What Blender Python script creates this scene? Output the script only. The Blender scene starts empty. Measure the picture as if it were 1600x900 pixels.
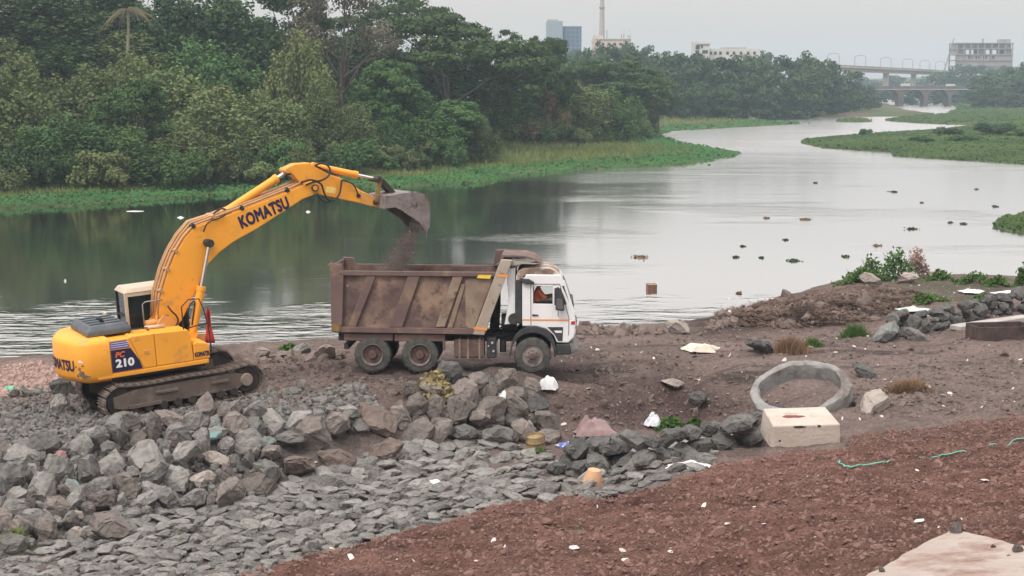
import bpy, bmesh, math, random
import numpy as np
from mathutils import Vector, Matrix, Euler

random.seed(7)
RNG = np.random.default_rng(11)
scene = bpy.context.scene
COL = scene.collection
R = math.radians

# ---------------------------------------------------------------- camera
CAM_H = 9.6
FPX = 2300.0                      # focal length in pixels of a 1600 px wide frame
PITCH = math.atan(315.0 / FPX)
cam_data = bpy.data.cameras.new('camera')
cam_data.sensor_width = 36.0
cam_data.lens = FPX / 1600.0 * 36.0
cam_data.clip_start = 0.5
cam_data.clip_end = 9000.0
cam = bpy.data.objects.new('camera', cam_data)
cam.location = (0, 0, CAM_H)
cam.rotation_euler = (math.pi / 2 - PITCH, 0, 0)
COL.objects.link(cam)
scene.camera = cam

# ---------------------------------------------------------------- sky, sun, exposure
SUN_EL, SUN_AZ = R(56), R(218)    # azimuth from +Y, clockwise: behind the camera, a little to the left
world = bpy.data.worlds.new('World')
scene.world = world
world.use_nodes = True
wn, wl = world.node_tree.nodes, world.node_tree.links
wn.clear()
w_out = wn.new('ShaderNodeOutputWorld')
w_bg = wn.new('ShaderNodeBackground')
w_sky = wn.new('ShaderNodeTexSky')
w_sky.sky_type = 'NISHITA'
w_sky.sun_disc = False
w_sky.sun_elevation = SUN_EL
w_sky.sun_rotation = SUN_AZ
w_sky.air_density = 1.0
w_sky.dust_density = 4.0
w_sky.ozone_density = 1.0
# overcast: the clear sky is mixed most of the way to an even, faintly warm cloud grey
w_mix = wn.new('ShaderNodeMix')
w_mix.data_type = 'RGBA'
w_mix.inputs[0].default_value = 0.86
w_mix.inputs[7].default_value = (5.9, 5.42, 5.10, 1)
wl.new(w_sky.outputs[0], w_mix.inputs[6])
# an overcast sky brightens evenly towards the zenith: L = Lh (1 + 2 sin h)
w_tc = wn.new('ShaderNodeTexCoord'); w_sep = wn.new('ShaderNodeSeparateXYZ'); wl.new(w_tc.outputs['Generated'], w_sep.inputs[0])
w_el = wn.new('ShaderNodeMapRange'); w_el.inputs['From Min'].default_value = 0.0; w_el.inputs['From Max'].default_value = 1.0
w_el.inputs['To Min'].default_value = 1.0; w_el.inputs['To Max'].default_value = 3.0
wl.new(w_sep.outputs[2], w_el.inputs['Value'])
w_mul = wn.new('ShaderNodeMix'); w_mul.data_type = 'RGBA'; w_mul.blend_type = 'MULTIPLY'; w_mul.inputs[0].default_value = 1.0
wl.new(w_mix.outputs[2], w_mul.inputs[6]); wl.new(w_el.outputs[0], w_mul.inputs[7])
wl.new(w_mul.outputs[2], w_bg.inputs[0])
w_bg.inputs[1].default_value = 0.1
wl.new(w_bg.outputs[0], w_out.inputs[0])

sun_data = bpy.data.lights.new('sun', 'SUN')
sun_data.energy = 1.5
sun_data.angle = R(11)
sun_data.color = (1.0, 0.95, 0.88)
sun = bpy.data.objects.new('sun', sun_data)
_d = Vector((math.sin(SUN_AZ) * math.cos(SUN_EL), math.cos(SUN_AZ) * math.cos(SUN_EL), math.sin(SUN_EL)))
sun.rotation_euler = _d.to_track_quat('Z', 'Y').to_euler()
COL.objects.link(sun)

vs = scene.view_settings
vs.view_transform = 'Standard'
vs.look = 'None'
vs.gamma = 1.0
vs.use_curve_mapping = False
vs.exposure = 0.30
cy = scene.cycles
cy.use_denoising = True
cy.max_bounces = 6
cy.diffuse_bounces = 3
cy.glossy_bounces = 3
cy.transmission_bounces = 4
cy.volume_bounces = 2
cy.transparent_max_bounces = 8
cy.caustics_reflective = False
cy.caustics_refractive = False
cy.sample_clamp_indirect = 6.0

# ---------------------------------------------------------------- pixel <-> place (1600x900 photograph)
_cp, _sp = math.cos(PITCH), math.sin(PITCH)
CAM = np.array([0.0, 0.0, CAM_H])
def ray(px, py):
    a, b = (px - 800.0) / FPX, (450.0 - py) / FPX
    return np.array([a, _cp + b * _sp, -_sp + b * _cp])
def at_z(px, py, z):
    d = ray(px, py); t = (z - CAM_H) / d[2]
    return CAM + d * t
def at_y(px, py, Y):
    d = ray(px, py)
    return CAM + d * (Y / d[1])
def on_plane(M, px, py, v):
    """local (u, w) where the ray through a pixel meets the plane y = v of a thing's own frame M"""
    Mi = M.inverted()
    o = Mi @ Vector(CAM); d = Mi.to_3x3() @ Vector(ray(px, py))
    t = (v - o.y) / d.y
    p = o + d * t
    return (p.x, p.z)

# ---------------------------------------------------------------- noise in numpy
def _hash(ix, iy, seed):
    n = (ix.astype(np.int64) * 374761393 + iy.astype(np.int64) * 668265263 + seed * 974711) & 0xffffffff
    n = ((n ^ (n >> 13)) * 1274126177) & 0xffffffff
    return ((n ^ (n >> 16)) & 0xffff) / 65535.0
def vnoise(x, y, seed=0):
    ix, iy = np.floor(x), np.floor(y)
    fx, fy = x - ix, y - iy
    fx, fy = fx * fx * (3 - 2 * fx), fy * fy * (3 - 2 * fy)
    a, b = _hash(ix, iy, seed), _hash(ix + 1, iy, seed)
    c, d = _hash(ix, iy + 1, seed), _hash(ix + 1, iy + 1, seed)
    return (a * (1 - fx) + b * fx) * (1 - fy) + (c * (1 - fx) + d * fx) * fy
def fbm(x, y, seed=0, octaves=4):
    s, amp = 0.0, 0.5
    for k in range(octaves):
        s = s + amp * (vnoise(x, y, seed + k) - 0.5)
        x, y, amp = x * 2.03 + 5.2, y * 2.03 + 1.7, amp * 0.5
    return s
def smooth(e0, e1, x):
    t = np.clip((x - e0) / (e1 - e0), 0, 1)
    return t * t * (3 - 2 * t)

# ---------------------------------------------------------------- mesh helpers
def mesh_np(name, V, F, mat=None, smooth_shade=False, colors=None):
    """mesh from numpy arrays; F is (n,3) or (n,4)"""
    V = np.asarray(V, dtype=np.float32); F = np.asarray(F, dtype=np.int32)
    me = bpy.data.meshes.new(name)
    n, k = F.shape
    me.vertices.add(len(V)); me.vertices.foreach_set('co', V.ravel())
    me.loops.add(n * k); me.loops.foreach_set('vertex_index', F.ravel())
    me.polygons.add(n)
    me.polygons.foreach_set('loop_start', np.arange(0, n * k, k, dtype=np.int32))
    me.polygons.foreach_set('use_smooth', np.full(n, smooth_shade, dtype=bool))
    if colors is not None:
        at = me.color_attributes.new('Col', 'FLOAT_COLOR', 'POINT')
        c4 = np.ones((len(V), 4), dtype=np.float32); c4[:, :3] = colors
        at.data.foreach_set('color', c4.ravel())
    me.update(calc_edges=True)
    if mat: me.materials.append(mat)
    return me
def link(name, me, parent=None, loc=None, rot=None, scale=None):
    o = bpy.data.objects.new(name, me)
    COL.objects.link(o)
    if parent: o.parent = parent
    if loc is not None: o.location = loc
    if rot is not None: o.rotation_euler = rot
    if scale is not None: o.scale = scale if hasattr(scale, '__len__') else (scale,) * 3
    return o
def tag(o, label=None, cat=None, group=None, kind=None):
    if label: o['label'] = label
    if cat: o['category'] = cat
    if group: o['group'] = group
    if kind: o['kind'] = kind
    return o
def empty(name, loc=(0, 0, 0), rz=0.0, matrix=None):
    o = bpy.data.objects.new(name, None)
    o.empty_display_size = 0.3
    COL.objects.link(o)
    if matrix is not None: o.matrix_world = matrix
    else:
        o.location = loc; o.rotation_euler = (0, 0, rz)
    return o

class MB:
    """collects shapes; build() links them as one mesh object"""
    def __init__(s): s.v, s.f = [], []
    def add(s, V, F):
        b = len(s.v); s.v += [tuple(p) for p in V]; s.f += [tuple(i + b for i in f) for f in F]; return s
    def box(s, c, d, rot=None):
        hx, hy, hz = d[0] / 2, d[1] / 2, d[2] / 2
        V = [Vector((x, y, z)) for x in (-hx, hx) for y in (-hy, hy) for z in (-hz, hz)]
        if rot is not None: V = [rot @ p for p in V]
        V = [p + Vector(c) for p in V]
        return s.add(V, [(0, 1, 3, 2), (4, 6, 7, 5), (0, 4, 5, 1), (2, 3, 7, 6), (0, 2, 6, 4), (1, 5, 7, 3)])
    def bar(s, p0, p1, w, h, up=(0, 0, 1)):
        p0, p1 = Vector(p0), Vector(p1); d = p1 - p0; L = d.length; x = d.normalized()
        y = Vector(up).cross(x)
        if y.length < 1e-4: y = Vector((0, 1, 0)).cross(x)
        y.normalize(); z = x.cross(y)
        return s.box((p0 + p1) / 2, (L, w, h), Matrix((x, y, z)).transposed())
    def prism(s, prof, y0, y1):
        """profile of (u, w) extruded along y"""
        n = len(prof)
        V = [(u, y0, w) for u, w in prof] + [(u, y1, w) for u, w in prof]
        F = [tuple(range(n)), tuple(reversed(range(n, 2 * n)))]
        F += [(i, i + n, (i + 1) % n + n, (i + 1) % n) for i in range(n)]
        return s.add(V, F)
    def slab(s, plan, z0, z1):
        n = len(plan)
        V = [(x, y, z0) for x, y in plan] + [(x, y, z1) for x, y in plan]
        F = [tuple(reversed(range(n))), tuple(range(n, 2 * n))]
        F += [(i, (i + 1) % n, (i + 1) % n + n, i + n) for i in range(n)]
        return s.add(V, F)
    def tube(s, pts, r, seg=8, cap=True):
        pts = [Vector(p) for p in pts]
        rs = r if hasattr(r, '__len__') else [r] * len(pts)
        V, F = [], []
        x = None
        for i, p in enumerate(pts):
            t = (pts[min(i + 1, len(pts) - 1)] - pts[max(i - 1, 0)])
            t = t.normalized() if t.length > 1e-9 else Vector((0, 0, 1))
            if x is None:
                x = t.orthogonal().normalized()
            else:
                x = (x - t * x.dot(t))
                x = x.normalized() if x.length > 1e-6 else t.orthogonal().normalized()
            y = t.cross(x)
            for k in range(seg):
                a = 2 * math.pi * k / seg
                V.append(p + (x * math.cos(a) + y * math.sin(a)) * rs[i])
        for i in range(len(pts) - 1):
            for k in range(seg):
                a, b = i * seg + k, i * seg + (k + 1) % seg
                F.append((a, b, b + seg, a + seg))
        if cap:
            F.append(tuple(reversed(range(seg)))); m = (len(pts) - 1) * seg
            F.append(tuple(range(m, m + seg)))
        return s.add(V, F)
    def lathe(s, c, prof, axis='y', seg=28, cap=True):
        """prof: list of (radius, offset along axis)"""
        V, F = [], []
        for r, h in prof:
            for k in range(seg):
                a = 2 * math.pi * k / seg
                p = (r * math.cos(a), h, r * math.sin(a)) if axis == 'y' else ((r * math.cos(a), r * math.sin(a), h) if axis == 'z' else (h, r * math.cos(a), r * math.sin(a)))
                V.append(Vector(p) + Vector(c))
        for i in range(len(prof) - 1):
            for k in range(seg):
                a, b = i * seg + k, i * seg + (k + 1) % seg
                F.append((a, a + seg, b + seg, b))
        if cap:
            F.append(tuple(range(seg))); m = (len(prof) - 1) * seg
            F.append(tuple(reversed(range(m, m + seg))))
        return s.add(V, F)
    def build(s, name, mat, parent=None, bevel=0.0, smooth_shade=False, loc=None, rot=None, scale=None, seg=2, auto=False):
        me = bpy.data.meshes.new(name)
        me.from_pydata(s.v, [], s.f); me.update()
        bm = bmesh.new(); bm.from_mesh(me)
        bmesh.ops.recalc_face_normals(bm, faces=bm.faces)
        bm.to_mesh(me); bm.free()
        me.materials.append(mat)
        if smooth_shade:
            me.polygons.foreach_set('use_smooth', [True] * len(me.polygons))
            if auto: me.set_sharp_from_angle(angle=R(38))
        o = link(name, me, parent, loc, rot, scale)
        if bevel:
            m = o.modifiers.new('bevel', 'BEVEL'); m.width = bevel; m.segments = seg; m.limit_method = 'ANGLE'; m.angle_limit = R(35)
        return o

def text_mesh(txt, size, shear=0.0, bold=0.0, extrude=0.004, width=1.0, fat=0.0):
    cu = bpy.data.curves.new('lettering', 'FONT')
    cu.body = txt; cu.size = size; cu.shear = shear; cu.offset = bold; cu.extrude = extrude
    cu.align_x = 'LEFT'; cu.resolution_u = 3
    cu.space_character = width
    o = bpy.data.objects.new('lettering_tmp', cu); COL.objects.link(o)
    dg = bpy.context.evaluated_depsgraph_get(); dg.update()
    me = bpy.data.meshes.new_from_object(o.evaluated_get(dg))
    COL.objects.unlink(o); bpy.data.objects.remove(o)
    if fat:                                   # heavier strokes: the letters laid over themselves, slightly shifted, each a hair prouder
        P0 = [v.co.copy() for v in me.vertices]; F0 = [tuple(p.vertices) for p in me.polygons]; VV, FF = [], []
        for i, (dx, dy) in enumerate(((0, 0), (fat, 0), (-fat, 0), (0, fat), (0, -fat), (fat * .7, fat * .7), (-fat * .7, -fat * .7), (fat * .7, -fat * .7), (-fat * .7, fat * .7))):
            FF += [tuple(q + len(VV) for q in f) for f in F0]; VV += [(p.x + dx, p.y + dy, p.z + .0006 * i) for p in P0]
        me = bpy.data.meshes.new('lettering'); me.from_pydata(VV, [], FF); me.update()
    V = np.array([v.co[:] for v in me.vertices])
    return me, V

ORD = ('first', 'second', 'third', 'fourth', 'fifth', 'sixth', 'seventh', 'eighth', 'ninth', 'tenth', 'eleventh', 'twelfth', 'thirteenth', 'fourteenth', 'fifteenth', 'sixteenth', 'seventeenth', 'eighteenth', 'nineteenth', 'twentieth')
def nth(k):
    return ORD[k] if k < 20 else ('twenty ' + ORD[k - 20] if k < 29 else ('thirtieth' if k == 29 else ('thirty ' + ORD[k - 30] if k < 39 else ('fortieth' if k == 39 else 'forty ' + ORD[k - 40]))))
def copy_tree(o, parent=None):
    c = o.copy(); COL.objects.link(c)
    if parent is not None:
        c.parent = parent
    for ch in list(o.children):
        copy_tree(ch, c)
    return c

# ---------------------------------------------------------------- materials
MATS = {}
def mat(name, color, rough=0.7, color2=None, scale=3.0, contrast=(0.35, 0.65), bump=0.0, bump_scale=None, metal=0.0,
        obj_var=0.0, spec=0.5, color3=None, scale3=1.0, thresh3=(0.55, 0.62), detail=6.0, coords='Object', trans=0.0, hue_var=0.0, bump_dist=0.05):
    if name in MATS: return MATS[name]
    m = bpy.data.materials.new(name); m.use_nodes = True
    N, L = m.node_tree.nodes, m.node_tree.links
    b = N['Principled BSDF']
    b.inputs['Roughness'].default_value = rough
    b.inputs['Metallic'].default_value = metal
    b.inputs['Specular IOR Level'].default_value = spec
    tc = N.new('ShaderNodeTexCoord')
    src = tc.outputs[coords]
    def noise(sc, det=detail, rgh=0.6):
        n = N.new('ShaderNodeTexNoise'); n.inputs['Scale'].default_value = sc
        n.inputs['Detail'].default_value = det; n.inputs['Roughness'].default_value = rgh
        L.new(src, n.inputs['Vector']); return n
    def ramp(fac, lo, hi):
        r = N.new('ShaderNodeMapRange'); r.inputs['From Min'].default_value = lo; r.inputs['From Max'].default_value = hi
        L.new(fac, r.inputs['Value']); return r.outputs[0]
    def mix(fac, a, bb, blend='MIX'):
        x = N.new('ShaderNodeMix'); x.data_type = 'RGBA'; x.blend_type = blend
        if isinstance(fac, float): x.inputs[0].default_value = fac
        else: L.new(fac, x.inputs[0])
        for k, q in ((6, a), (7, bb)):
            if isinstance(q, tuple): x.inputs[k].default_value = (*q[:3], 1)
            else: L.new(q, x.inputs[k])
        return x.outputs[2]
    c = tuple(color)
    if color2 is not None:
        n1 = noise(scale)
        c = mix(ramp(n1.outputs[0], *contrast), tuple(color), tuple(color2))
    if color3 is not None:
        n3 = noise(scale3, 8.0, 0.65)
        c = mix(ramp(n3.outputs[0], *thresh3), c, tuple(color3))
    if obj_var or hue_var:
        oi = N.new('ShaderNodeObjectInfo')
        hsv = N.new('ShaderNodeHueSaturation')
        if isinstance(c, tuple):
            hsv.inputs['Color'].default_value = (*c[:3], 1)
        else: L.new(c, hsv.inputs['Color'])
        r = N.new('ShaderNodeMapRange'); r.inputs['To Min'].default_value = 1 - obj_var; r.inputs['To Max'].default_value = 1 + obj_var
        L.new(oi.outputs['Random'], r.inputs['Value']); L.new(r.outputs[0], hsv.inputs['Value'])
        if hue_var:
            wn_ = N.new('ShaderNodeTexWhiteNoise'); wn_.noise_dimensions = '1D'
            L.new(oi.outputs['Random'], wn_.inputs['W'])
            r2 = N.new('ShaderNodeMapRange'); r2.inputs['To Min'].default_value = 0.5 - hue_var; r2.inputs['To Max'].default_value = 0.5 + hue_var
            L.new(wn_.outputs['Value'], r2.inputs['Value']); L.new(r2.outputs[0], hsv.inputs['Hue'])
        c = hsv.outputs[0]
    if isinstance(c, tuple): b.inputs['Base Color'].default_value = (*c[:3], 1)
    else: L.new(c, b.inputs['Base Color'])
    if bump:
        nb = noise(bump_scale or scale * 4, 8.0, 0.65)
        bp = N.new('ShaderNodeBump'); bp.inputs['Strength'].default_value = min(1.0, bump * 1.0); bp.inputs['Distance'].default_value = bump_dist
        L.new(nb.outputs[0], bp.inputs['Height']); L.new(bp.outputs[0], b.inputs['Normal'])
    if trans:
        out = N['Material Output']
        t = N.new('ShaderNodeBsdfTranslucent'); ms = N.new('ShaderNodeMixShader'); ms.inputs[0].default_value = trans
        if isinstance(c, tuple): t.inputs[0].default_value = (*c[:3], 1)
        else: L.new(c, t.inputs[0])
        L.new(b.outputs[0], ms.inputs[1]); L.new(t.outputs[0], ms.inputs[2]); L.new(ms.outputs[0], out.inputs[0])
    MATS[name] = m
    return m
def glass(name, color=(0.02, 0.03, 0.03), alpha_mix=0.5, rough=0.05, tint=(0.75, 0.85, 0.82)):
    if name in MATS: return MATS[name]
    m = bpy.data.materials.new(name); m.use_nodes = True
    N, L = m.node_tree.nodes, m.node_tree.links
    b = N['Principled BSDF']; b.inputs['Base Color'].default_value = (*color, 1); b.inputs['Roughness'].default_value = rough
    t = N.new('ShaderNodeBsdfTransparent'); t.inputs[0].default_value = (*tint, 1)
    ms = N.new('ShaderNodeMixShader'); ms.inputs[0].default_value = alpha_mix
    L.new(t.outputs[0], ms.inputs[1]); L.new(b.outputs[0], ms.inputs[2]); L.new(ms.outputs[0], N['Material Output'].inputs[0])
    MATS[name] = m
    return m
# ================================================================ THE SETTING
def project(P):
    P = np.asarray(P, dtype=float)
    x, y, z = P[..., 0], P[..., 1], P[..., 2] - CAM_H
    dep = y * _cp - z * _sp
    up = y * _sp + z * _cp
    return 800 + FPX * x / dep, 450 - FPX * up / dep

# ---- near bank: heights measured at points of the bank, joined by a smooth surface
def plane_bank(X, Y): return 5.27 + 0.092 * X - 0.134 * Y
_pts = []
for px, py in ((0, 900), (200, 862), (370, 900), (600, 830), (420, 800), (600, 722), (760, 722), (900, 765), (1000, 900), (1300, 900),
               (1600, 900), (1000, 745), (1200, 800), (1300, 700), (1600, 750), (1450, 690), (1600, 645)):
    d = ray(px, py)
    t = (5.27 - CAM_H) / (d[2] - 0.092 * d[0] + 0.134 * d[1])
    _pts.append(CAM + d * t)
for X, Y in ((-14, 16), (0, 14), (16, 12), (8, 14), (-6, 15), (24, 26), (24, 36)):
    _pts.append(np.array([X, Y, plane_bank(X, Y)]))
for px, py, z in (
    (0, 868, .75), (-200, 910, .9), (150, 838, .6), (300, 793, .4), (450, 748, .25), (560, 708, .15), (700, 706, .12), (830, 704, .12), (900, 690, .12),
    (1000, 668, .08), (1100, 662, .15), (1180, 645, .45), (1180, 605, 1.0), (1090, 618, .5), (960, 622, .5), (1010, 604, .85), (1100, 601, .85), (930, 612, .8), (1040, 640, .2),
    (900, 603, 1.25), (1000, 592, 1.27), (1100, 588, 1.27), (1180, 578, 1.3),
    (520, 590, 1.22), (690, 590, 1.25), (850, 592, 1.25), (560, 570, 1.25), (800, 570, 1.25), (1000, 560, 1.3), (1200, 560, 1.3), (1400, 560, 1.3), (1600, 560, 1.4),
    (1600, 600, 1.4), (1400, 610, 1.3), (1250, 625, 1.25), (1400, 640, 1.3),
    (180, 656, .84), (400, 616, 1.1), (300, 606, 1.0), (290, 636, .97), (100, 620, .85), (0, 600, .75), (-150, 600, .8), (0, 645, 1.1), (-200, 660, 1.2), (150, 590, .8), (250, 570, .85),
    (0, 692, 1.3), (120, 682, 1.38), (250, 652, 1.5), (420, 650, 1.45), (560, 640, 1.3), (650, 612, 1.3), (800, 607, 1.3),
    (0, 785, 1.0), (-200, 800, 1.1), (200, 742, .95), (350, 722, .9), (500, 690, .85), (600, 672, .7), (700, 652, .75), (800, 645, .65), (860, 650, .5),
    (0, 563, .15), (-200, 575, .2), (0, 553, -.3), (-200, 563, -.3), (200, 552, .3), (200, 540, -.4), (400, 551, .7), (400, 536, -.5), (480, 548, .8), (480, 530, -.5), (560, 548, .95),
    (700, 548, .8), (700, 520, -.4), (950, 518, .6), (950, 503, -.5), (860, 518, .6), (860, 500, -.5), (1045, 517, .45), (1045, 505, -.5), (1100, 512, .6),
    (1150, 490, 1.25), (1230, 478, 1.4), (1300, 466, 1.4), (1390, 455, 1.25), (1110, 497, .1), (1105, 485, -.6), (1200, 462, -.4), (1310, 440, -.4), (1450, 424, -.3), (1600, 430, -.3), (1750, 440, -.2),
    (1250, 515, .9), (1350, 505, 1.0), (1400, 500, 1.1), (1600, 482, 1.4), (1500, 460, .8), (1380, 431, .6), (1500, 438, .5), (1600, 445, .6), (1750, 470, 1.0), (1750, 560, 1.4), (1450, 525, 1.3), (1600, 520, 1.35), (1100, 535, 1.1)):
    _pts.append(at_z(px, py, z))
for X, Y in ((-26, 62), (-22, 60), (-10, 60), (0, 64), (8, 68), (14, 78), (24, 84), (32, 84), (-22, 80), (0, 82)):
    _pts.append(np.array([X, Y, -1.3]))
_pts = np.array(_pts)
def _solve_rbf(P, lam=0.02):
    D = np.hypot(P[:, None, 0] - P[None, :, 0], P[:, None, 1] - P[None, :, 1])
    n = len(P)
    A = np.zeros((n + 3, n + 3)); A[:n, :n] = -np.sqrt(D * D + 0.15) - lam * 0 ; A[:n, :n] += np.eye(n) * lam
    A[:n, n] = 1; A[:n, n + 1:] = P[:, :2]; A[n, :n] = 1; A[n + 1:, :n] = P[:, :2].T
    b = np.zeros(n + 3); b[:n] = P[:, 2]
    return np.linalg.solve(A, b)
_w = _solve_rbf(_pts)
def rbf(X, Y):
    X, Y = np.asarray(X, float), np.asarray(Y, float)
    out = np.zeros(X.shape); n = len(_pts)
    for i in range(n):
        out -= _w[i] * np.sqrt((X - _pts[i, 0]) ** 2 + (Y - _pts[i, 1]) ** 2 + 0.15)
    return out + _w[n] + _w[n + 1] * X + _w[n + 2] * Y
GX0, GX1, GY0, GY1, GS = -24.0, 31.0, 12.0, 84.0, 0.16
gx = np.arange(GX0, GX1 + 1e-6, GS); gy = np.arange(GY0, GY1 + 1e-6, GS)
cx_, cy_ = gx[::4], gy[::4]
Xc, Yc = np.meshgrid(cx_, cy_)
Zc = rbf(Xc, Yc)
GXX, GYY = np.meshgrid(gx, gy)
def _bil(Z, x0, y0, s, X, Y):
    fx = np.clip((X - x0) / s, 0, Z.shape[1] - 1.001); fy = np.clip((Y - y0) / s, 0, Z.shape[0] - 1.001)
    ix, iy = fx.astype(int), fy.astype(int); fx, fy = fx - ix, fy - iy
    return (Z[iy, ix] * (1 - fx) + Z[iy, ix + 1] * fx) * (1 - fy) + (Z[iy + 1, ix] * (1 - fx) + Z[iy + 1, ix + 1] * fx) * fy
GZ = _bil(Zc, GX0, GY0, GS * 4, GXX, GYY)
# ruts and lumps of the worked ground
_px, _py = project(np.stack([GXX, GYY, GZ], -1))
_land = smooth(-0.1, 0.35, GZ)
_rough = 0.30 * fbm(GXX * 0.55, GYY * 0.55, 3, 4) + 0.34 * fbm(GXX * 1.7, GYY * 1.7, 9, 4)
_road = smooth(515, 545, _py) * (1 - smooth(585, 612, _py)) * smooth(860, 960, _px)
_rut = 0.11 * fbm(GXX * 0.22, GYY * 2.1 + 0.4 * np.sin(GXX * 0.4), 21, 3)
_pitm = np.exp(-(((_px - 1030) / 150) ** 2 + ((_py - 630) / 40) ** 2))
_mound = smooth(1080, 1160, _px) * (1 - smooth(1400, 1480, _px)) * np.exp(-((_py - 485) / 30) ** 2)
GZ = GZ + _land * (_rough * (1 - 0.55 * _road) + _rut * _road * 2.2) + _pitm * 0.14 * fbm(GXX * 1.1, GYY * 1.1, 31, 4) + _mound * 0.5 * fbm(GXX * 0.9, GYY * 0.9, 41, 4)
GZ = np.where((GYY < 46) & (GZ < 0.06), 0.06, GZ)
def gz(X, Y): return _bil(GZ, GX0, GY0, GS, np.asarray(X, float), np.asarray(Y, float))
def hit(px, py, t0=20.0, t1=90.0):
    """where the line of sight through a pixel meets the near bank"""
    d = ray(px, py)
    t = np.arange(t0, t1, 0.05)
    P = CAM[None] + d[None] * t[:, None]
    z = np.maximum(gz(P[:, 0], P[:, 1]), 0.0)
    k = np.argmax(P[:, 2] <= z)
    p = P[k].copy(); p[2] = z[k]
    return p
def gnormal(X, Y, e=0.4):
    return Vector((-(gz(X + e, Y) - gz(X - e, Y)) / (2 * e), -(gz(X, Y + e) - gz(X, Y - e)) / (2 * e), 1.0)).normalized()

def grid_faces(ny, nx):
    i = np.arange((ny - 1) * (nx - 1)); r, c = i // (nx - 1), i % (nx - 1)
    a = r * nx + c
    return np.stack([a, a + 1, a + 1 + nx, a + nx], 1)

# ground colours vary by place on this bank: grey rubble, brown earth, pink brick dust, black silt, and a darker band along the truck
_cols = np.zeros(GZ.shape + (3,)); _cols[:] = (.178, .137, .124)
for bx, by, rx, ry, c, s in ((250, 690, 330, 75, (.135, .128, .124), .95), (40, 595, 80, 28, (.34, .235, .20), .9), (1030, 632, 165, 42, (.080, .055, .051), .95),
                          (1270, 480, 170, 28, (.105, .066, .052), .9), (1130, 505, 70, 22, (.05, .036, .034), .9), (720, 800, 500, 60, (.15, .142, .135), .9),
                          (330, 810, 300, 70, (.13, .128, .125), .9), (600, 640, 90, 40, (.125, .092, .082), .8), (1450, 600, 200, 30, (.175, .137, .125), .8), (1500, 450, 140, 22, (.09, .085, .06), .8),
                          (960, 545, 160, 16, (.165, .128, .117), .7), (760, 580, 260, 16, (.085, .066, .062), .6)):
    w = s * np.exp(-(((_px - bx) / rx) ** 2 + ((_py - by) / ry) ** 2) ** 1.6)
    w = np.clip(w * (1 + 1.2 * fbm(GXX * 0.8, GYY * 0.8, 77, 4)), 0, 1)
    _cols = _cols * (1 - w[..., None]) + np.array(c) * w[..., None]
_strk = smooth(.06, .22, fbm(GXX * 0.30, GYY * 2.4 + 0.4 * np.sin(GXX * 0.4), 121, 4)) * np.clip(_road + .5 * (_py > 540) * (_py < 600), 0, 1)
_cols *= (1 - .5 * _strk)[..., None]          # damp wheel tracks
_cols *= (1 + 0.75 * fbm(GXX * 1.3, GYY * 1.3, 55, 5))[..., None]

def ground_mat(name, var=0.35, fine=14.0, bump=0.7, pebble=(.26, .23, .21)):
    m = bpy.data.materials.new(name); m.use_nodes = True
    N, L = m.node_tree.nodes, m.node_tree.links
    b = N['Principled BSDF']; b.inputs['Roughness'].default_value = 0.95; b.inputs['Specular IOR Level'].default_value = 0.15
    a = N.new('ShaderNodeVertexColor'); a.layer_name = 'Col'
    tc = N.new('ShaderNodeTexCoord')
    n1 = N.new('ShaderNodeTexNoise'); n1.inputs['Scale'].default_value = fine; n1.inputs['Detail'].default_value = 8; n1.inputs['Roughness'].default_value = 0.7
    n2 = N.new('ShaderNodeTexVoronoi'); n2.inputs['Scale'].default_value = fine * 0.55; n2.inputs['Randomness'].default_value = 1
    n3 = N.new('ShaderNodeTexNoise'); n3.inputs['Scale'].default_value = 1.3; n3.inputs['Detail'].default_value = 6
    for n in (n1, n2, n3): L.new(tc.outputs['Object'], n.inputs['Vector'])
    r = N.new('ShaderNodeMapRange'); r.inputs['From Min'].default_value = 0.3; r.inputs['From Max'].default_value = 0.7
    r.inputs['To Min'].default_value = 1 - var; r.inputs['To Max'].default_value = 1 + var
    L.new(n1.outputs[0], r.inputs['Value'])
    mu = N.new('ShaderNodeMix'); mu.data_type = 'RGBA'; mu.blend_type = 'MULTIPLY'; mu.inputs[0].default_value = 1.0
    L.new(a.outputs[0], mu.inputs[6]); L.new(r.outputs[0], mu.inputs[7])
    # scattered pale pebbles
    sel = N.new('ShaderNodeMapRange'); sel.inputs['From Min'].default_value = 0.80; sel.inputs['From Max'].default_value = 0.82
    sx = N.new('ShaderNodeSeparateColor'); L.new(n2.outputs['Color'], sx.inputs[0]); L.new(sx.outputs[0], sel.inputs['Value'])
    near = N.new('ShaderNodeMapRange'); near.inputs['From Min'].default_value = 0.28; near.inputs['From Max'].default_value = 0.18
    L.new(n2.outputs['Distance'], near.inputs['Value'])
    mm = N.new('ShaderNodeMath'); mm.operation = 'MULTIPLY'; L.new(sel.outputs[0], mm.inputs[0]); L.new(near.outputs[0], mm.inputs[1])
    m2 = N.new('ShaderNodeMath'); m2.operation = 'MULTIPLY'; m2.inputs[1].default_value = 0.75; L.new(mm.outputs[0], m2.inputs[0])
    mx = N.new('ShaderNodeMix'); mx.data_type = 'RGBA'; L.new(m2.outputs[0], mx.inputs[0]); L.new(mu.outputs[2], mx.inputs[6]); mx.inputs[7].default_value = (*pebble, 1)
    L.new(mx.outputs[2], b.inputs['Base Color'])
    ad = N.new('ShaderNodeMath'); ad.operation = 'ADD'; L.new(n1.outputs[0], ad.inputs[0]); L.new(n3.outputs[0], ad.inputs[1])
    bp = N.new('ShaderNodeBump'); bp.inputs['Strength'].default_value = bump; bp.inputs['Distance'].default_value = 0.12
    L.new(ad.outputs[0], bp.inputs['Height']); L.new(bp.outputs[0], b.inputs['Normal'])
    return m
M_ground = ground_mat('worked earth', var=.45, fine=9.0, bump=1.0)
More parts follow.
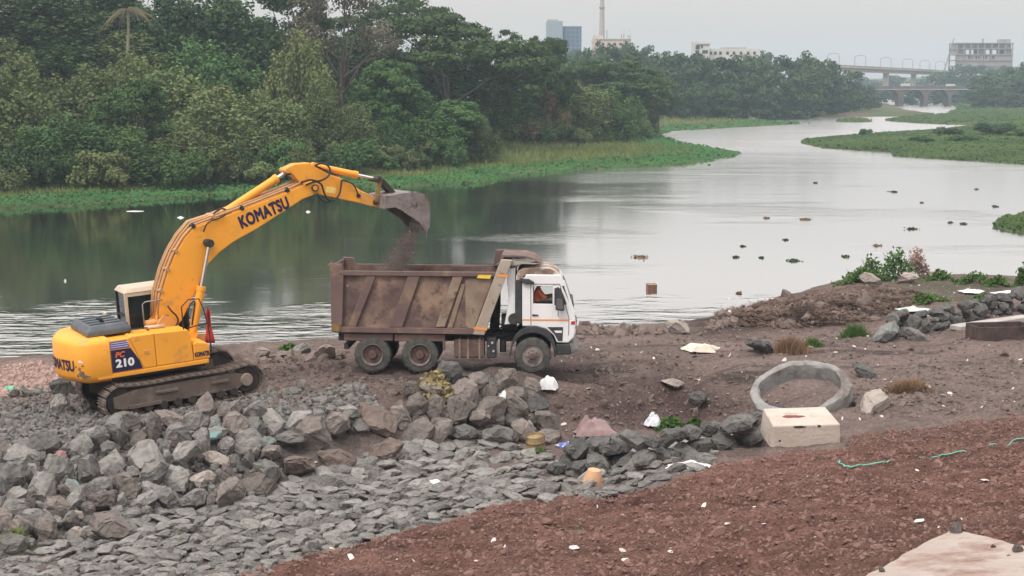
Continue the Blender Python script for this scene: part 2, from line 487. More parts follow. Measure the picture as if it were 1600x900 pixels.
tag(link('near_bank', mesh_np('near_bank', np.stack([GXX, GYY, GZ], -1).reshape(-1, 3), grid_faces(*GZ.shape), M_ground, True, _cols.reshape(-1, 3))),
    'grey brown worked earth of the near river bank with ruts', kind='structure')

# ---- loose red soil lying over the near slope
_ex = [350, 370, 430, 490, 600, 700, 790, 870, 960, 1000, 1080, 1130, 1200, 1320, 1335, 1420, 1500, 1620, 1900]
_ey = [906, 900, 885, 858, 832, 805, 778, 773, 770, 757, 737, 716, 702, 694, 676, 668, 655, 640, 615]
sx_, sy_ = np.arange(-8.0, 17.0, 0.062), np.arange(13.0, 38.5, 0.062)
SX, SY = np.meshgrid(sx_, sy_)
SB = gz(SX, SY)
spx, spy = project(np.stack([SX, SY, SB], -1))
_in = (spy - np.interp(spx, _ex, _ey)) + 26 * fbm(SX * 1.1, SY * 1.1, 91, 4)
_rg = 1 - np.abs(2 * fbm(SX * 1.6, SY * 2.6, 15, 4)) * 2.2            # ridged, cloddy
SOILZ = SB - 0.12 + 0.16 * smooth(-6, 16, _in) + (0.10 * fbm(SX * 0.9, SY * 1.4, 61, 4) + 0.15 * fbm(SX * 3.6, SY * 4.8, 62, 3) + 0.07 * _rg) * smooth(0, 30, _in)
_sc = np.zeros(SX.shape + (3,)); _sc[:] = (.166, .090, .073)
_f1, _f2 = fbm(SX * 0.5, SY * 0.8, 71, 4), fbm(SX * 3.5, SY * 4.5, 72, 4)
_sc *= (1 + 1.0 * _f1 + 1.1 * _f2)[..., None]
_gr = smooth(.05, .3, fbm(SX * 0.7, SY * 1.2, 81, 4))[..., None] * 0.35
_sc = _sc * (1 - _gr) + np.array((.15, .098, .085)) * _gr
_rt = (smooth(1250, 1420, spx) * smooth(720, 650, spy))[..., None] * 0.6
_sc = _sc * (1 - _rt) + np.array((.155, .108, .095)) * _rt
_keep = (_in > -14)
_F = grid_faces(*SX.shape); _k = _keep.ravel(); _F = _F[_k[_F].any(1)]
_used = np.zeros(SX.size, bool); _used[_F.ravel()] = True
_re = np.cumsum(_used) - 1
M_soil = ground_mat('loose red soil', var=0.6, fine=16.0, bump=1.0, pebble=(.30, .22, .20))
SOILP = np.stack([SX, SY, SOILZ], -1).reshape(-1, 3)
tag(link('red_soil_slope', mesh_np('red_soil_slope', SOILP[_used], _re[_F], M_soil, True, _sc.reshape(-1, 3)[_used])),
    'slope of loose red brown soil in the foreground', kind='structure')
def soil_z(X, Y): return _bil(SOILZ, sx_[0], sy_[0], 0.062, np.asarray(X, float), np.asarray(Y, float))
def top_z(X, Y):
    X, Y = np.asarray(X, float), np.asarray(Y, float)
    inside = (X > sx_[0]) & (X < sx_[-1]) & (Y > sy_[0]) & (Y < sy_[-1])
    return np.where(inside, np.maximum(gz(X, Y), soil_z(np.clip(X, sx_[0], sx_[-1]), np.clip(Y, sy_[0], sy_[-1]))), gz(X, Y))

# ---- far ground: one sheet to the horizon; the river bed lies below the water
def wpx(lst): return [tuple(at_z(x, y, 0.0)[:2]) for x, y in lst]
L1 = [(-260.0, 60.0)] + wpx([(-260, 338), (0, 326), (150, 319), (330, 306), (480, 297), (600, 292), (740, 286), (800, 274), (900, 265), (1000, 261), (1060, 258), (1110, 250), (1150, 242),
      (1100, 232), (1050, 222), (1022, 213), (1045, 205), (1130, 200), (1190, 197), (1258, 193.5), (1190, 189), (1110, 187), (1150, 184), (1300, 183), (1420, 182), (1465, 178), (1410, 171), (1395, 164)]) + [(330.0, 1500.0), (330.0, 2600.0), (-1700.0, 2600.0), (-1700.0, 60.0)]
R1 = wpx([(1257, 224), (1290, 231), (1345, 235), (1400, 238), (1403, 244), (1500, 250), (1800, 268)]) + [(900.0, 200.0), (2600.0, 300.0), (2600.0, 2600.0), (520.0, 2600.0), (520.0, 1500.0)] + wpx([(1488, 163), (1500, 171), (1480, 179), (1400, 185), (1387, 189), (1440, 193), (1545, 197), (1450, 205), (1380, 209), (1300, 215), (1262, 220)])
ISL = [wpx([(1305, 189.5), (1318, 188), (1345, 188.5), (1364, 190.5), (1340, 191.5), (1312, 191.2)]), wpx([(1550, 355), (1562, 343), (1600, 336), (1700, 336), (1700, 364), (1600, 364), (1572, 360)])]
def sdist(poly, X, Y):
    """positive inside"""
    P = np.array(poly); Q = np.roll(P, -1, 0)
    best = np.full(X.shape, 1e18); ins = np.zeros(X.shape, bool)
    for (x0, y0), (x1, y1) in zip(P, Q):
        dx, dy = x1 - x0, y1 - y0
        t = np.clip(((X - x0) * dx + (Y - y0) * dy) / (dx * dx + dy * dy + 1e-12), 0, 1)
        best = np.minimum(best, (X - x0 - t * dx) ** 2 + (Y - y0 - t * dy) ** 2)
        c = ((y0 > Y) != (y1 > Y)) & (X < dx * (Y - y0) / (dy + 1e-12) + x0)
        ins ^= c
    return np.where(ins, 1, -1) * np.sqrt(best)
def far_height(X, Y):
    X, Y = np.asarray(X, float), np.asarray(Y, float)
    n = 4 * fbm(X * 0.05, Y * 0.05, 5, 4)
    dl = sdist(L1, X, Y) + n
    hl = np.where(dl < 0, np.maximum(-1.6, dl * 0.12), 0.12 + 0.03 * np.minimum(dl, 22))
    up = smooth(22, 70, dl) * (15.0 * (1 - smooth(-10, 60, X)) * (1 - smooth(260, 420, Y)) + 2.0)
    hl = hl + np.where(dl > 0, up, 0)
    dr = sdist(R1, X, Y) + 0.6 * n
    hr = np.where(dr < 0, np.maximum(-1.6, dr * 0.12), 0.12 + 0.02 * np.minimum(dr, 40))
    h = np.maximum(hl, hr)
    for poly in ISL:
        d = sdist(poly, X, Y); h = np.maximum(h, np.where(d < 0, np.maximum(-1.6, d * 0.3), np.minimum(0.3, 0.05 + 0.08 * d)))
    far = smooth(900, 2300, Y)
    hills = far * (18 + 60 * np.maximum(0, fbm(X * 0.0016 + 3.1, Y * 0.0013, 101, 4) + 0.22)) 
    return h + np.where(h > 0, hills, 0)
_ang = np.linspace(R(-30), R(30), 420); _dst = np.exp(np.linspace(math.log(76), math.log(2450), 310))
AA, DD = np.meshgrid(_ang, _dst)
FX, FY = np.sin(AA) * DD, np.cos(AA) * DD
FZ = far_height(FX, FY)
_fc = np.zeros(FX.shape + (3,)); _fc[:] = (.070, .090, .035)
_fn = fbm(FX * 0.06, FY * 0.06, 13, 5)[..., None]
_bare = smooth(.02, .2, fbm(FX * 0.045, FY * 0.045, 19, 4))[..., None]
_fc = _fc * (1 - _bare) + np.array((.15, .10, .075)) * _bare
_fc *= 1 + 0.9 * _fn
M_far = ground_mat('river bank earth', var=0.4, fine=1.2, bump=0.5, pebble=(.14, .13, .07))
tag(link('ground', mesh_np('ground', np.stack([FX, FY, FZ], -1).reshape(-1, 3), grid_faces(*FX.shape), M_far, True, _fc.reshape(-1, 3))), 'low green and bare river banks running back to hazy hills', kind='structure')

# ---- water
def water_mat():
    m = bpy.data.materials.new('river water'); m.use_nodes = True
    N, L = m.node_tree.nodes, m.node_tree.links
    N.remove(N['Principled BSDF'])
    tc = N.new('ShaderNodeTexCoord')
    sep = N.new('ShaderNodeSeparateXYZ'); L.new(tc.outputs['Object'], sep.inputs[0])
    def noise(scale, vec, det=4.0):
        mp = N.new('ShaderNodeMapping'); mp.inputs['Scale'].default_value = vec; L.new(tc.outputs['Object'], mp.inputs[0])
        n = N.new('ShaderNodeTexNoise'); n.inputs['Scale'].default_value = scale; n.inputs['Detail'].default_value = det; L.new(mp.outputs[0], n.inputs['Vector']); return n.outputs[0]
    def rng(v, a, b, c, d):
        r = N.new('ShaderNodeMapRange'); r.interpolation_type = 'SMOOTHSTEP'
        for k, q in zip(('From Min', 'From Max', 'To Min', 'To Max'), (a, b, c, d)): r.inputs[k].default_value = q
        L.new(v, r.inputs['Value']); return r.outputs[0]
    def op(o, a, b):
        n = N.new('ShaderNodeMath'); n.operation = o
        for k, q in enumerate((a, b)):
            if isinstance(q, (int, float)): n.inputs[k].default_value = q
            else: L.new(q, n.inputs[k])
        return n.outputs[0]
    fine = noise(1.0, (0.7, 2.2, 1), 3.0)
    swell = noise(1.0, (0.10, 0.35, 1), 3.0)
    patch = noise(1.0, (0.035, 0.05, 1), 3.0)
    # wind ripples: strong over the shallows along the near bank, in patches further out, calm in the lee of the trees
    wob = op('ADD', op('MULTIPLY', noise(1.0, (0.12, 0.16, 1), 4.0), 34.0), op('MULTIPLY', noise(1.0, (0.5, 1.1, 1), 3.0), 14.0))
    shore = rng(op('ADD', sep.outputs[1], wob), 74, 90, 1.0, 0.0)
    right = rng(sep.outputs[0], -6, 16, 0.0, 1.0)
    gust = op('MULTIPLY', rng(patch, 0.5, 0.62, 0.0, 1.0), rng(sep.outputs[0], -25, 10, 0.05, 0.55))
    amp = op('ADD', op('ADD', op('MULTIPLY', shore, 1.9), op('MULTIPLY', right, 0.10)), op('ADD', op('ADD', gust, op('MULTIPLY', rng(sep.outputs[1], 140, 230, 0.0, 1.0), rng(patch, 0.4, 0.6, 0.25, 0.8))), 0.03))
    h = op('ADD', op('MULTIPLY', fine, 0.055), op('MULTIPLY', swell, 0.05))
    bp = N.new('ShaderNodeBump'); bp.inputs['Strength'].default_value = 1.0; bp.inputs['Distance'].default_value = 1.0
    L.new(op('MULTIPLY', h, amp), bp.inputs['Height'])
    gl = N.new('ShaderNodeBsdfGlossy'); gl.inputs['Roughness'].default_value = 0.09; gl.inputs['Color'].default_value = (.97, .96, .95, 1)
    L.new(op('ADD', rng(sep.outputs[1], 140, 260, 0.085, 0.17), op('MULTIPLY', right, 0.03)), gl.inputs['Roughness'])
    L.new(bp.outputs[0], gl.inputs['Normal'])
    df = N.new('ShaderNodeBsdfDiffuse'); df.inputs[0].default_value = (.020, .028, .015, 1)
    fr = N.new('ShaderNodeFresnel'); fr.inputs['IOR'].default_value = 1.333
    ms = N.new('ShaderNodeMixShader'); L.new(rng(fr.outputs[0], 0.0, 0.48, 0.12, 0.98), ms.inputs[0])
    L.new(df.outputs[0], ms.inputs[1]); L.new(gl.outputs[0], ms.inputs[2])
    L.new(ms.outputs[0], N['Material Output'].inputs[0])
    return m
_wx, _wy = 1600, 2480
tag(link('river', mesh_np('river', [(-_wx, 45, 0), (_wx, 45, 0), (_wx, _wy, 0), (-_wx, _wy, 0)], [(0, 1, 2, 3)], water_mat())), 'wide calm river reflecting trees and pale sky', kind='structure')
# ================================================================ STONES
M_rock = mat('grey basalt', (.165, .161, .155), 0.9, (.335, .325, .308), 2.6, (0.3, 0.7), bump=1.0, bump_scale=6, bump_dist=.10, obj_var=0.30, hue_var=0.0, spec=0.3, color3=(.11, .085, .075), scale3=1.1, thresh3=(.56, .72))
M_rockbr = mat('brown basalt', (.140, .122, .113), 0.9, (.255, .225, .206), 2.4, (0.3, 0.7), bump=1.0, bump_scale=6, bump_dist=.10, obj_var=0.3, spec=0.3)
M_rockdk = mat('dark basalt', (.090, .090, .088), 0.85, (.185, .180, .172), 2.4, (0.3, 0.7), bump=1.0, bump_scale=6, bump_dist=.10, obj_var=0.25, spec=0.3)
M_rockpale = mat('pale stone', (.34, .30, .27), 0.85, (.25, .22, .20), 2.0, bump=0.4, bump_scale=7, obj_var=0.2)
M_rockpink = mat('pink stone', (.32, .17, .16), 0.85, (.24, .15, .14), 2.0, bump=0.4, bump_scale=7)
M_rockteal = mat('paint stained grey stone', (.19, .19, .18), 0.8, (.16, .155, .15), 2.0, bump=0.4, bump_scale=7, color3=(.15, .27, .25), scale3=1.4, thresh3=(.5, .6))
M_earthrock = mat('earth caked rock', (.140, .108, .096), 0.95, (.20, .158, .138), 1.8, bump=1.0, bump_scale=5, bump_dist=.12, obj_var=0.12)

def rock_mesh(name, m, seed, npts=16, flat=1.0, bev=0.03, box=0.4, fine=True):
    """a broken block: a lump cut by flat faces, its edges chipped"""
    rs = np.random.default_rng(seed)
    bm = bmesh.new()
    bmesh.ops.create_icosphere(bm, subdivisions=1, radius=1.0)
    ax = np.array((1.0, rs.uniform(.68, .95), rs.uniform(.55, .85)))
    for v in bm.verts: v.co = Vector(np.array(v.co) * ax * rs.uniform(.88, 1.1))
    for k in range(npts // 2 + 2):
        n = rs.normal(size=3); n /= np.linalg.norm(n)
        d = rs.uniform(.48, .78) * np.linalg.norm(ax * n)
        g = bmesh.ops.bisect_plane(bm, geom=bm.verts[:] + bm.edges[:] + bm.faces[:], plane_co=Vector(n * d), plane_no=Vector(n), clear_outer=True)
        e = [x for x in g['geom_cut'] if isinstance(x, bmesh.types.BMEdge)]
        if e: bmesh.ops.edgenet_fill(bm, edges=e)
    bmesh.ops.remove_doubles(bm, verts=bm.verts, dist=.02)
    bmesh.ops.dissolve_limit(bm, angle_limit=R(8), verts=bm.verts, edges=bm.edges)
    if bev: bmesh.ops.bevel(bm, geom=list(bm.edges), offset=bev, segments=1, affect='EDGES', clamp_overlap=True)
    bmesh.ops.triangulate(bm, faces=bm.faces)
    if fine:
        bmesh.ops.subdivide_edges(bm, edges=[e for e in bm.edges if e.calc_length() > .35], cuts=2, use_grid_fill=True)
        bmesh.ops.triangulate(bm, faces=bm.faces)
        for v in bm.verts:
            v.co += Vector(rs.normal(0, .022, 3))
    P = np.array([v.co[:] for v in bm.verts]); c = (P.max(0) + P.min(0)) / 2; w = (P.max(0) - P.min(0)).max()
    for v in bm.verts: v.co = (v.co - Vector(c)) / w * 1.08; v.co.z *= flat
    bmesh.ops.recalc_face_normals(bm, faces=bm.faces)
    me = bpy.data.meshes.new(name); bm.to_mesh(me); bm.free()
    me.materials.append(m)
    return me
BOULD = [rock_mesh('boulder', M_rock, 100 + k, 15 + k % 6, bev=0.03) for k in range(14)]
SLABS = [rock_mesh('stone', M_rock, 200 + k, 16 + k % 5, flat=0.60, bev=0.03) for k in range(12)]
def variant(lst, m):
    out = []
    for me in lst:
        c = me.copy(); c.materials.clear(); c.materials.append(m); out.append(c)
    return out
BOULD_BR, BOULD_DK = variant(BOULD, M_rockbr), variant(BOULD, M_rockdk)

def in_poly(poly, x, y):
    c = False; n = len(poly)
    for i in range(n):
        (x0, y0), (x1, y1) = poly[i], poly[(i + 1) % n]
        if (y0 > y) != (y1 > y) and x < (x1 - x0) * (y - y0) / (y1 - y0) + x0: c = not c
    return c
def pack(poly, rmin, rmax, tries, rs, ky=1.5, gap=0.95, taken=None, bias=1.6):
    """discs packed in a region, large ones first; ky squeezes the vertical"""
    xs, ys = [p[0] for p in poly], [p[1] for p in poly]
    out = list(taken or []); n0 = len(out)
    for t in range(tries):
        f = t / tries
        r = rmin + (rmax - rmin) * (1 - f) ** bias
        x, y = rs.uniform(min(xs), max(xs)), rs.uniform(min(ys), max(ys))
        if not in_poly(poly, x, y): continue
        if all((x - a) ** 2 + ((y - b) * ky) ** 2 > ((r + q) * gap) ** 2 for a, b, q in out):
            out.append((x, y, r))
    return out[n0:]
def ppm(P): return FPX / (P[1] * _cp - (P[2] - CAM_H) * _sp)

def put_rock(me, name, P, size, rot, aspect=(1, 1, 1), parent=None, lift=0.2):
    o = link(name, me, parent, (P[0], P[1], P[2] + lift * size), rot, tuple(size * a for a in aspect))
    return o
def rnd_rot(rs): return (rs.uniform(0, 6.28), rs.uniform(0, 6.28), rs.uniform(0, 6.28))

rs = np.random.default_rng(5)
# --- boulders that stand out by size or colour
KEY = [  # px, py, width px, aspect, material, label
    (225, 716, 74, (1, .9, .86), None, 'largest angular grey boulder in the middle of the stone heap'),
    (95, 713, 34, (1.1, .8, .7), M_rockpink, 'small pink tinted stone at the upper left of the heap'),
    (115, 763, 36, (1.1, .9, .75), M_rockteal, 'grey stone stained with teal paint in the left heap'),
    (330, 680, 44, (1.1, .9, .7), M_rockteal, 'teal stained grey stone near the crest of the heap'),
    (414, 695, 36, (1, .9, .8), M_rockteal, 'greenish grey sharp stone at the right end of the heap'),
    (168, 820, 76, (1.2, .8, .5), M_rockbr, 'broad low brown boulder at the foot of the heap'),
    (20, 745, 56, (.8, .9, 1.1), None, 'tall grey boulder at the left picture edge of the heap'),
    (90, 795, 52, (.8, .9, 1.1), M_rockbr, 'tall wedge shaped brownish boulder low in the heap'),
    (120, 806, 28, (.9, .9, 1), M_rockpale, 'small whitish stone beside the wedge shaped boulder'),
    (222, 785, 50, (1.1, .9, .8), None, 'rounded grey boulder with a pale top near the heap foot'),
    (316, 748, 56, (1, .8, .6), M_rockpale, 'flat pale boulder lying over a dark gap in the heap'),
    (335, 720, 46, (1.1, .8, .7), M_rockpale, 'cream coloured sharp stone right of the largest boulder'),
    (368, 668, 50, (.9, .9, 1.0), M_rockbr, 'brown speckled boulder at the crest below the tracks'),
    (120, 838, 34, (1, .9, .9), M_rockpale, 'tan banded stone by the lower left heap edge'),
    (470, 718, 76, (1.2, .8, .55), M_earthrock, 'long earth caked boulder right of the stone heap'),
    (525, 714, 60, (1, .9, .8), M_earthrock, 'round earth caked boulder between heap and stone paving'),
    (600, 700, 62, (1.1, .9, .8), M_earthrock, 'earth caked boulder with pointed top above the paving'),
    (590, 648, 62, (1.2, .9, .7), M_earthrock, 'low earth caked boulder below the rear truck wheels'),
    (452, 686, 50, (1.1, .9, .6), None, 'flat grey boulder at the right end of the heap crest'),
    (415, 740, 50, (1, .9, .9), None, 'grey faceted boulder at the right foot of the heap'),
    (727, 618, 56, (.8, .8, 1.0), M_rockbr, 'large reddish brown boulder under the middle of the truck'),
    (748, 596, 40, (.9, .9, 1.0), M_rockbr, 'round topped brown boulder just below the truck side'),
    (805, 618, 48, (.9, .8, 1.0), M_rockbr, 'upright brown boulder behind the white plastic sheet'),
    (775, 680, 62, (.9, .9, .85), M_rockdk, 'dark grey block low in the bank under the truck'),
    (725, 678, 54, (1, .9, .8), M_rockdk, 'dark grey squared boulder left of the dark block'),
    (102, 605, 52, (.9, .9, .95), M_rockdk, 'dark rough boulder under the excavator counterweight'),
    (98, 633, 40, (1, .8, .8), None, 'grey squared boulder below the dark boulder behind the tracks'),
    (1058, 511, 40, (1.1, .8, .6), M_rockpale, 'pale slab sided boulder at the water edge behind the road'),
    (1050, 600, 32, (1.1, .8, .6), M_rockpale, 'pale boulder on the near edge of the dirt road'),
    (1090, 622, 36, (.9, .8, .9), M_rockdk, 'dark stone pair boulder half way down the pit side'),
    (1385, 519, 54, (1.1, .8, .75), M_rockteal, 'large blue grey boulder at the head of the stone embankment'),
    (1428, 523, 36, (1, .8, .8), None, 'grey boulder beside the large blue grey boulder'),
    (1186, 540, 44, (1.3, .8, .5), M_rockdk, 'long dark slab beyond the dirt road'),
    (1350, 580, 38, (1.2, .8, .5), M_rockdk, 'flat dark stone right behind the concrete ring'),
    (1365, 628, 54, (1.3, .7, .6), M_rockpale, 'leaning pale slab right of the concrete ring'),
    (1215, 640, 30, (1, .8, .8), M_rockdk, 'dark stone between the concrete ring and the block'),
    (410, 552, 36, (1, .9, .8), M_rockpale, 'pale rounded rock on the shore behind the excavator arm'),
    (470, 548, 36, (.9, .9, .9), None, 'pointed grey rock on the shore left of the truck tail'),
    (508, 550, 46, (1.2, .9, .5), M_rockpale, 'broad pale rock on the shore by the truck tail'),
    (440, 556, 30, (1, .9, .6), M_rockbr, 'low brown rock between the pale shore rocks'),
    (1360, 436, 30, (1.2, .8, .6), M_rockpale, 'pale rock under the shrubs on the point'),
    (1418, 434, 30, (1.2, .8, .6), M_rockpale, 'pale rock right of the shrubs on the point'),
]
taken = []
for k, (px, py, wpx_, asp, mm, lab) in enumerate(KEY):
    P = hit(px, py + wpx_ * 0.22)
    s = wpx_ / ppm(P) / 1.02
    me = BOULD[(k * 5 + 3) % 14]
    if mm:
        me = me.copy(); me.materials.clear(); me.materials.append(mm)
    a = rs.uniform(0, 6.28)
    o = put_rock(me, 'boulder', P, s, (rs.uniform(-.5, .5), rs.uniform(-.5, .5), a), (asp[0], asp[1], asp[2]), lift=0.10 if mm is M_earthrock else 0.22)
    tag(o, lab, 'boulder')
    taken.append((px, py, wpx_ * 0.42))

LOOSE = []
HEAP1 = [(-40, 700), (60, 702), (130, 684), (225, 650), (330, 642), (440, 652), (560, 642), (575, 668), (520, 690), (440, 700), (440, 752), (375, 786), (240, 800), (150, 834), (60, 854), (-40, 872)]
HEAP2 = [(628, 622), (700, 588), (765, 586), (835, 610), (858, 655), (862, 690), (760, 690), (700, 690), (640, 676), (618, 650)]
for poly, meshes, n, rr, lab, grp in (
        (HEAP1, BOULD, 7000, (6.5, 24), 'grey angular boulder lying among the others of the heap below the excavator', 'boulders of the heap below the excavator'),
        (HEAP2, BOULD_BR, 2600, (6.5, 22), 'brownish boulder in the rough bank below the truck', 'boulders of the bank below the truck')):
    for (x, y, r) in pack(poly, rr[0], rr[1], n, rs, 1.45, 0.74, taken, 1.7):
        P = hit(x, y + r * 0.5)
        s = 2.3 * r / ppm(P)
        mlist = meshes if rs.random() < 0.72 else (BOULD_BR if meshes is BOULD else BOULD_DK)
        o = put_rock(mlist[rs.integers(14)], 'boulder', P, s, rnd_rot(rs), (1, rs.uniform(.75, 1), rs.uniform(.65, .95)), lift=rs.uniform(.10, .36))
        LOOSE.append((o, x, y, r, 'brown' if mlist is BOULD_BR else ('dark grey' if mlist is BOULD_DK else 'grey'), grp))

# which stone it is: told by the way from a boulder that stands out
_cnt = {}
for (o, x, y, r, colr, grp) in sorted(LOOSE, key=lambda q: min((q[1] - k[0]) ** 2 + (q[2] - k[1]) ** 2 for k in KEY)):
    k = min(KEY, key=lambda k: (k[0] - x) ** 2 + ((k[1] - y) * 1.4) ** 2)
    dx, dy = x - k[0], y - k[1]
    way = ('right' if dx > 0 else 'left') if abs(dx) > 2.2 * abs(dy) else (('below' if dy > 0 else 'above') if abs(dy) > 2.2 * abs(dx) else (('lower ' if dy > 0 else 'upper ') + ('right' if dx > 0 else 'left')))
    i = _cnt.get((k[5], way), 0); _cnt[(k[5], way)] = i + 1
    where = {'right': 'to the right of', 'left': 'to the left of', 'below': 'below', 'above': 'above'}.get(way, 'to the ' + way + ' of')
    ref = ' '.join(k[5].split()[:6])
    for cut in (' in', ' at', ' of', ' the', ' by', ' under', ' behind', ' near', ' lying', ' with', ' below', ' low', ' on', ' between', ' right', ' beside', ' over', ' a', ' and', ' upper'):
        if ref.endswith(cut): ref = ref[:-len(cut)]
    for cut in (' in', ' at', ' of', ' on', ' by', ' with a', ' near', ' under', ' over'):
        if ref.endswith(cut): ref = ref[:-len(cut)]
    ref = ' '.join(ref.split()[:5])
    size = 'small' if r < 9 else ('middling' if r < 15 else 'big')
    tag(o, f'{size} {colr} stone, {nth(i)} {where} the {ref}', 'boulder', grp)

# --- stone pitching: flat stones laid on the slope
pit = empty('stone_pitching', tuple(hit(420, 800)))
tag(pit, 'sloping apron of flat grey stones laid below the red soil', 'stone apron')
APRON = [(-30, 880), (80, 852), (150, 838), (230, 804), (370, 792), (430, 760), (520, 737), (600, 705), (700, 692), (830, 702), (880, 722), (960, 715), (1010, 700), (1060, 690), (1120, 690),
         (1110, 728), (1000, 762), (960, 780), (870, 784), (790, 790), (700, 817), (600, 844), (490, 872), (430, 898), (390, 912), (-30, 912)]
st = pack(APRON, 6.5, 17, 9500, rs, 2.5, 0.72, [], 1.2)
st.sort(key=lambda q: -q[2])
pv = Vector(pit.location)
rest_V, rest_F, nb = [], [], 0
for i, (x, y, r) in enumerate(st):
    P = hit(x, y)
    s = 2.3 * r / ppm(P)
    nrm = gnormal(P[0], P[1]); q = Vector((0, 0, 1)).rotation_difference((nrm + Vector(rs.normal(0, .11, 3))).normalized())
    e = (q.to_matrix() @ Matrix.Rotation(rs.uniform(0, 6.28), 3, 'Z')).to_euler()
    sc = (s * rs.uniform(.9, 1.25), s * rs.uniform(.75, 1.0), s * rs.uniform(.65, 1.0))
    loc = (P[0] - pv.x, P[1] - pv.y, P[2] - pv.z + 0.08 * s)
    me = SLABS[rs.integers(12)]
    if i < 298:
        link('stone', me, pit, loc, e, sc)
    else:
        M = np.array(Matrix.LocRotScale(Vector(loc), e, Vector(sc)))
        V = np.array([v.co[:] for v in me.vertices]) @ M[:3, :3].T + M[:3, 3]
        rest_V.append(V); rest_F += [tuple(q + nb for q in p.vertices) for p in me.polygons]; nb += len(V)
if rest_V:
    me = bpy.data.meshes.new('small_stones'); me.from_pydata([tuple(v) for v in np.concatenate(rest_V)], [], rest_F); me.materials.append(M_rock)
    o = link('small_stones', me, pit); o['kind'] = 'stuff'

# --- dry stone wall along the lower edge of the pit
def stone_row(name, label, cat, line, courses, spacing, wpx_, meshes, jit, seed, asp=(1, .9, .8), rise=0.34):
    rs = np.random.default_rng(seed)
    P0 = hit(*line[0]); root = empty(name, tuple(P0)); tag(root, label, cat)
    X = np.array([q[0] for q in line], float); Y = np.array([q[1] for q in line], float)
    for c in range(courses):
        x = X[0] + (c % 2) * spacing * 0.5
        while x < X[-1]:
            y = np.interp(x, X, Y)
            P = hit(x + rs.uniform(-3, 3), y)
            k = wpx_ / ppm(P) * rs.uniform(.8, 1.25)
            o = link('stone', meshes[rs.integers(len(meshes))], root,
                     (P[0] - P0[0] + rs.normal(0, jit), P[1] - P0[1] + c * 0.14 + rs.normal(0, jit), P[2] - P0[2] + 0.12 + c * rise + rs.normal(0, .03)),
                     (rs.uniform(-.45, .45), rs.uniform(-.45, .45), rs.uniform(0, 6.28)), (k * asp[0], k * asp[1], k * asp[2]))
            x += spacing * rs.uniform(.85, 1.15)
    return root
stone_row('stone_wall', 'low wall of dark grey field stones left of the cream block', 'wall', [(872, 742), (930, 735), (1000, 728), (1060, 716), (1120, 703), (1196, 688)], 2, 22, 40, BOULD_DK, .06, 31, rise=.36)
stone_row('stone_embankment', 'bank of dark stones rising to the right beyond the road', 'embankment', [(1395, 527), (1450, 520), (1500, 506), (1560, 493), (1625, 482)], 3, 14, 22, BOULD_DK, .10, 32, rise=.22)

# --- rubble too small to count
def scatter(name, base, P, S, mat_, label, cat, parent=None, rs=np.random.default_rng(3), flat=None):
    """many small pieces as one mesh; base: list of (V, F triangles)"""
    Vs, Fs, n = [], [], 0
    which = rs.integers(len(base), size=len(P))
    for b, (V, F) in enumerate(base):
        idx = np.where(which == b)[0]
        if not len(idx): continue
        k = len(idx)
        A = rs.normal(size=(k, 4)); A /= np.linalg.norm(A, axis=1)[:, None]
        w, x, y, z = A.T
        if flat is not None:
            a = rs.uniform(0, 6.28, k); w, x, y, z = np.cos(a / 2), rs.normal(0, flat, k), rs.normal(0, flat, k), np.sin(a / 2)
        Rm = np.stack([1 - 2 * (y * y + z * z), 2 * (x * y - z * w), 2 * (x * z + y * w), 2 * (x * y + z * w), 1 - 2 * (x * x + z * z), 2 * (y * z - x * w), 2 * (x * z - y * w), 2 * (y * z + x * w), 1 - 2 * (x * x + y * y)], 1).reshape(k, 3, 3)
        s3 = S[idx] if S.ndim == 2 else np.repeat(S[idx][:, None], 3, 1)
        W = np.einsum('kij,kvj->kvi', Rm, V[None] * s3[:, None, :]) + P[idx][:, None, :]
        Vs.append(W.reshape(-1, 3)); Fs.append((F[None] + (np.arange(k) * len(V))[:, None, None] + n).reshape(-1, F.shape[1])); n += k * len(V)
    me = mesh_np(name, np.concatenate(Vs), np.concatenate(Fs), mat_)
    o = link(name, me, parent)
    if parent is None: tag(o, label, cat)
    o['kind'] = 'stuff'
    return o
def tri_base(lst):
    out = []
    for me in lst:
        bm = bmesh.new(); bm.from_mesh(me); bmesh.ops.triangulate(bm, faces=bm.faces)
        bm.verts.ensure_lookup_table()
        out.append((np.array([v.co[:] for v in bm.verts]), np.array([[v.index for v in f.verts] for f in bm.faces]))); bm.free()
    return out
PEB = tri_base([rock_mesh('pebble', M_rock, 300 + k, 9 + k % 3, bev=0, fine=False) for k in range(8)])
def pix_scatter(polys, n, rs):
    out = []
    for poly, k in zip(polys, n):
        xs, ys = [p[0] for p in poly], [p[1] for p in poly]
        m = 0
        while m < k:
            x, y = rs.uniform(min(xs), max(xs)), rs.uniform(min(ys), max(ys))
            if in_poly(poly, x, y): out.append((x, y)); m += 1
    return out
def hits(pix):
    """many lines of sight at once"""
    D = np.array([ray(*p) for p in pix]); n = len(D)
    t = np.full(n, 22.0); done = np.zeros(n, bool)
    for _ in range(900):
        P = CAM + D * t[:, None]
        z = np.maximum(gz(P[:, 0], P[:, 1]), 0)
        done |= P[:, 2] <= z
        if done.all(): break
        t = np.where(done, t, t + 0.07)
    P = CAM + D * t[:, None]
    P[:, 2] = np.maximum(top_z(P[:, 0], P[:, 1]), 0)
    return P
rs2 = np.random.default_rng(17)
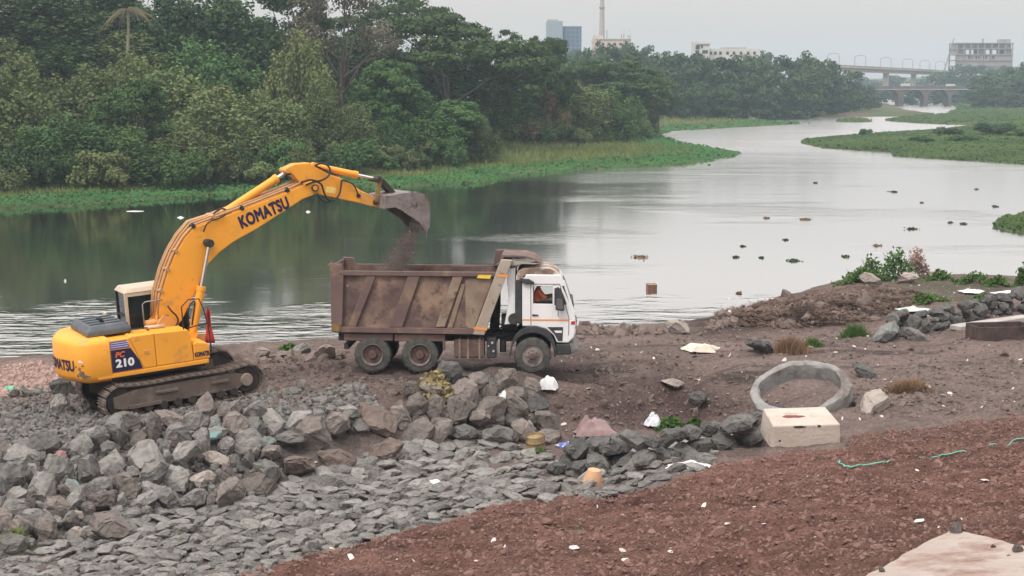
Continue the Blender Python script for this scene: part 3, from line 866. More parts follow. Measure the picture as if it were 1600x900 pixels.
GRAV = [[(-30, 640), (140, 640), (170, 655), (260, 645), (420, 615), (560, 600), (600, 640), (440, 652), (330, 640), (230, 650), (130, 684), (-30, 700)],
        [(0, 610), (110, 600), (150, 640), (0, 660)], [(400, 560), (530, 555), (560, 590), (640, 592), (640, 612), (420, 640)],
        [(870, 580), (1200, 575), (1200, 640), (900, 680), (860, 620)], [(1330, 580), (1620, 560), (1620, 640), (1330, 660)], [(900, 520), (1400, 515), (1620, 520), (1620, 570), (900, 580)], HEAP1, HEAP2, APRON]
G1, G2 = [GRAV[i] for i in (0, 1, 6, 7, 8)], [GRAV[i] for i in (2, 3, 4, 5)]
pp = hits(pix_scatter(G1, (2300, 420, 900, 400, 900), rs2))
ss = rs2.gamma(2.0, 0.033, len(pp)) + 0.025
pp[:, 2] += ss * 0.15
scatter('rubble', PEB, pp, np.stack([ss * 1.2, ss, ss * .8], 1), M_rock, 'loose grey rubble strewn over the worked bank', 'rubble', rs=rs2)
G2.append([(1100, 512), (1120, 488), (1200, 470), (1300, 455), (1330, 446), (1400, 448), (1480, 462), (1430, 490), (1370, 500), (1300, 512), (1200, 514)])
pp = hits(pix_scatter(G2, (900, 520, 900, 750, 700), rs2))
ss = rs2.gamma(1.6, 0.036, len(pp)) + 0.02
ss[-700:] *= 1.7
scatter('bank_clods', PEB, pp, np.stack([ss * 1.3, ss, ss * .7], 1), M_earthrock, 'brown earth clods and pebbles on the dirt road and pit sides', 'earth clods', rs=rs2)
# earth clods on the red soil
cm = (_in > 6) & (spy < 915) & (spx > 300) & (spx < 1640)
ci = np.flatnonzero(cm.ravel()); ci = rs2.choice(ci, 17000)
cp = SOILP[ci] + rs2.normal(0, .03, (17000, 3)) * np.array((1, 1, .2))
cs = rs2.gamma(1.3, 0.019, 17000) + 0.012
M_clod = mat('red clods', (.146, .078, .063), 0.95, (.232, .142, .120), 3.0, (.3, .7), bump=0.3, bump_scale=30)
scatter('soil_clods', PEB, cp, np.stack([cs * 1.3, cs, cs * .8], 1), M_clod, 'crumbly red clods covering the foreground slope', 'soil clods', rs=rs2)
# ================================================================ EXCAVATOR
YEL = (.80, .36, .028)
M_yel = mat('yellow machine paint', (.92, .405, .042), 0.45, (.84, .355, .038), 1.0, (.3, .7), color3=(.36, .22, .10), scale3=2.3, thresh3=(.56, .78), spec=0.4, bump=.08, bump_scale=5)
M_yelworn = mat('worn yellow paint', (.70, .32, .045), 0.6, (.58, .30, .10), 2.2, (.35, .65), color3=(.26, .15, .085), scale3=3.0, thresh3=(.56, .66))
M_cream = mat('cream cab paint', (.60, .49, .36), 0.5, (.46, .40, .33), 1.6, (.3, .7))
M_hood = mat('grey blue hood plastic', (.055, .070, .088), 0.55, (.10, .115, .13), 2.0, (.3, .7), color3=(.2, .19, .17), scale3=4, thresh3=(.62, .75))
M_track = mat('dusty track steel', (.095, .072, .062), 0.85, (.17, .132, .112), 3.0, (.3, .7), bump=0.4, bump_scale=20, color3=(.23, .185, .16), scale3=2.2, thresh3=(.52, .66))
M_trackdk = mat('greasy dark steel', (.022, .020, .019), 0.8, (.05, .043, .038), 4.0)
M_hose = mat('black hose rubber', (.018, .017, .017), 0.6)
M_chrome = mat('chromed rod', (.80, .80, .80), 0.18, metal=1.0)
M_bucket = mat('bare bucket steel', (.155, .130, .125), 0.7, (.26, .23, .22), 2.5, (.3, .7), bump=0.5, bump_scale=9, color3=(.08, .055, .045), scale3=3.0, thresh3=(.54, .68))
M_navy = mat('navy decal', (.012, .013, .055), 0.45)
M_violet = mat('violet decal', (.12, .10, .36), 0.5)
M_letter = mat('dark blue lettering', (.018, .012, .06), 0.5)
M_orangeletter = mat('orange lettering', (.75, .14, .03), 0.5)
M_white = mat('white lettering', (.82, .82, .80), 0.5)
M_black = mat('black paint', (.02, .02, .02), 0.5)
M_cabglass = glass('tinted cab glass', (.012, .022, .022), 0.8)
M_seat = mat('grey seat cloth', (.10, .11, .115), 0.9)

EXC_YAW, EXC_PITCH = R(30), R(3.6)
EXC_LOC = Vector((-9.72, 40.0, 1.17))
EM = Matrix.Translation(EXC_LOC) @ Matrix.Rotation(EXC_YAW, 4, 'Z') @ Matrix.Rotation(-EXC_PITCH, 4, 'Y')
exc = empty('excavator', matrix=EM)
tag(exc, 'yellow crawler excavator tipping its bucket over the truck', 'excavator')
def ep(px, py, v): return on_plane(EM, px, py, v)
def epoly(lst, v): return [ep(x, y, v) for x, y in lst]

# ---- tracks
def make_track(side):
    """side -1: the near track; +1: the far one"""
    yaw = R(2)
    fr = MB()
    L0, L1_, zt, zb = -2.02, 2.02, 0.86, 0.10
    v0, v1 = -0.24, 0.24
    # track frame with a sloping top cover and a step
    fr.prism([(-1.98, .36), (-1.75, .28), (1.45, .30), (1.62, .40), (1.62, .70), (1.3, .76), (-1.4, .76), (-1.98, .64)], v0, v1)
    root = fr.build('track', M_track, exc, bevel=0.02, loc=(.27, side * 1.24, -.20), rot=(0, 0, yaw))
    MB().box((-.55, side * .27, .60), (.62, .08, .07)).build('step', M_track, root, bevel=.01)
    MB().box((.95, side * .27, .60), (.50, .08, .07)).build('step', M_track, root, bevel=.01)
    # guard along the rollers
    MB().box((-1.15, side * .25, .33), (.9, .06, .10)).build('roller_guard', M_track, root, bevel=.01)
    for k in range(8):
        u = -1.45 + k * 0.40
        MB().lathe((u, 0, .24), [(.02, -.26), (.10, -.26), (.13, -.2), (.13, .2), (.10, .26), (.02, .26)], 'y', 14).build('roller', M_trackdk, root, smooth_shade=True, auto=True)
    for u, rr, nm in ((1.78, .36, 'idler'), (-1.78, .38, 'sprocket')):
        MB().lathe((u, 0, .49), [(.03, -.2), (rr - .03, -.17), (rr, -.12), (rr, .12), (rr - .03, .17), (.03, .2)], 'y', 24).build(nm, M_trackdk, root, smooth_shade=True, auto=True)
    MB().lathe((1.72, side * .22, .52), [(.02, .08 * side), (.16, .08 * side), (.18, .05 * side), (.18, -.1 * side), (.02, -.1 * side)], 'y', 20).build('hub_cover', mat('dry mud', (.27, .22, .18), .9, (.2, .16, .13), 6), root, smooth_shade=True, auto=True)
    # belt path: shoes laid one by one
    path = []
    rr = 0.44
    def arc(c, a0, a1, n):
        for i in range(n + 1):
            a = a0 + (a1 - a0) * i / n
            path.append((c[0] + rr * math.cos(a), c[1] + rr * math.sin(a)))
    arc((-1.78, .49), R(-90), R(-270), 10)
    for i in range(1, 12):
        t = i / 12; path.append((-1.78 + 3.56 * t, .93 - 0.06 * math.sin(t * math.pi) - .02 * math.sin(t * math.pi * 3)))
    arc((1.78, .49), R(90), R(-90), 10)
    path.append((-1.78, .05))
    pts = [Vector((p[0], 0, p[1])) for p in path]
    seg = [(pts[i + 1] - pts[i]).length for i in range(len(pts) - 1)]; tot = sum(seg)
    n = 46
    shoe = MB(); shoe.box((0, 0, 0), (.185, .60, .025))
    for gx_, hh in ((-.075, .045), (-.01, .035), (.06, .035)): shoe.box((gx_, 0, .012 + hh / 2), (.018, .60, hh))
    shoe.box((0, .09, -.045), (.17, .04, .07)); shoe.box((0, -.09, -.045), (.17, .04, .07))
    first = None
    for k in range(n):
        s = tot * (k + .5) / n; i = 0
        while s > seg[i]: s -= seg[i]; i += 1
        t = (pts[i + 1] - pts[i]).normalized(); p = pts[i] + t * s
        nrm = Vector((-t.z, 0, t.x))
        M = Matrix((t, Vector((0, 1, 0)).cross(Vector((0, 0, 0))) if False else nrm.cross(t), nrm)).transposed()
        e = M.to_euler()
        if first is None:
            first = shoe.build('track_shoe', M_track, root, loc=p, rot=e)
        else:
            link('track_shoe', first.data, root, p, e)
    return root
make_track(-1); make_track(1)
MB().prism([(-1.2, .22), (1.4, .22), (1.0, .72), (-.8, .72)], -1.0, 1.0).build('car_body', M_trackdk, exc, bevel=.03)
MB().lathe((0, 0, 0), [(.2, .70), (.72, .70), (.72, 1.02), (.2, 1.02)], 'z', 36).build('slew_ring', M_trackdk, exc)

# ---- upper structure
VN = -1.36
MB().slab([(-2.0, VN), (1.02, VN), (1.02, -.5), (1.3, -.42), (1.3, .42), (1.02, .5), (1.02, 1.34), (-2.0, 1.34)], .93, 1.06).build('revolving_deck', M_yel, exc, bevel=.025)
MB().slab([(-1.9, -1.2), (.95, -1.2), (.95, 1.2), (-1.9, 1.2)], .84, .925).build('deck_underside', M_trackdk, exc)
def cw_plan(inset=0.0):
    a = 1.37 - inset
    P = [(-1.62, -a), (-2.02, -a)]
    for k in range(1, 7):
        t = k / 6 * math.pi / 2
        P.append((-2.02 - (.46 - inset) * math.sin(t), -a + .42 * (1 - math.cos(t))))
    for k in range(1, 12):
        v = (-a + .42) + (2 * a - .84) * k / 12
        P.append((-2.48 + inset - .26 * (1 - (v / (a - .42)) ** 2), v))
    for k in range(0, 7):
        t = (6 - k) / 6 * math.pi / 2
        P.append((-2.02 - (.46 - inset) * math.sin(t), a - .42 * (1 - math.cos(t))))
    P.append((-1.62, a))
    return P
cw = MB(); A, B, C_ = cw_plan(0.0), cw_plan(0.14), cw_plan(0.05)
n = len(A)
rings = [(B, .86), (C_, .93), (A, 1.05), (A, 1.86), (C_, 1.955), (B, 2.0)]
V = [(x, y, z) for P, z in rings for x, y in P]
F = [tuple(range(n - 1, -1, -1)), tuple(range(5 * n, 6 * n))]
for r in range(5):
    F += [(r * n + i, r * n + (i + 1) % n, (r + 1) * n + (i + 1) % n, (r + 1) * n + i) for i in range(n)]
cw.add(V, F)
cwo = cw.build('counterweight', M_yel, exc, smooth_shade=True, auto=True)
# scuffs knocked out of the paint on the rear corner
M_scuff = mat('rust scuff', (.10, .055, .03), .9, (.20, .16, .13), 8.0)
def cw_surface(s, w):
    """point on the counterweight's outside at plan arc length s from the near side edge"""
    P = [Vector((x, y, 0)) for x, y in A]
    for i in range(len(P) - 1):
        d = (P[i + 1] - P[i]).length
        if s <= d or i == len(P) - 2:
            q = P[i].lerp(P[i + 1], s / d); t = (P[i + 1] - P[i]).normalized()
            nn = Vector((t.y, -t.x, 0))
            if nn.dot(Vector((q.x + 1.0, q.y, 0))) < 0: nn = -nn
            return Vector((q.x, q.y, w)), nn
        s -= d
rs = np.random.default_rng(4)
for (s0, w0, a, b) in ((.78, 1.15, .09, .10), (.68, 1.06, .12, .05), (.84, 1.28, .05, .06), (.98, 1.32, .06, .03), (.74, 1.36, .04, .03), (.92, 1.09, .05, .05), (.80, 1.47, .10, .04)):
    pts = []
    for k in range(11):
        an = k / 11 * 6.283; q = rs.uniform(.55, 1.1)
        p, nn = cw_surface(s0 + a * q * math.cos(an), w0 + b * q * math.sin(an)); pts.append(p + nn * .006)
    c, nn = cw_surface(s0, w0)
    m = MB(); m.add(pts + [c + nn * .007], [(k, (k + 1) % 11, 11) for k in range(11)])
    m.build('paint_scuff', M_scuff if w0 < 1.4 else M_white, cwo)
# rear lettering follows the curved casting
me, V = text_mesh('KOMATSU', .40, extrude=0.0, fat=.016)
W = V[:, 0].max()
span = (1.08, 2.5)
newV = []
for x, y, z in V:
    p, nn = cw_surface(span[1] - (span[1] - span[0]) * (x / W), 1.20 + y * 0.95); newV.append(p + nn * (.009 + z))
for v, q in zip(me.vertices, newV): v.co = q
me.materials.clear(); me.materials.append(M_letter); link('lettering', me, cwo)

# side housing: panels with their own gaps
def side_panel(name, prof, m, v0=VN, v1=-.55, parent=exc, bev=.022):
    return MB().prism(prof, v0, v1).build(name, m, parent, bevel=bev)
side_panel('side_panel', [(-1.615, 1.065), (-1.615, 1.94), (-1.09, 1.94), (-.76, 1.065)], M_yel)
pan = side_panel('side_door', [(-.755, 1.065), (-1.083, 1.93), (-1.02, 1.975), (-.42, 1.965), (-.42, 1.065)], M_yel)
MB().box((-.66, VN - .012, 1.50), (.12, .02, .09)).build('latch', M_yelworn, pan, bevel=.006)
big = side_panel('side_door', [(-.408, 1.065), (-.408, 1.965), (.50, 1.93), (.56, 1.80), (.60, 1.065)], M_yel)
tb = side_panel('toolbox', [(.612, 1.065), (.612, 1.52), (.70, 1.56), (1.0, 1.50), (1.06, 1.40), (1.06, 1.065)], M_yel, v1=-.5, bev=.03)
# decals: violet stripes over a navy field
vd = MB(); vd.prism([(-1.60, 1.70), (-1.60, 1.90), (-1.16, 1.90), (-1.09, 1.70)], VN - .006, VN - .001); vdo = vd.build('violet_decal', M_violet, exc)
for w in (1.745, 1.80, 1.855): MB().box((-1.355, VN - .0085, w), (.46, .003, .012)).build('stripe', M_white, vdo)
nd = MB(); nd.prism([(-1.60, 1.085), (-1.60, 1.675), (-1.075, 1.675), (-.86, 1.30), (-.80, 1.085)], VN - .006, VN - .001); ndo = nd.build('navy_decal', M_navy, exc)
def flat_text(txt, size, u, w, m, parent, v=VN - .010, ang=0.0, shear=0.0, bold=.0, sx=1.0, width=1.0):
    me, V = text_mesh(txt, size, shear, 0.0, 0.0, width, fat=bold)
    ca, sa = math.cos(ang), math.sin(ang)
    for vv in me.vertices:
        x, y, zz = vv.co.x * sx, vv.co.y, vv.co.z
        vv.co = (u + x * ca - y * sa, v - zz, w + x * sa + y * ca)
    me.materials.clear(); me.materials.append(m)
    return link('lettering', me, parent)
flat_text('PC', .20, -1.50, 1.47, M_orangeletter, ndo, bold=.008, shear=.2)
flat_text('210', .29, -1.50, 1.21, M_white, ndo, bold=.014, sx=1.12)
flat_text('KOMATSU', .17, .63, 1.16, M_letter, tb, bold=.010, sx=.56)
# deck tops and the grey engine hood
MB().slab([(-1.66, -.52), (.30, -.52), (.30, -.12), (-1.66, -.12)], 1.065, 1.90).build('pump_cover', M_yel, exc, bevel=.02)
MB().slab([(-1.64, -1.30), (-.43, -1.30), (-.43, -.13), (-1.64, -.13)], 1.90, 1.935).build('hood_deck', M_yelworn, exc)
MB().slab([(-1.66, -.10), (-.75, -.10), (-.75, 1.32), (-1.66, 1.32)], 1.065, 1.90).build('engine_housing', M_yelworn, exc, bevel=.02)
hood = MB().add([( -2.05, -.86, 2.0), (-.86, -.86, 2.0), (-.86, .95, 2.0), (-2.05, .95, 2.0),
                 (-2.05, -.86, 2.14), (-.86, -.86, 2.14), (-.86, .95, 2.14), (-2.05, .95, 2.14),
                 (-1.95, -.76, 2.27), (-.98, -.76, 2.27), (-.98, .85, 2.27), (-1.95, .85, 2.27)],
                [(0, 3, 2, 1), (0, 1, 5, 4), (1, 2, 6, 5), (2, 3, 7, 6), (3, 0, 4, 7), (4, 5, 9, 8), (5, 6, 10, 9), (6, 7, 11, 10), (7, 4, 8, 11), (8, 9, 10, 11)]).build('engine_hood', M_hood, exc, bevel=.035)
for k in range(4): MB().box((-1.46, -.50 + k * .36, 2.285), (.84, .10, .03)).build('hood_rib', M_hood, hood, bevel=.01)
MB().box((-.92, -.30, 2.20), (.06, .7, .05)).build('vent_slot', M_black, hood)
MB().tube([(-1.5, -.45, 2.27), (-1.55, -.47, 2.38), (-1.66, -.49, 2.44)], [.05, .055, .04], 10).build('exhaust_pipe', M_black, exc, smooth_shade=True)

# ---- cab on the far side
c0, c1, d0, d1, zb, zt = -.66, 1.10, .36, 1.34, 1.06, 2.96
cab = MB().slab([(c0, d0), (c1, d0), (c1, d1), (c0, d1)], zb, 1.45).build('cab', M_yelworn, exc, bevel=.03)
roof = MB(); roof.add([(c0 - .02, d0 - .02, 2.84), (c1, d0 - .02, 2.84), (c1, d1 + .02, 2.84), (c0 - .02, d1 + .02, 2.84), (c0 + .08, d0 + .08, 2.98), (c1 - .12, d0 + .08, 2.98), (c1 - .12, d1 - .08, 2.98), (c0 + .08, d1 - .08, 2.98)],
                      [(0, 3, 2, 1), (0, 1, 5, 4), (1, 2, 6, 5), (2, 3, 7, 6), (3, 0, 4, 7), (4, 5, 6, 7)])
roof.build('roof', M_cream, cab, bevel=.03)
for (u, v, m) in ((c0 + .05, d0 + .04, M_cream), (c1 - .05, d0 + .04, M_black), (c0 + .05, d1 - .04, M_black), (c1 - .05, d1 - .04, M_black)):
    MB().box((u, v, 2.145), (.09, .08, 1.395)).build('pillar', m, cab, bevel=.012)
MB().box(((c0 + c1) / 2, d0 + .04, 2.79), (1.58, .075, .09)).build('window_header', M_cream, cab)
MB().box(((c0 + c1) / 2, d0 + .04, 1.50), (1.58, .075, .09)).build('window_sill', M_cream, cab)
for nm, c, s in (('side_glass', ((c0 + c1) / 2, d0 + .05, 2.145), (1.58, .012, 1.2)), ('rear_glass', (c0 + .05, (d0 + d1) / 2, 2.145), (.012, .82, 1.36)),
                 ('side_glass', ((c0 + c1) / 2, d1 - .05, 2.145), (1.58, .012, 1.36)), ('windscreen', (c1 - .05, (d0 + d1) / 2, 2.145), (.012, .82, 1.36))):
    MB().box(c, s).build(nm, M_cabglass, cab)
MB().box((c0 + .03, (d0 + d1) / 2, 2.2), (.03, .82, .05)).build('glass_rail', M_black, cab)
seat = MB(); seat.box((-.05, .85, 1.70), (.5, .5, .14)); seat.box((-.27, .85, 2.05), (.13, .48, .62)); seat.box((-.28, .85, 2.45), (.10, .28, .18))
seat.build('seat', M_seat, cab, bevel=.04)
MB().tube([(.35, .62, 1.5), (.38, .62, 1.9), (.36, .64, 1.98)], .025, 8).build('control_lever', M_black, cab)
mir = MB().box((c0 - .30, 1.46, 2.16), (.05, .30, .16)).build('mirror', M_cream, exc, bevel=.02)
MB().tube([(c0 + .1, 1.34, 2.0), (c0 - .1, 1.44, 2.05), (c0 - .28, 1.46, 2.14)], .014, 6).build('bracket', M_black, mir)

# ---- boom (outline taken on its near face), plates and hinge pins
VB = -.27
boom_out = [(248, 512), (244, 498), (251, 462), (262, 425), (273, 398), (288, 373), (304, 354), (328, 346), (352, 337), (400, 319), (450, 299), (477, 287), (488, 283), (498, 287), (499, 297), (490, 305),
            (474, 311), (440, 333), (401, 358), (367, 377), (345, 393), (326, 412), (315, 436), (308, 452), (297, 475), (285, 500), (274, 513)]
bo = MB().prism(epoly(boom_out, VB), VB, -VB).build('boom', M_yel, exc, bevel=.03)
# raised edge bars along the top of the boom carry the steel oil pipes
def pl(lst, v): return [(ep(x, y, VB)[0], v, ep(x, y, VB)[1]) for x, y in lst]
M_pipe = mat('dusty pipe paint', (.52, .30, .14), .65, (.40, .24, .13), 4.0)
for v, off in ((-.24, 0), (-.10, 2), (.06, 3), (.20, 3)):
    MB().tube(pl([(247 - off, 500 - off), (249 - off, 462 - off), (260 - off, 423 - off), (271 - off, 396 - off), (286 - off, 371 - off), (303 - off, 351 - off), (328, 342 - off), (352, 333 - off), (400, 315 - off), (450, 295 - off), (474, 284 - off)], v), .035, 8).build('oil_pipe', M_pipe, bo, smooth_shade=True)
for x, y in ((262, 421), (275, 392), (302, 353), (334, 339), (378, 325), (449, 297), (252, 455)):
    u, w = ep(x, y, VB); MB().box((u, 0, w), (.10, .60, .13), Matrix.Rotation(-R(35), 3, 'Y')).build('pipe_clamp', M_trackdk if x in (449, 378, 302) else M_pipe, bo, bevel=.01)
def pin(px, py, v0, v1, r, m, parent, name='hinge_pin'):
    u, w = ep(px, py, min(v0, v1)); return MB().lathe((u, 0, w), [(.01, v0), (r, v0), (r, v1), (.01, v1)], 'y', 18).build(name, m, parent, bevel=.008)
pin(327, 380, -.50, .50, .105, M_trackdk, bo); pin(493, 294, -.34, .34, .10, M_trackdk, bo); pin(262, 500, -.40, .40, .12, M_trackdk, bo)
A0, A1 = ep(377, 357, VB), ep(453, 323.5, VB)
ang = math.atan2(A1[1] - A0[1], A1[0] - A0[0]); LT = math.hypot(A1[0] - A0[0], A1[1] - A0[1])
me, V = text_mesh('KOMATSU', .5, 0, 0, 0)
flat_text('KOMATSU', .47, A0[0], A0[1], M_letter, bo, v=VB - .008, ang=ang, bold=.024, sx=LT / V[:, 0].max() * 1.02, width=1.06)
# boom bracket on the deck
for s in (-1, 1):
    MB().prism(epoly([(236, 548), (240, 510), (252, 492), (268, 494), (285, 520), (318, 520), (318, 548)], VB), s * .38 - .04, s * .38 + .04).build('boom_bracket', M_yelworn, exc, bevel=.012)
# ---- cylinders
def cylinder(name, a, j, b, v, rb, rrod, m=M_yel):
    """a: base pin, j: gland end of the barrel, b: rod eye (pixels on the plane v)"""
    pa, pj, pb = [Vector((ep(*q, v)[0], v, ep(*q, v)[1])) for q in (a, j, b)]
    d = (pb - pa).normalized(); pj = pa + d * (pj - pa).length
    o = MB().tube([pa, pa + d * .06, pj - d * .12, pj - d * .12, pj], [rb * .8, rb, rb, rb * 1.14, rb * 1.14], 18).build(name, m, exc, smooth_shade=True, auto=True)
    MB().tube([pj - d * .02, pb], rrod, 14).build('piston_rod', M_chrome, o, smooth_shade=True, auto=True)
    for p in (pa, pb): MB().lathe(p, [(.01, -rb * .9), (rb * 1.0, -rb * .9), (rb * 1.0, rb * .9), (.01, rb * .9)], 'y', 14).build('rod_eye', M_trackdk if p is pb else m, o, bevel=.008)
    return o
for v in (-.42, .42): cylinder('boom_cylinder', (301, 522), (313, 447), (327, 380), v, .115, .052)
cylinder('arm_cylinder', (349, 333), (433, 278), (450, 267), 0.0, .115, .055)
cylinder('bucket_cylinder', (490, 259), (558, 273), (590, 280), 0.0, .095, .042)
for s in (-1, 1): MB().prism(epoly([(338, 343), (342, 330), (350, 326), (358, 330), (362, 336)], 0), s * .17 - .025, s * .17 + .025).build('cylinder_bracket', M_yelworn, bo, bevel=.008)
# ---- arm
VA = -.20
arm_out = [(446, 268), (449, 262), (462, 256), (485, 254.5), (494, 262), (513, 272), (530, 277), (551, 288), (564, 298), (581, 305), (591, 311), (600, 320), (597, 325), (588, 323), (560, 317), (525, 309.5), (504, 305), (490, 301), (470, 287), (458, 273)]
ar = MB().prism(epoly(arm_out, VA), VA, -VA).build('arm', M_yel, exc, bevel=.025)
MB().prism(epoly([(562, 298.5), (581, 305.5), (591, 311.5), (600, 320), (597, 325), (588, 323.3), (564, 318)], VA), VA - .006, -VA + .006).build('worn_arm_end', M_yelworn, ar, bevel=.01)
pin(450, 267, -.26, .26, .075, M_yelworn, ar); pin(561, 306, -.25, .25, .06, M_trackdk, ar); pin(588, 316, -.26, .26, .085, M_trackdk, ar); pin(493, 294, -.36, .36, .07, M_yelworn, ar)
u, w = ep(517, 297, VA); MB().box((u, VA - .004, w), (.30, .004, .17), Matrix.Rotation(R(14), 3, 'Y')).build('label_plate', mat('pale yellow sticker', (.85, .55, .10), .5, (.9, .75, .3), 20.0), ar)
# ---- bucket linkage
def link_bar(name, a, b, v, w_, m, th=.05):
    pa, pb = [Vector((ep(*q, v)[0], v, ep(*q, v)[1])) for q in (a, b)]
    return MB().bar(pa, pb, th, w_).build(name, m, exc, bevel=.02)
for v in (-.24, .24): link_bar('guide_link', (588, 316), (593, 281), v, .15, mat('dirty ochre paint', (.30, .19, .06), .8, (.12, .09, .06), 6.0))
link_bar('bucket_link', (593, 281), (614, 304), 0.0, .16, M_trackdk, .30)
pin(593, 281, -.34, .34, .075, M_trackdk, exc, 'link_pin'); pin(614, 305, -.34, .34, .07, M_trackdk, exc, 'link_pin')
# ---- bucket: shell, side plates, ears, teeth
VK = -.60
shell = epoly([(627, 302), (644, 299.7), (658.6, 301.8), (666, 306), (670, 313), (672, 323), (672, 340), (670.5, 357)], VK)
side = epoly([(603, 306), (627, 302), (644, 299.7), (658.6, 301.8), (666, 306), (670, 313), (672, 323), (672, 340), (670.5, 357), (664, 360), (654, 346), (631, 331), (618, 324), (600, 326)], VK)
bk = MB()
cen = np.mean(np.array(shell), 0)
n = len(shell)
inner = []
for i, (u, w) in enumerate(shell):
    d = np.array((cen[0] - .25 - u, cen[1] - .25 - w)); d = d / np.linalg.norm(d) * .05; inner.append((u + d[0], w + d[1]))
bk.add([(u, VK + .02, w) for u, w in shell] + [(u, -VK - .02, w) for u, w in shell] + [(u, VK + .02, w) for u, w in inner] + [(u, -VK - .02, w) for u, w in inner],
       [(i, i + 1, i + 1 + n, i + n) for i in range(n - 1)] + [(2 * n + i, 3 * n + i, 3 * n + i + 1, 2 * n + i + 1) for i in range(n - 1)] +
       [(0, n, 3 * n, 2 * n), (n - 1, 3 * n - 1, 4 * n - 1, 2 * n - 1)] + [(i, 2 * n + i, 2 * n + i + 1, i + 1) for i in range(n - 1)] + [(n + i, n + i + 1, 3 * n + i + 1, 3 * n + i) for i in range(n - 1)])
bko = bk.build('bucket', M_bucket, exc)
for s in (-1, 1):
    MB().prism(side, s * .60 - .022, s * .60 + .022).build('side_plate', M_bucket, bko, bevel=.008)
    MB().prism(epoly([(664, 361), (654, 347), (631, 332), (633, 328), (656, 342), (668, 357)], VK), s * .635 - .018, s * .635 + .018).build('side_cutter', M_bucket, bko, bevel=.005)
for v in (-.27, .27): MB().prism(epoly([(600, 326), (596, 318), (606, 305), (612, 300), (620, 302), (632, 300), (645, 298.5), (640, 306), (625, 312), (615, 322)], 0), v - .03, v + .03).build('bucket_ear', M_bucket, bko, bevel=.008)
MB().prism(epoly([(600, 326), (603, 306), (627, 302), (624, 308), (608, 312), (604, 326)], VK), -.58, .58).build('bucket_back', M_bucket, bko)
L0_ = ep(668, 357.5, VK); 
dn = Vector((ep(667.5, 371, VK)[0] - L0_[0], 0, ep(667.5, 371, VK)[1] - L0_[1]))
for k in range(5):
    v = -.53 + k * .265
    p = Vector((L0_[0], v, L0_[1]))
    MB().tube([p - dn * .35, p + dn * .25, p + dn], [.055, .05, .018], 4).build('tooth', M_bucket, bko)
MB().prism([(L0_[0] - .05, L0_[1] + .12), (L0_[0] + .03, L0_[1] + .12), (L0_[0] + .02, L0_[1] - .03), (L0_[0] - .03, L0_[1] - .03)], -.60, .60).build('cutting_lip', M_bucket, bko)
# ---- hoses around the boom tip and on the arm
def hose(lst, v, r=.028, parent=exc):
    P = [Vector((ep(x, y, v + dv)[0], v + dv, ep(x, y, v + dv)[1])) for x, y, dv in lst]
    Q = []
    for i in range(len(P) - 1):
        p0, p1, p2, p3 = P[max(i - 1, 0)], P[i], P[i + 1], P[min(i + 2, len(P) - 1)]
        for t in (0, .25, .5, .75):
            Q.append(.5 * ((2 * p1) + (p2 - p0) * t + (2 * p0 - 5 * p1 + 4 * p2 - p3) * t * t + (3 * p1 - p0 - 3 * p2 + p3) * t ** 3))
    Q.append(P[-1])
    return MB().tube(Q, r, 7).build('hose', M_hose, parent, smooth_shade=True)
hose([(470, 285, 0), (485, 281, -.05), (498, 283, -.08), (512, 276, -.06), (516, 266, -.02), (511, 258, 0), (500, 255.5, 0.02), (492, 259, .03)], -.30)
hose([(478, 289, 0), (492, 284, -.06), (502, 288, -.1), (506, 300, -.1), (513, 312, -.1), (522, 312.5, -.08), (530, 304, -.04), (533, 290, 0), (534, 281, .02)], -.30)
hose([(534, 281, 0), (546, 285, 0), (554, 291, -.02), (558, 300, -.03), (561, 306, 0)], -.26, .022)
hose([(496, 302, 0), (502, 312, 0), (511, 315.5, 0), (519, 313, 0)], -.32, .022)
hose([(492, 259, 0), (500, 262, 0), (512, 268, 0), (522, 272, 0)], -.12, .022)
hose([(330, 338, 0), (338, 330, -.04), (347, 326, -.05), (356, 329, 0)], -.15, .025)
hose([(318, 362, 0), (322, 352, -.02), (330, 345, 0), (345, 340, 0), (352, 336, 0)], -.31, .02)
hose([(262, 478, 0), (268, 486, -.06), (276, 494, -.06), (278, 504, 0), (270, 512, .02)], -.42, .025)
hose([(296, 498, 0), (294, 484, 0), (304, 470, 0), (300, 508, 0)], -.50, .02)
# ---- handrails
def rail(name, pts, r=.018, m=M_black): return MB().tube(pts, r, 7).build(name, m, exc, smooth_shade=True)
rail('handrail', [(.42, VN + .10, 1.93), (.42, VN + .10, 2.55), (.62, VN + .10, 2.72), (.92, VN + .10, 2.70), (1.02, VN + .1, 2.40), (1.10, VN + .08, 1.95), (1.12, VN + .06, 1.60), (1.12, VN + .05, 1.30), (1.06, VN + .04, 1.14)])
rail('handrail', [(.55, VN + .10, 1.95), (.78, VN + .10, 1.99), (1.08, VN + .09, 2.02)])
rail('handrail', [(-.36, -.30, 1.92), (-.36, -.30, 2.60), (-.28, -.30, 2.66), (.20, -.30, 2.66)], .018, mat('grey rail', (.25, .27, .28), .5))
rail('handrail', [(-.95, -.9, 1.97), (-.93, -.9, 2.06), (-.45, -.9, 2.06), (-.43, -.9, 1.97)])
MB().tube([(-.45, -.66, 2.02), (.08, -.66, 2.0)], .05, 10).build('filter_can', M_cream, exc, smooth_shade=True)
MB().tube([(-.30, -.2, 2.02), (.20, -.2, 2.06)], .11, 12).build('swing_motor', M_yelworn, exc, smooth_shade=True, auto=True)

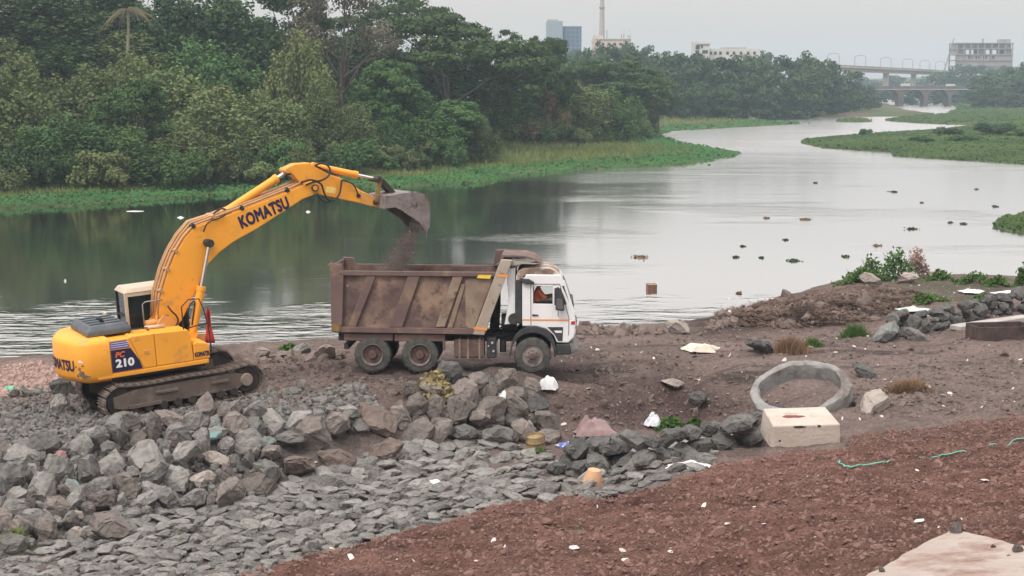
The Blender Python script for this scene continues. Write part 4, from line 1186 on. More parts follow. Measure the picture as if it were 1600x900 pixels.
# ---- red warning flag stuck in the ground ahead of the machine
P = hit(330, 566)
fl = empty('warning_flag', tuple(P)); tag(fl, 'red triangular flag on a thin rod right of the excavator body', 'flag')
MB().tube([(0, 0, -.1), (-.03, 0, 1.0), (-.06, 0, 1.75)], .012, 6).build('pole', M_black, fl)
fv = []
for i in range(7):
    for j in range(9):
        t, s = j / 8, i / 6
        wd = .34 * (.25 + .75 * (1 - t))
        fv.append((-.05 - .09 * 0 + (s - .5) * wd * (1 if t > .05 else .95) + .03 * math.sin(5 * t + 2 * s), .05 * math.sin(7 * s + 3 * t), .62 + 1.08 * t))
ff = [(i * 9 + j, (i + 1) * 9 + j, (i + 1) * 9 + j + 1, i * 9 + j + 1) for i in range(6) for j in range(8)]
o = MB().add(fv, ff).build('cloth', mat('red flag cloth', (.70, .06, .035), .8, (.55, .04, .03), 3.0, trans=.3), fl, smooth_shade=True)
sm = o.modifiers.new('thick', 'SOLIDIFY'); sm.thickness = .01
# ================================================================ TIPPER TRUCK
M_rust = mat('rusty brown body steel', (.115, .075, .070), 0.8, (.165, .110, .098), 1.4, (.3, .7), bump=0.25, bump_scale=14, color3=(.245, .17, .115), scale3=1.5, thresh3=(.53, .70))
M_rust2 = mat('scraped brown steel', (.115, .074, .068), 0.8, (.275, .19, .135), .9, (.44, .62), bump=0.35, bump_scale=10, color3=(.085, .052, .048), scale3=2.6, thresh3=(.50, .64))
M_rust3 = mat('tan scraped steel', (.29, .225, .165), 0.8, (.20, .14, .105), 2.2, (.36, .62), bump=0.25, bump_scale=14, color3=(.12, .075, .06), scale3=4.0, thresh3=(.56, .68))
M_post = mat('pale dusty post paint', (.40, .35, .30), 0.75, (.31, .26, .21), 2.0, (.3, .7), color3=(.17, .10, .06), scale3=4.0, thresh3=(.60, .70))
M_cabw = mat('white cab paint', (.80, .81, .82), 0.35, (.72, .73, .74), 1.5, (.3, .7), color3=(.45, .38, .32), scale3=3.0, thresh3=(.68, .85), spec=.5)
M_tyre = mat('dusty tyre rubber', (.040, .043, .042), 0.9, (.105, .102, .094), 5.0, (.35, .65), bump=0.3, bump_scale=30)
M_rim = mat('rim steel', (.24, .21, .20), 0.65, (.15, .11, .10), 6.0)
M_hub = mat('brown hub', (.085, .05, .045), 0.7, (.14, .09, .08), 6.0)
M_blackpl = mat('dull black plastic', (.022, .025, .030), 0.6, (.05, .05, .052), 4.0)
M_chassis = mat('dark chassis', (.025, .023, .022), 0.8, (.06, .05, .045), 5.0)
M_orange = mat('orange stripe', (.78, .28, .06), 0.5)
M_yelplate = mat('yellow reflector', (.80, .50, .03), 0.4, (.85, .62, .10), 12.0)
M_red = mat('red lamp', (.55, .02, .03), 0.3)
M_roofdirt = mat('stained roof cap', (.36, .27, .20), 0.8, (.16, .11, .085), 2.5, (.35, .65), color3=(.66, .62, .58), scale3=2.2, thresh3=(.5, .62))
M_glass = glass('truck glass', (.02, .025, .025), 0.25)

TR_LOC = Vector((-1.75, 43.5, 1.245))
TM = Matrix.Translation(TR_LOC) @ Matrix.Rotation(R(-1.6), 4, 'Z') @ Matrix.Rotation(R(-2.4), 4, 'X')
trk = empty('tipper_truck', matrix=TM)
tag(trk, 'white cab tipper truck with rusty brown dump body', 'truck')
VT = -1.22
def tp(px, py, v=VT): return on_plane(TM, px, py, v)
def tpoly(lst, v=VT): return [tp(x, y, v) for x, y in lst]

# ---- dump body
body = MB().prism(tpoly([(521, 511), (742, 514), (740, 522), (522, 518)]), -1.15, 1.15).build('dump_floor', M_rust, trk)
def side_wall(s):
    v0, v1 = (VT, VT + .05) if s < 0 else (-VT - .05, -VT)
    w = MB().prism(tpoly([(519, 425), (772, 428), (752, 516), (522, 512)]), v0, v1).build('side_wall', M_rust2, trk)
    o0, o1 = (VT - .09, VT - .002) if s < 0 else (-VT + .002, -VT + .09)
    MB().prism(tpoly([(517, 422.5), (777, 425), (776, 432), (517, 430)]), o0 - .01, o1 + .06).build('top_rail', M_rust, w, bevel=.015)
    MB().prism(tpoly([(519, 510), (742, 513), (740, 522), (520, 518.5)]), o0 - .02, o1).build('bottom_rail', M_rust, w, bevel=.015)
    MB().prism(tpoly([(516, 411), (534, 412.5), (538, 425), (535, 516), (519, 518)]), o0 - .04, o1 + .10).build('tail_post', M_rust, w, bevel=.015)
    for (a, b, c, d, m) in ((544, 556, 588, 573, M_rust), (608, 629, 657, 638, M_rust), (681, 695, 724, 708, M_rust3)):
        MB().prism(tpoly([(a, 511), (b, 511), (d if False else c, 431), (d, 431)]), o0 + .01, o1).build('slanted_rib', m, w, bevel=.02)
    MB().prism(tpoly([(699, 512), (707, 512), (727, 445), (721, 443)]), o0 + .05, o1).build('slanted_rib', M_rust3, w, bevel=.01)
    MB().prism(tpoly([(728, 512), (741, 513), (770, 433), (727, 437)]), o0 + .075, o1).build('front_side_plate', M_rust3, w)
    MB().prism(tpoly([(783, 405), (801, 406), (757, 523), (739, 522)]), o0 - .03, o1 + .1).build('front_post', M_post, w, bevel=.02)
    if s < 0:
        MB().prism(tpoly([(778, 428), (794, 429), (793, 433), (777, 432)]), o0 - .04, o0 - .031).build('orange_band', M_orange, w)
        MB().prism(tpoly([(741, 510), (762, 512), (761, 516), (740, 514)]), o0 - .04, o0 - .031).build('orange_band', M_orange, w)
        MB().prism(tpoly([(748, 429), (768, 429.5), (766, 435), (745, 434)]), o0 - .02, o0 - .012).build('reflector', M_yelplate, w)
        MB().prism(tpoly([(519, 505), (531, 506), (531, 517), (519.5, 517)]), o0 - .05, o0 - .04).build('tail_patch', mat('ochre patch', (.30, .17, .05), .8, (.17, .10, .06), 8.0), w)
        for x, y in ((532, 424), (544, 446), (533, 505)):
            u, wz = tp(x, y); MB().lathe((u, o0 - .05, wz), [(.005, -.03), (.03, -.03), (.03, .03), (.005, .03)], 'y', 10).build('bolt', M_rust3, w)
    return w
side_wall(-1); side_wall(1)
u, wz = tp(514, 412); MB().add([(u - .06, -1.2, wz - .03), (u + .12, -1.3, wz + .08), (u + .12, -1.05, wz + .08), (u - .02, -1.05, wz - .04), (u + .02, -1.2, wz - .09), (u + .1, -1.1, wz - .06)], [(0, 1, 2, 3), (0, 4, 1), (4, 5, 2, 1), (0, 3, 5, 4), (3, 2, 5)]).build('lamp_bracket', M_post, trk)
MB().prism(tpoly([(517, 414), (520, 414), (522, 515), (519, 515)]), -1.18, 1.18).build('tailgate', M_rust, trk, bevel=.01)
# headboard and its canopy over the cab
hb = MB().prism(tpoly([(783, 400), (788, 400), (746, 520), (741, 520)]), -1.20, 1.20).build('headboard', M_rust, trk)
MB().prism(tpoly([(770, 399), (786, 398), (782, 414), (766, 424)]), .9, 1.24).build('corner_plate', M_rust, hb, bevel=.01)
MB().prism(tpoly([(784, 398.5), (822, 400), (836, 404), (846, 411.5), (843, 412), (834, 406.5), (820, 403), (784, 402)]), -1.15, 1.22).build('canopy', M_rust, hb, bevel=.008)
MB().prism(tpoly([(800, 407), (843, 412), (836, 413), (815, 412.5), (798, 416)]), -1.20, -1.15).build('canopy_gusset', M_post, hb)
MB().prism(tpoly([(800, 403), (843, 412), (800, 414)]), 1.12, 1.17).build('canopy_gusset', M_post, hb)
# earth in the body, heaped where the bucket drops it
gu, gv = np.meshgrid(np.linspace(tp(524, 440)[0], tp(752, 440)[0], 44), np.linspace(-1.14, 1.14, 20))
u_d = tp(622, 420, 0.0)[0]
wt = tp(640, 425)[1]
gw = wt - .42 + .36 * np.exp(-(((gu - u_d) / .9) ** 2 + (gv / .7) ** 2)) + .18 * fbm(gu * 2, gv * 2, 7, 4)
M_load = mat('dumped earth', (.145, .118, .108), .95, (.24, .20, .18), 4.0, bump=.6, bump_scale=12)
lo = link('earth_load', mesh_np('earth_load', np.stack([gu, gv, gw], -1).reshape(-1, 3), grid_faces(20, 44), M_load), None)
lo.matrix_world = TM; tag(lo, 'brown earth heaped inside the dump body', 'earth load', kind='stuff')

# ---- chassis, tanks, guards
ch = MB(); zc_ = tp(700, 540)[1]
for v in (-.42, .42): ch.box((-.1, v, .98), (6.6, .10, .26))
for u in (-3.0, -1.6, -.2, 1.2, 2.6): ch.box((u, 0, .98), (.12, .76, .2))
ch.build('chassis', M_chassis, trk)
for (x0, y0, x1, y1) in ((537, 521, 614, 533), (616, 522, 694, 534)):
    a, b = tp(x0, y0), tp(x1, y1)
    MB().box(((a[0] + b[0]) / 2, VT + .18, (a[1] + b[1]) / 2), (abs(b[0] - a[0]), .36, abs(b[1] - a[1]))).build('mud_guard', M_rust, trk, bevel=.03)
a, b = tp(690, 524), tp(697, 545); MB().box(((a[0] + b[0]) / 2, VT + .1, (a[1] + b[1]) / 2), (.06, .2, .5)).build('guard_stay', M_rust, trk)
a, b = tp(709, 530), tp(757, 560)
tank = MB().box(((a[0] + b[0]) / 2, -.92, (a[1] + b[1]) / 2), (b[0] - a[0], .56, a[1] - b[1])).build('fuel_tank', M_hub, trk, bevel=.05)
for x in (718, 731, 749):
    MB().box((tp(x, 545)[0], -.92, (a[1] + b[1]) / 2), (.05, .585, a[1] - b[1] + .03)).build('strap', M_rust3, tank)
a, b = tp(760, 528), tp(775, 560); bb = MB().box(((a[0] + b[0]) / 2, -.90, (a[1] + b[1]) / 2), (b[0] - a[0], .5, a[1] - b[1])).build('battery_box', M_blackpl, trk, bevel=.03)
for (x, y, r) in ((769, 536, .035), (763, 541, .025), (771, 549, .03)):
    u, wz = tp(x, y); MB().lathe((u, -1.17, wz), [(.004, -.02), (r, -.02), (r, .03), (.004, .03)], 'y', 10).build('valve', mat('grey alloy', (.45, .45, .44), .5), bb)
u, wz = tp(785, 545); MB().tube([(u, -.75, wz + .2), (u, -.75, wz - .15)], .10, 14).build('air_tank', M_blackpl, trk, smooth_shade=True, auto=True)
u, wz = tp(779, 541); MB().tube([(u, -1.0, wz + .18), (u, -1.0, wz - .22)], .03, 8).build('filter', mat('grey alloy', (.45, .45, .44), .5), trk)
a = tp(540, 545); MB().box((a[0], 0, a[1] + .05), (.12, 2.2, .16)).build('tail_beam', M_chassis, trk)
# hydraulic ram between cab and body, with the piston tank
u, wz = tp(772, 505, 0); MB().tube([(u, 0, 1.0), (u + .06, 0, 1.9), (u + .10, 0, 2.5)], [.15, .14, .10], 14).build('tipping_ram', M_chassis, trk, smooth_shade=True)
u, wz = tp(796, 508); MB().tube([(u - .25, -.6, wz + .02), (u + .20, -.6, wz + .02)], .26, 18).build('hydraulic_tank', M_blackpl, trk, smooth_shade=True, auto=True)
for q in ((770, 512, 790, 506), (765, 520, 800, 520), (774, 500, 806, 515)):
    a, b = tp(q[0], q[1], -.7), tp(q[2], q[3], -.7)
    MB().tube([(a[0], -.7, a[1]), ((a[0] + b[0]) / 2, -.8, (a[1] + b[1]) / 2 - .08), (b[0], -.7, b[1])], .025, 6).build('hose', M_hose, trk, smooth_shade=True)

# ---- wheels
tyr = [(.30, -.13), (.46, -.15), (.505, -.13), (.53, -.09), (.53, .09), (.505, .13), (.46, .15), (.30, .13)]
def wheel(u, vout, dual, front):
    root = empty('wheel'); root.parent = trk; root.location = (u, 0, .53)
    s = -1 if vout < 0 else 1
    for k in range(2 if dual else 1):
        v = vout - s * (.15 + k * .34)
        t = MB().lathe((0, v, 0), tyr, 'y', 40, cap=False).build('tyre', M_tyre, root, smooth_shade=True, auto=True)
        tr = MB()
        for j in range(40):
            an = j / 40 * 6.283
            tr.box((.525 * math.cos(an), v + (.05 if j % 2 else -.05), .525 * math.sin(an)), (.03, .15, .045), Matrix.Rotation(-an, 3, 'Y'))
        if not t.children: o = tr.build('tread', M_tyre, t); o['kind'] = 'stuff'
    e = vout
    if front:
        MB().lathe((0, e, 0), [(.01, .06 * s), (.10, .06 * s), (.12, .0), (.2, -.01 * s), (.22, -.03 * s), (.30, -.03 * s), (.32, .01 * s), (.325, -.08 * s), (.01, -.09 * s)], 'y', 28).build('rim', M_rim, root, smooth_shade=True, auto=True)
        MB().lathe((0, e, 0), [(.01, .12 * s), (.075, .11 * s), (.085, .05 * s), (.01, .04 * s)], 'y', 18).build('hub', M_hub, root, smooth_shade=True, auto=True)
        rb = .155
    else:
        MB().lathe((0, e, 0), [(.325, .012 * s), (.315, .02 * s), (.295, -.02 * s), (.27, -.12 * s), (.2, -.16 * s), (.01, -.16 * s)][::-1], 'y', 28, cap=False).build('rim', M_rim, root, smooth_shade=True, auto=True)
        MB().lathe((0, e, 0), [(.01, .0), (.105, -.005 * s), (.12, -.03 * s), (.13, -.16 * s), (.01, -.17 * s)], 'y', 20).build('hub', M_hub, root, smooth_shade=True, auto=True)
        MB().lathe((0, e, 0), [(.265, -.118 * s), (.14, -.155 * s), (.14, -.17 * s), (.265, -.135 * s)], 'y', 24).build('wheel_disc', M_hub, root)
        rb = .20
    for k in range(8):
        an = k / 8 * 6.283
        MB().lathe((rb * math.cos(an), e - (.0 if front else .13) * s, rb * math.sin(an)), [(.004, .035 * s), (.022, .03 * s), (.022, -.03 * s), (.004, -.03 * s)], 'y', 6).build('wheel_nut', M_rim, root)
    return root
UF, U1, U2 = tp(832, 560)[0], tp(656, 560)[0], tp(582, 558)[0]
for s in (-1, 1):
    wheel(UF, s * 1.24, False, True); wheel(U1, s * 1.24, True, False); wheel(U2, s * 1.24, True, False)
for u in (UF, U1, U2): MB().tube([(u, -1.0, .53), (u, 1.0, .53)], .09, 10).build('axle', M_chassis, trk)

# ---- cab shell
VC = -1.20
def cp_(lst): return tpoly(lst, VC)
cabo = MB().prism(cp_([(816, 500), (890, 500), (899, 497), (900, 506), (897, 527), (888, 536), (870, 535.5), (865, 524), (853, 514), (836, 510), (816, 510)]), VC, -VC).build('cab', M_cabw, trk, bevel=.035)
def skin(name, lst, m, v=VC, th=.05, bev=.01, parent=None, holes=None):
    return MB().prism(cp_(lst), v, v + th).build(name, m, parent or cabo, bevel=bev)
# near and far side walls with the window opening left free
for s in (-1, 1):
    v = VC if s < 0 else -VC - .05
    skin('side_wall', [(816, 441), (833, 441), (833, 500), (816, 500)], M_cabw, v)
    skin('side_wall', [(833, 474.5), (863.5, 475), (863.5, 500), (833, 500)], M_cabw, v, .049)
    skin('side_wall', [(863.5, 444), (876, 444), (883, 458), (890, 474), (897, 492), (899, 500), (863.5, 500)], M_cabw, v)
    skin('side_wall', [(816, 436), (824, 430), (875, 430.5), (880.5, 438.5), (882, 447), (833, 447), (833, 441), (816, 441)], M_cabw, v, .0495)
    skin('quarter_glass', [(866, 450), (876, 450), (882, 464), (886, 476), (866, 477)], M_blackpl, v + (-.003 if s < 0 else .003), .05)
    MB().prism(cp_([(833, 447), (863.5, 447), (863.5, 475), (833, 474.5)]), v + .02, v + .03).build('side_window', glass('open window glass', (.02, .03, .03), .04, tint=(.97, .98, .98)), cabo)
MB().prism(cp_([(816, 437), (821, 432), (821, 500), (816, 500)]), VC + .05, -VC - .05).build('rear_wall', M_cabw, cabo)
MB().prism(cp_([(822, 428.5), (875, 429.5), (880, 438), (876, 438), (872, 433.5), (820, 433.5)]), VC + .01, -VC - .01).build('roof_panel', M_cabw, cabo, bevel=.02)
MB().prism(cp_([(880.5, 440), (884, 447), (898, 487), (895, 490), (880, 450)]), VC + .06, -VC - .06).build('windscreen', M_glass, cabo)
for s in (-1, 1):
    a, b = cp_([(880.5, 439), (897, 490)]); MB().bar((a[0], s * 1.13, a[1]), (b[0], s * 1.13, b[1]), .10, .07).build('screen_pillar', M_cabw, cabo, bevel=.015)
MB().prism(cp_([(806, 432), (809, 424), (816, 420), (838, 417.5), (860, 420), (870, 425), (876, 431), (822, 430.5), (814, 434), (812, 442), (806, 442)]), VC + .03, -VC - .03).build('roof_cap', M_roofdirt, cabo, bevel=.03)
# door with its seams, handle and stripe
for lst in ([(829, 444), (830, 444), (830, 508), (829, 508)], [(829, 443.5), (874, 443.5), (874, 444.5), (829, 444.5)], [(874, 444), (875, 444), (889.5, 497), (889, 524), (888, 524), (888.5, 497)]):
    skin('door_seam', lst, M_blackpl, VC - .004, .006, 0)
skin('door_handle', [(831.5, 491), (841, 491.5), (841, 493.5), (831.5, 493.5)], M_blackpl, VC - .03, .028, .006)
skin('stripe', [(817, 498.6), (888, 499.2), (888, 501.6), (817, 501)], M_orange, VC - .006, .005, 0)
skin('front_vent', [(855, 511), (880, 511), (879, 533), (872, 533), (866, 522)], M_blackpl, VC - .006, .01, .003)
skin('vent_slat', [(866, 516.5), (878, 516.5), (878, 520), (868, 520)], M_cabw, VC - .012, .005, 0)
# mirror
mr = MB().prism(cp_([(867.5, 449), (873, 447.5), (880.5, 466), (882, 483), (880, 485), (868, 483.5)]), VC - .20, VC - .15).build('mirror', M_blackpl, trk, bevel=.02)
MB().prism(cp_([(869.5, 465), (878.5, 466), (880, 482), (869.5, 481)]), VC - .205, VC - .2).build('mirror_face', mat('dull mirror back', (.10, .10, .105), .5), mr)
a, b = cp_([(872, 493), (872, 480)]); MB().tube([(a[0], VC, a[1]), (a[0], VC - .17, a[1] + .05), (b[0], VC - .17, b[1])], .012, 6).build('bracket', M_blackpl, mr)
# arch over the front wheel
cF = (UF, .53)
arch = []
for k in range(15):
    an = R(-8) + R(188) * k / 14; arch.append((cF[0] + .63 * math.cos(an), cF[1] + .04 + .63 * math.sin(an)))
outer = [tp(795, 561, VC), tp(799, 537, VC), tp(805, 524, VC), tp(813, 516, VC), tp(824, 510.5, VC), tp(838, 509.5, VC), tp(851, 513, VC), tp(860, 520, VC), tp(867, 535, VC), tp(869.5, 556, VC)]
MB().prism(outer + arch, VC - .05, VC + .42).build('wheel_arch', M_blackpl, trk, bevel=.02)
MB().prism(outer + arch, -VC - .42, -VC + .05).build('wheel_arch', M_blackpl, trk, bevel=.02)
bp_ = MB().prism(cp_([(869, 538), (889, 537), (893, 540), (893, 554), (869, 555)]), VC + .01, -VC - .01).build('bumper', M_blackpl, trk, bevel=.03)
MB().prism(cp_([(890, 537), (897, 537), (904, 545), (901, 549), (893, 553), (892, 545)]), VC - .01, -VC + .01).build('bumper_bar', mat('scuffed grey steel', (.22, .21, .20), .6, (.08, .08, .08), 6.0), bp_, bevel=.02)
for s in (-1, 1):
    MB().prism(cp_([(892.5, 502), (898.5, 501.5), (898.5, 507), (892, 507)]), s * 1.19 - .025, s * 1.19 + .025).build('corner_lamp', M_red, trk, bevel=.008)
    u, wz = tp(897, 521, VC); MB().lathe((u + .02, s * .9, wz), [(.01, -.03), (.11, -.03), (.11, .03), (.01, .03)], 'x', 18).build('headlight', mat('lamp glass', (.7, .7, .7), .1), trk)
MB().prism(cp_([(896, 503), (902, 504), (899, 527), (895, 527)]), -.7, .7).build('grille', M_blackpl, trk, bevel=.01)
a, b = cp_([(886, 462), (896, 484)]); MB().tube([(a[0], -.2, a[1]), (b[0] + .03, .0, b[1])], .012, 6).build('wiper', M_blackpl, trk)
# behind the cab: guard panel, air intake column and its hood
MB().prism(cp_([(790, 421), (805, 419), (805, 507), (788, 508), (795, 470)]), VC + .12, -VC - .12).build('rear_guard', M_cabw, trk, bevel=.02)
MB().prism(cp_([(806, 436), (816, 436), (816, 506), (806, 506)]), VC + .02, VC + .40).build('intake_column', M_blackpl, trk, bevel=.04)
MB().prism(cp_([(815, 435), (826, 435.5), (835.5, 441), (834, 443), (824, 444), (815, 441)]), VC - .10, VC + .25).build('intake_hood', M_blackpl, trk, bevel=.02)
u, wz = tp(803, 499, VC); MB().lathe((u, VC + .05, wz), [(.02, -.02), (.15, -.02), (.17, .02), (.17, .4), (.02, .4)], 'y', 20).build('air_cleaner', M_chassis, trk, smooth_shade=True, auto=True)
# inside: seat, dashboard and steering wheel
se = MB(); u0, w0 = tp(836, 478, -.6)
se.box((u0 + .15, -.62, w0 - .10), (.5, .5, .14)); se.box((u0 - .10, -.62, w0 + .22), (.13, .48, .62)); se.build('seat', mat('maroon seat', (.10, .018, .02), .9), cabo, bevel=.03)
MB().box((u0 + .98, 0, w0 + .05), (.3, 2.1, .3)).build('dashboard', M_blackpl, cabo, bevel=.04)
sw = MB(); cS = Vector((u0 + .66, -.62, w0 + .26)); ring = []
Rm = Matrix.Rotation(R(-52), 3, 'Y')
for k in range(25):
    an = k / 24 * 6.283; ring.append(cS + Rm @ Vector((.22 * math.cos(an), .22 * math.sin(an), 0)))
sw.tube(ring, .016, 8); sw.tube([cS + Rm @ Vector((0, -.2, 0)), cS + Rm @ Vector((0, .2, 0))], .014, 6); sw.tube([cS, cS + Rm @ Vector((0, 0, -.35))], .025, 8)
sw.build('steering_wheel', M_blackpl, cabo, smooth_shade=True)

# ---- driver, seated at the near window with both hands on the wheel
def person_driver():
    root = empty('person', matrix=TM @ Matrix.Translation((u0 + .05, -.62, w0 - .03)))
    tag(root, 'driver in an orange shirt seated at the truck window', 'person')
    me = bpy.data.meshes.new('body'); 
    J = {'pel': (0.02, 0, .10), 'wai': (0.0, 0, .26), 'che': (.03, 0, .46), 'neck': (.05, 0, .60), 'nk2': (.07, 0, .68), 'hd': (.09, 0, .76)}
    verts, rad, edges = [], [], []
    def add(p, r, frm=None):
        verts.append(p); rad.append(r)
        if frm is not None: edges.append((frm, len(verts) - 1))
        return len(verts) - 1
    pel = add((0.02, 0, .10), (.15, .16)); wai = add((0, 0, .27), (.12, .155), pel); che = add((.03, 0, .46), (.125, .18), wai); nk = add((.05, 0, .58), (.075, .09), che); nk2 = add((.07, 0, .66), (.052, .055), nk)
    for s in (-1, 1):
        hip = add((.08, s * .10, .10), (.10, .10), pel); kn = add((.45, s * .13, .12), (.075, .075), hip); an = add((.55, s * .13, -.28), (.05, .05), kn); add((.68, s * .14, -.33), (.045, .04), an)
        sh = add((.04, s * .20, .50), (.075, .075), che); el = add((.22, s * .27, .30), (.052, .052), sh); wr = add((.50, s * .20, .36), (.034, .034), el); pm = add((.57, s * .19, .375), (.036, .026), wr)
    me.from_pydata(verts, edges, []); me.update()
    o = link('body', me, root)
    sk = o.modifiers.new('skin', 'SKIN'); ss = o.modifiers.new('sub', 'SUBSURF'); ss.levels = 1; ss.render_levels = 1
    for i, v in enumerate(me.skin_vertices[0].data): v.radius = rad[i]; v.use_root = (i == 0)
    m = bpy.data.materials.new('driver clothes and skin'); m.use_nodes = True
    N, L = m.node_tree.nodes, m.node_tree.links
    tc = N.new('ShaderNodeTexCoord'); sp = N.new('ShaderNodeSeparateXYZ'); L.new(tc.outputs['Object'], sp.inputs[0])
    def gt(sock, t):
        q = N.new('ShaderNodeMath'); q.operation = 'GREATER_THAN'; q.inputs[1].default_value = t; L.new(sock, q.inputs[0]); return q.outputs[0]
    def mx(f, a, b):
        q = N.new('ShaderNodeMix'); q.data_type = 'RGBA'; L.new(f, q.inputs[0])
        for k, c in ((6, a), (7, b)):
            if isinstance(c, tuple): q.inputs[k].default_value = (*c, 1)
            else: L.new(c, q.inputs[k])
        return q.outputs[2]
    c = mx(gt(sp.outputs[2], .18), (.03, .03, .045), (.80, .20, .10))       # trousers, then shirt
    c = mx(gt(sp.outputs[2], .615), c, (.10, .05, .035))                     # neck
    f = N.new('ShaderNodeMath'); f.operation = 'MULTIPLY'; L.new(gt(sp.outputs[0], .30), f.inputs[0]); L.new(gt(sp.outputs[2], .22), f.inputs[1])
    c = mx(f.outputs[0], c, (.12, .06, .04))                                 # bare forearms
    L.new(c, N['Principled BSDF'].inputs['Base Color']); N['Principled BSDF'].inputs['Roughness'].default_value = .8
    me.materials.append(m)
    M_skin = mat('dark brown skin', (.12, .06, .04), .6)
    hd = MB()
    prof = [(.012, -.125), (.05, -.115), (.072, -.08), (.082, -.03), (.088, .02), (.086, .06), (.07, .10), (.035, .122), (.005, .126)]
    hd.lathe((0, 0, 0), prof, 'z', 20)
    hv = [(x * 1.15 + (.012 if z < 0 and x > 0 else 0), y * .92, z) for x, y, z in hd.v]; hd.v = hv
    h = hd.build('head', M_skin, root, smooth_shade=True, loc=(.095, 0, .79), rot=(0, R(8), R(-15)))
    MB().tube([(.095, 0, .025), (.118, 0, -.015), (.10, 0, -.028)], [.010, .017, .012], 8).build('nose', M_skin, h, smooth_shade=True)
    for s in (-1, 1):
        MB().lathe((.088, s * .034, .02), [(.001, -.011), (.009, -.008), (.012, 0), (.009, .008), (.001, .011)], 'z', 10).build('eye', mat('eye', (.5, .48, .45), .3), h, smooth_shade=True)
        MB().lathe((-.002, s * .083, .0), [(.001, -.03), (.014, -.02), (.018, .01), (.012, .028), (.001, .032)], 'z', 10).build('ear', M_skin, h, smooth_shade=True)
    MB().box((.094, 0, -.058), (.012, .05, .010)).build('mouth', mat('lip', (.10, .035, .03), .5), h, bevel=.004)
    hair = MB(); hair.lathe((0, 0, 0), [(.092, -.01), (.096, .03), (.093, .07), (.076, .108), (.04, .132), (.004, .137)], 'z', 20)
    hair.v = [(x * 1.12 - .014 - (.035 if (x > .05 and z < .05) else 0), y * .98, z) for x, y, z in hair.v]
    hair.build('hair', mat('black hair', (.012, .010, .010), .6), h, smooth_shade=True)
    for s in (-1, 1):
        for k in range(5):
            b = Vector((.585, s * (.165 + .0), .36 + .012 * k)) if k < 4 else Vector((.55, s * .165, .395))
            b = Vector((.58 + .004 * k, s * .19 + (k - 1.5) * .017, .378)) if k < 4 else Vector((.56, s * .155, .385))
            Lf = (.07, .08, .076, .06, .055)[k]
            P = [b, b + Vector((Lf * .55, 0, .012)), b + Vector((Lf * .85, 0, -.018)), b + Vector((Lf * .7, 0, -.045))] if k < 4 else [b, b + Vector((.025, -s * .02, .015)), b + Vector((.055, -s * .012, .01))]
            MB().tube(P, [.010, .0095, .009, .006][:len(P)], 6).build('finger', M_skin, o, smooth_shade=True)
person_driver()

# ---- earth falling from the bucket into the body
rs = np.random.default_rng(8)
top = np.array(EM @ Vector((ep(655, 362, 0)[0] - .12, 0, ep(655, 362, 0)[1])))
top = at_y(641, 362, 43.6); bot = at_y(617, 424, 43.5)
n = 15000
t = rs.beta(1.1, .9, n); sp = .10 + .16 * t
P = top[None] * (1 - t[:, None]) + bot[None] * t[:, None] + rs.normal(0, 1, (n, 3)) * np.stack([sp, np.full(n, .30), np.full(n, .06)], 1)
P[:, 0] += .22 * (1 - t) * (rs.random(n) - .35)
ss = rs.gamma(1.4, .006, n) + .004
scatter('falling_earth', PEB[:4], P, ss, M_load, 'stream of brown earth falling from the bucket', 'falling earth', rs=rs)
# ================================================================ VEGETATION
def leaf_mat(name, c1, c2, scale=.25, var=.22, hue=.015, trans=.15):
    return mat(name, c1, .75, c2, scale, (.3, .7), obj_var=var, hue_var=hue, trans=trans, spec=.2, detail=4.0)
M_vine = leaf_mat('olive vine leaves', (.088, .125, .044), (.178, .222, .086), .35)
M_leafg = leaf_mat('green leaves', (.052, .118, .034), (.110, .195, .064), .35)
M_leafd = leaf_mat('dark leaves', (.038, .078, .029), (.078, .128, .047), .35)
M_leafgrey = leaf_mat('grey dry foliage', (.105, .098, .070), (.155, .142, .100), .3)
M_leaffar = leaf_mat('distant leaves', (.042, .082, .034), (.080, .128, .050), .12)
M_bark = mat('grey bark', (.060, .050, .040), .9, (.11, .095, .075), 3.0, bump=.4)
M_barkp = mat('pale palm bark', (.30, .26, .21), .9, (.22, .18, .14), 5.0)
M_frond = leaf_mat('withered palm fronds', (.16, .14, .085), (.22, .19, .12), .8, 0, 0)
M_grass = leaf_mat('pale reed grass', (.125, .185, .058), (.255, .280, .105), .12, 0, 0, .3)
M_hyac = leaf_mat('water hyacinth leaves', (.040, .125, .036), (.075, .200, .060), .15, 0, 0, .25)
M_brush = leaf_mat('brown dry brush', (.17, .115, .075), (.24, .175, .115), .5)

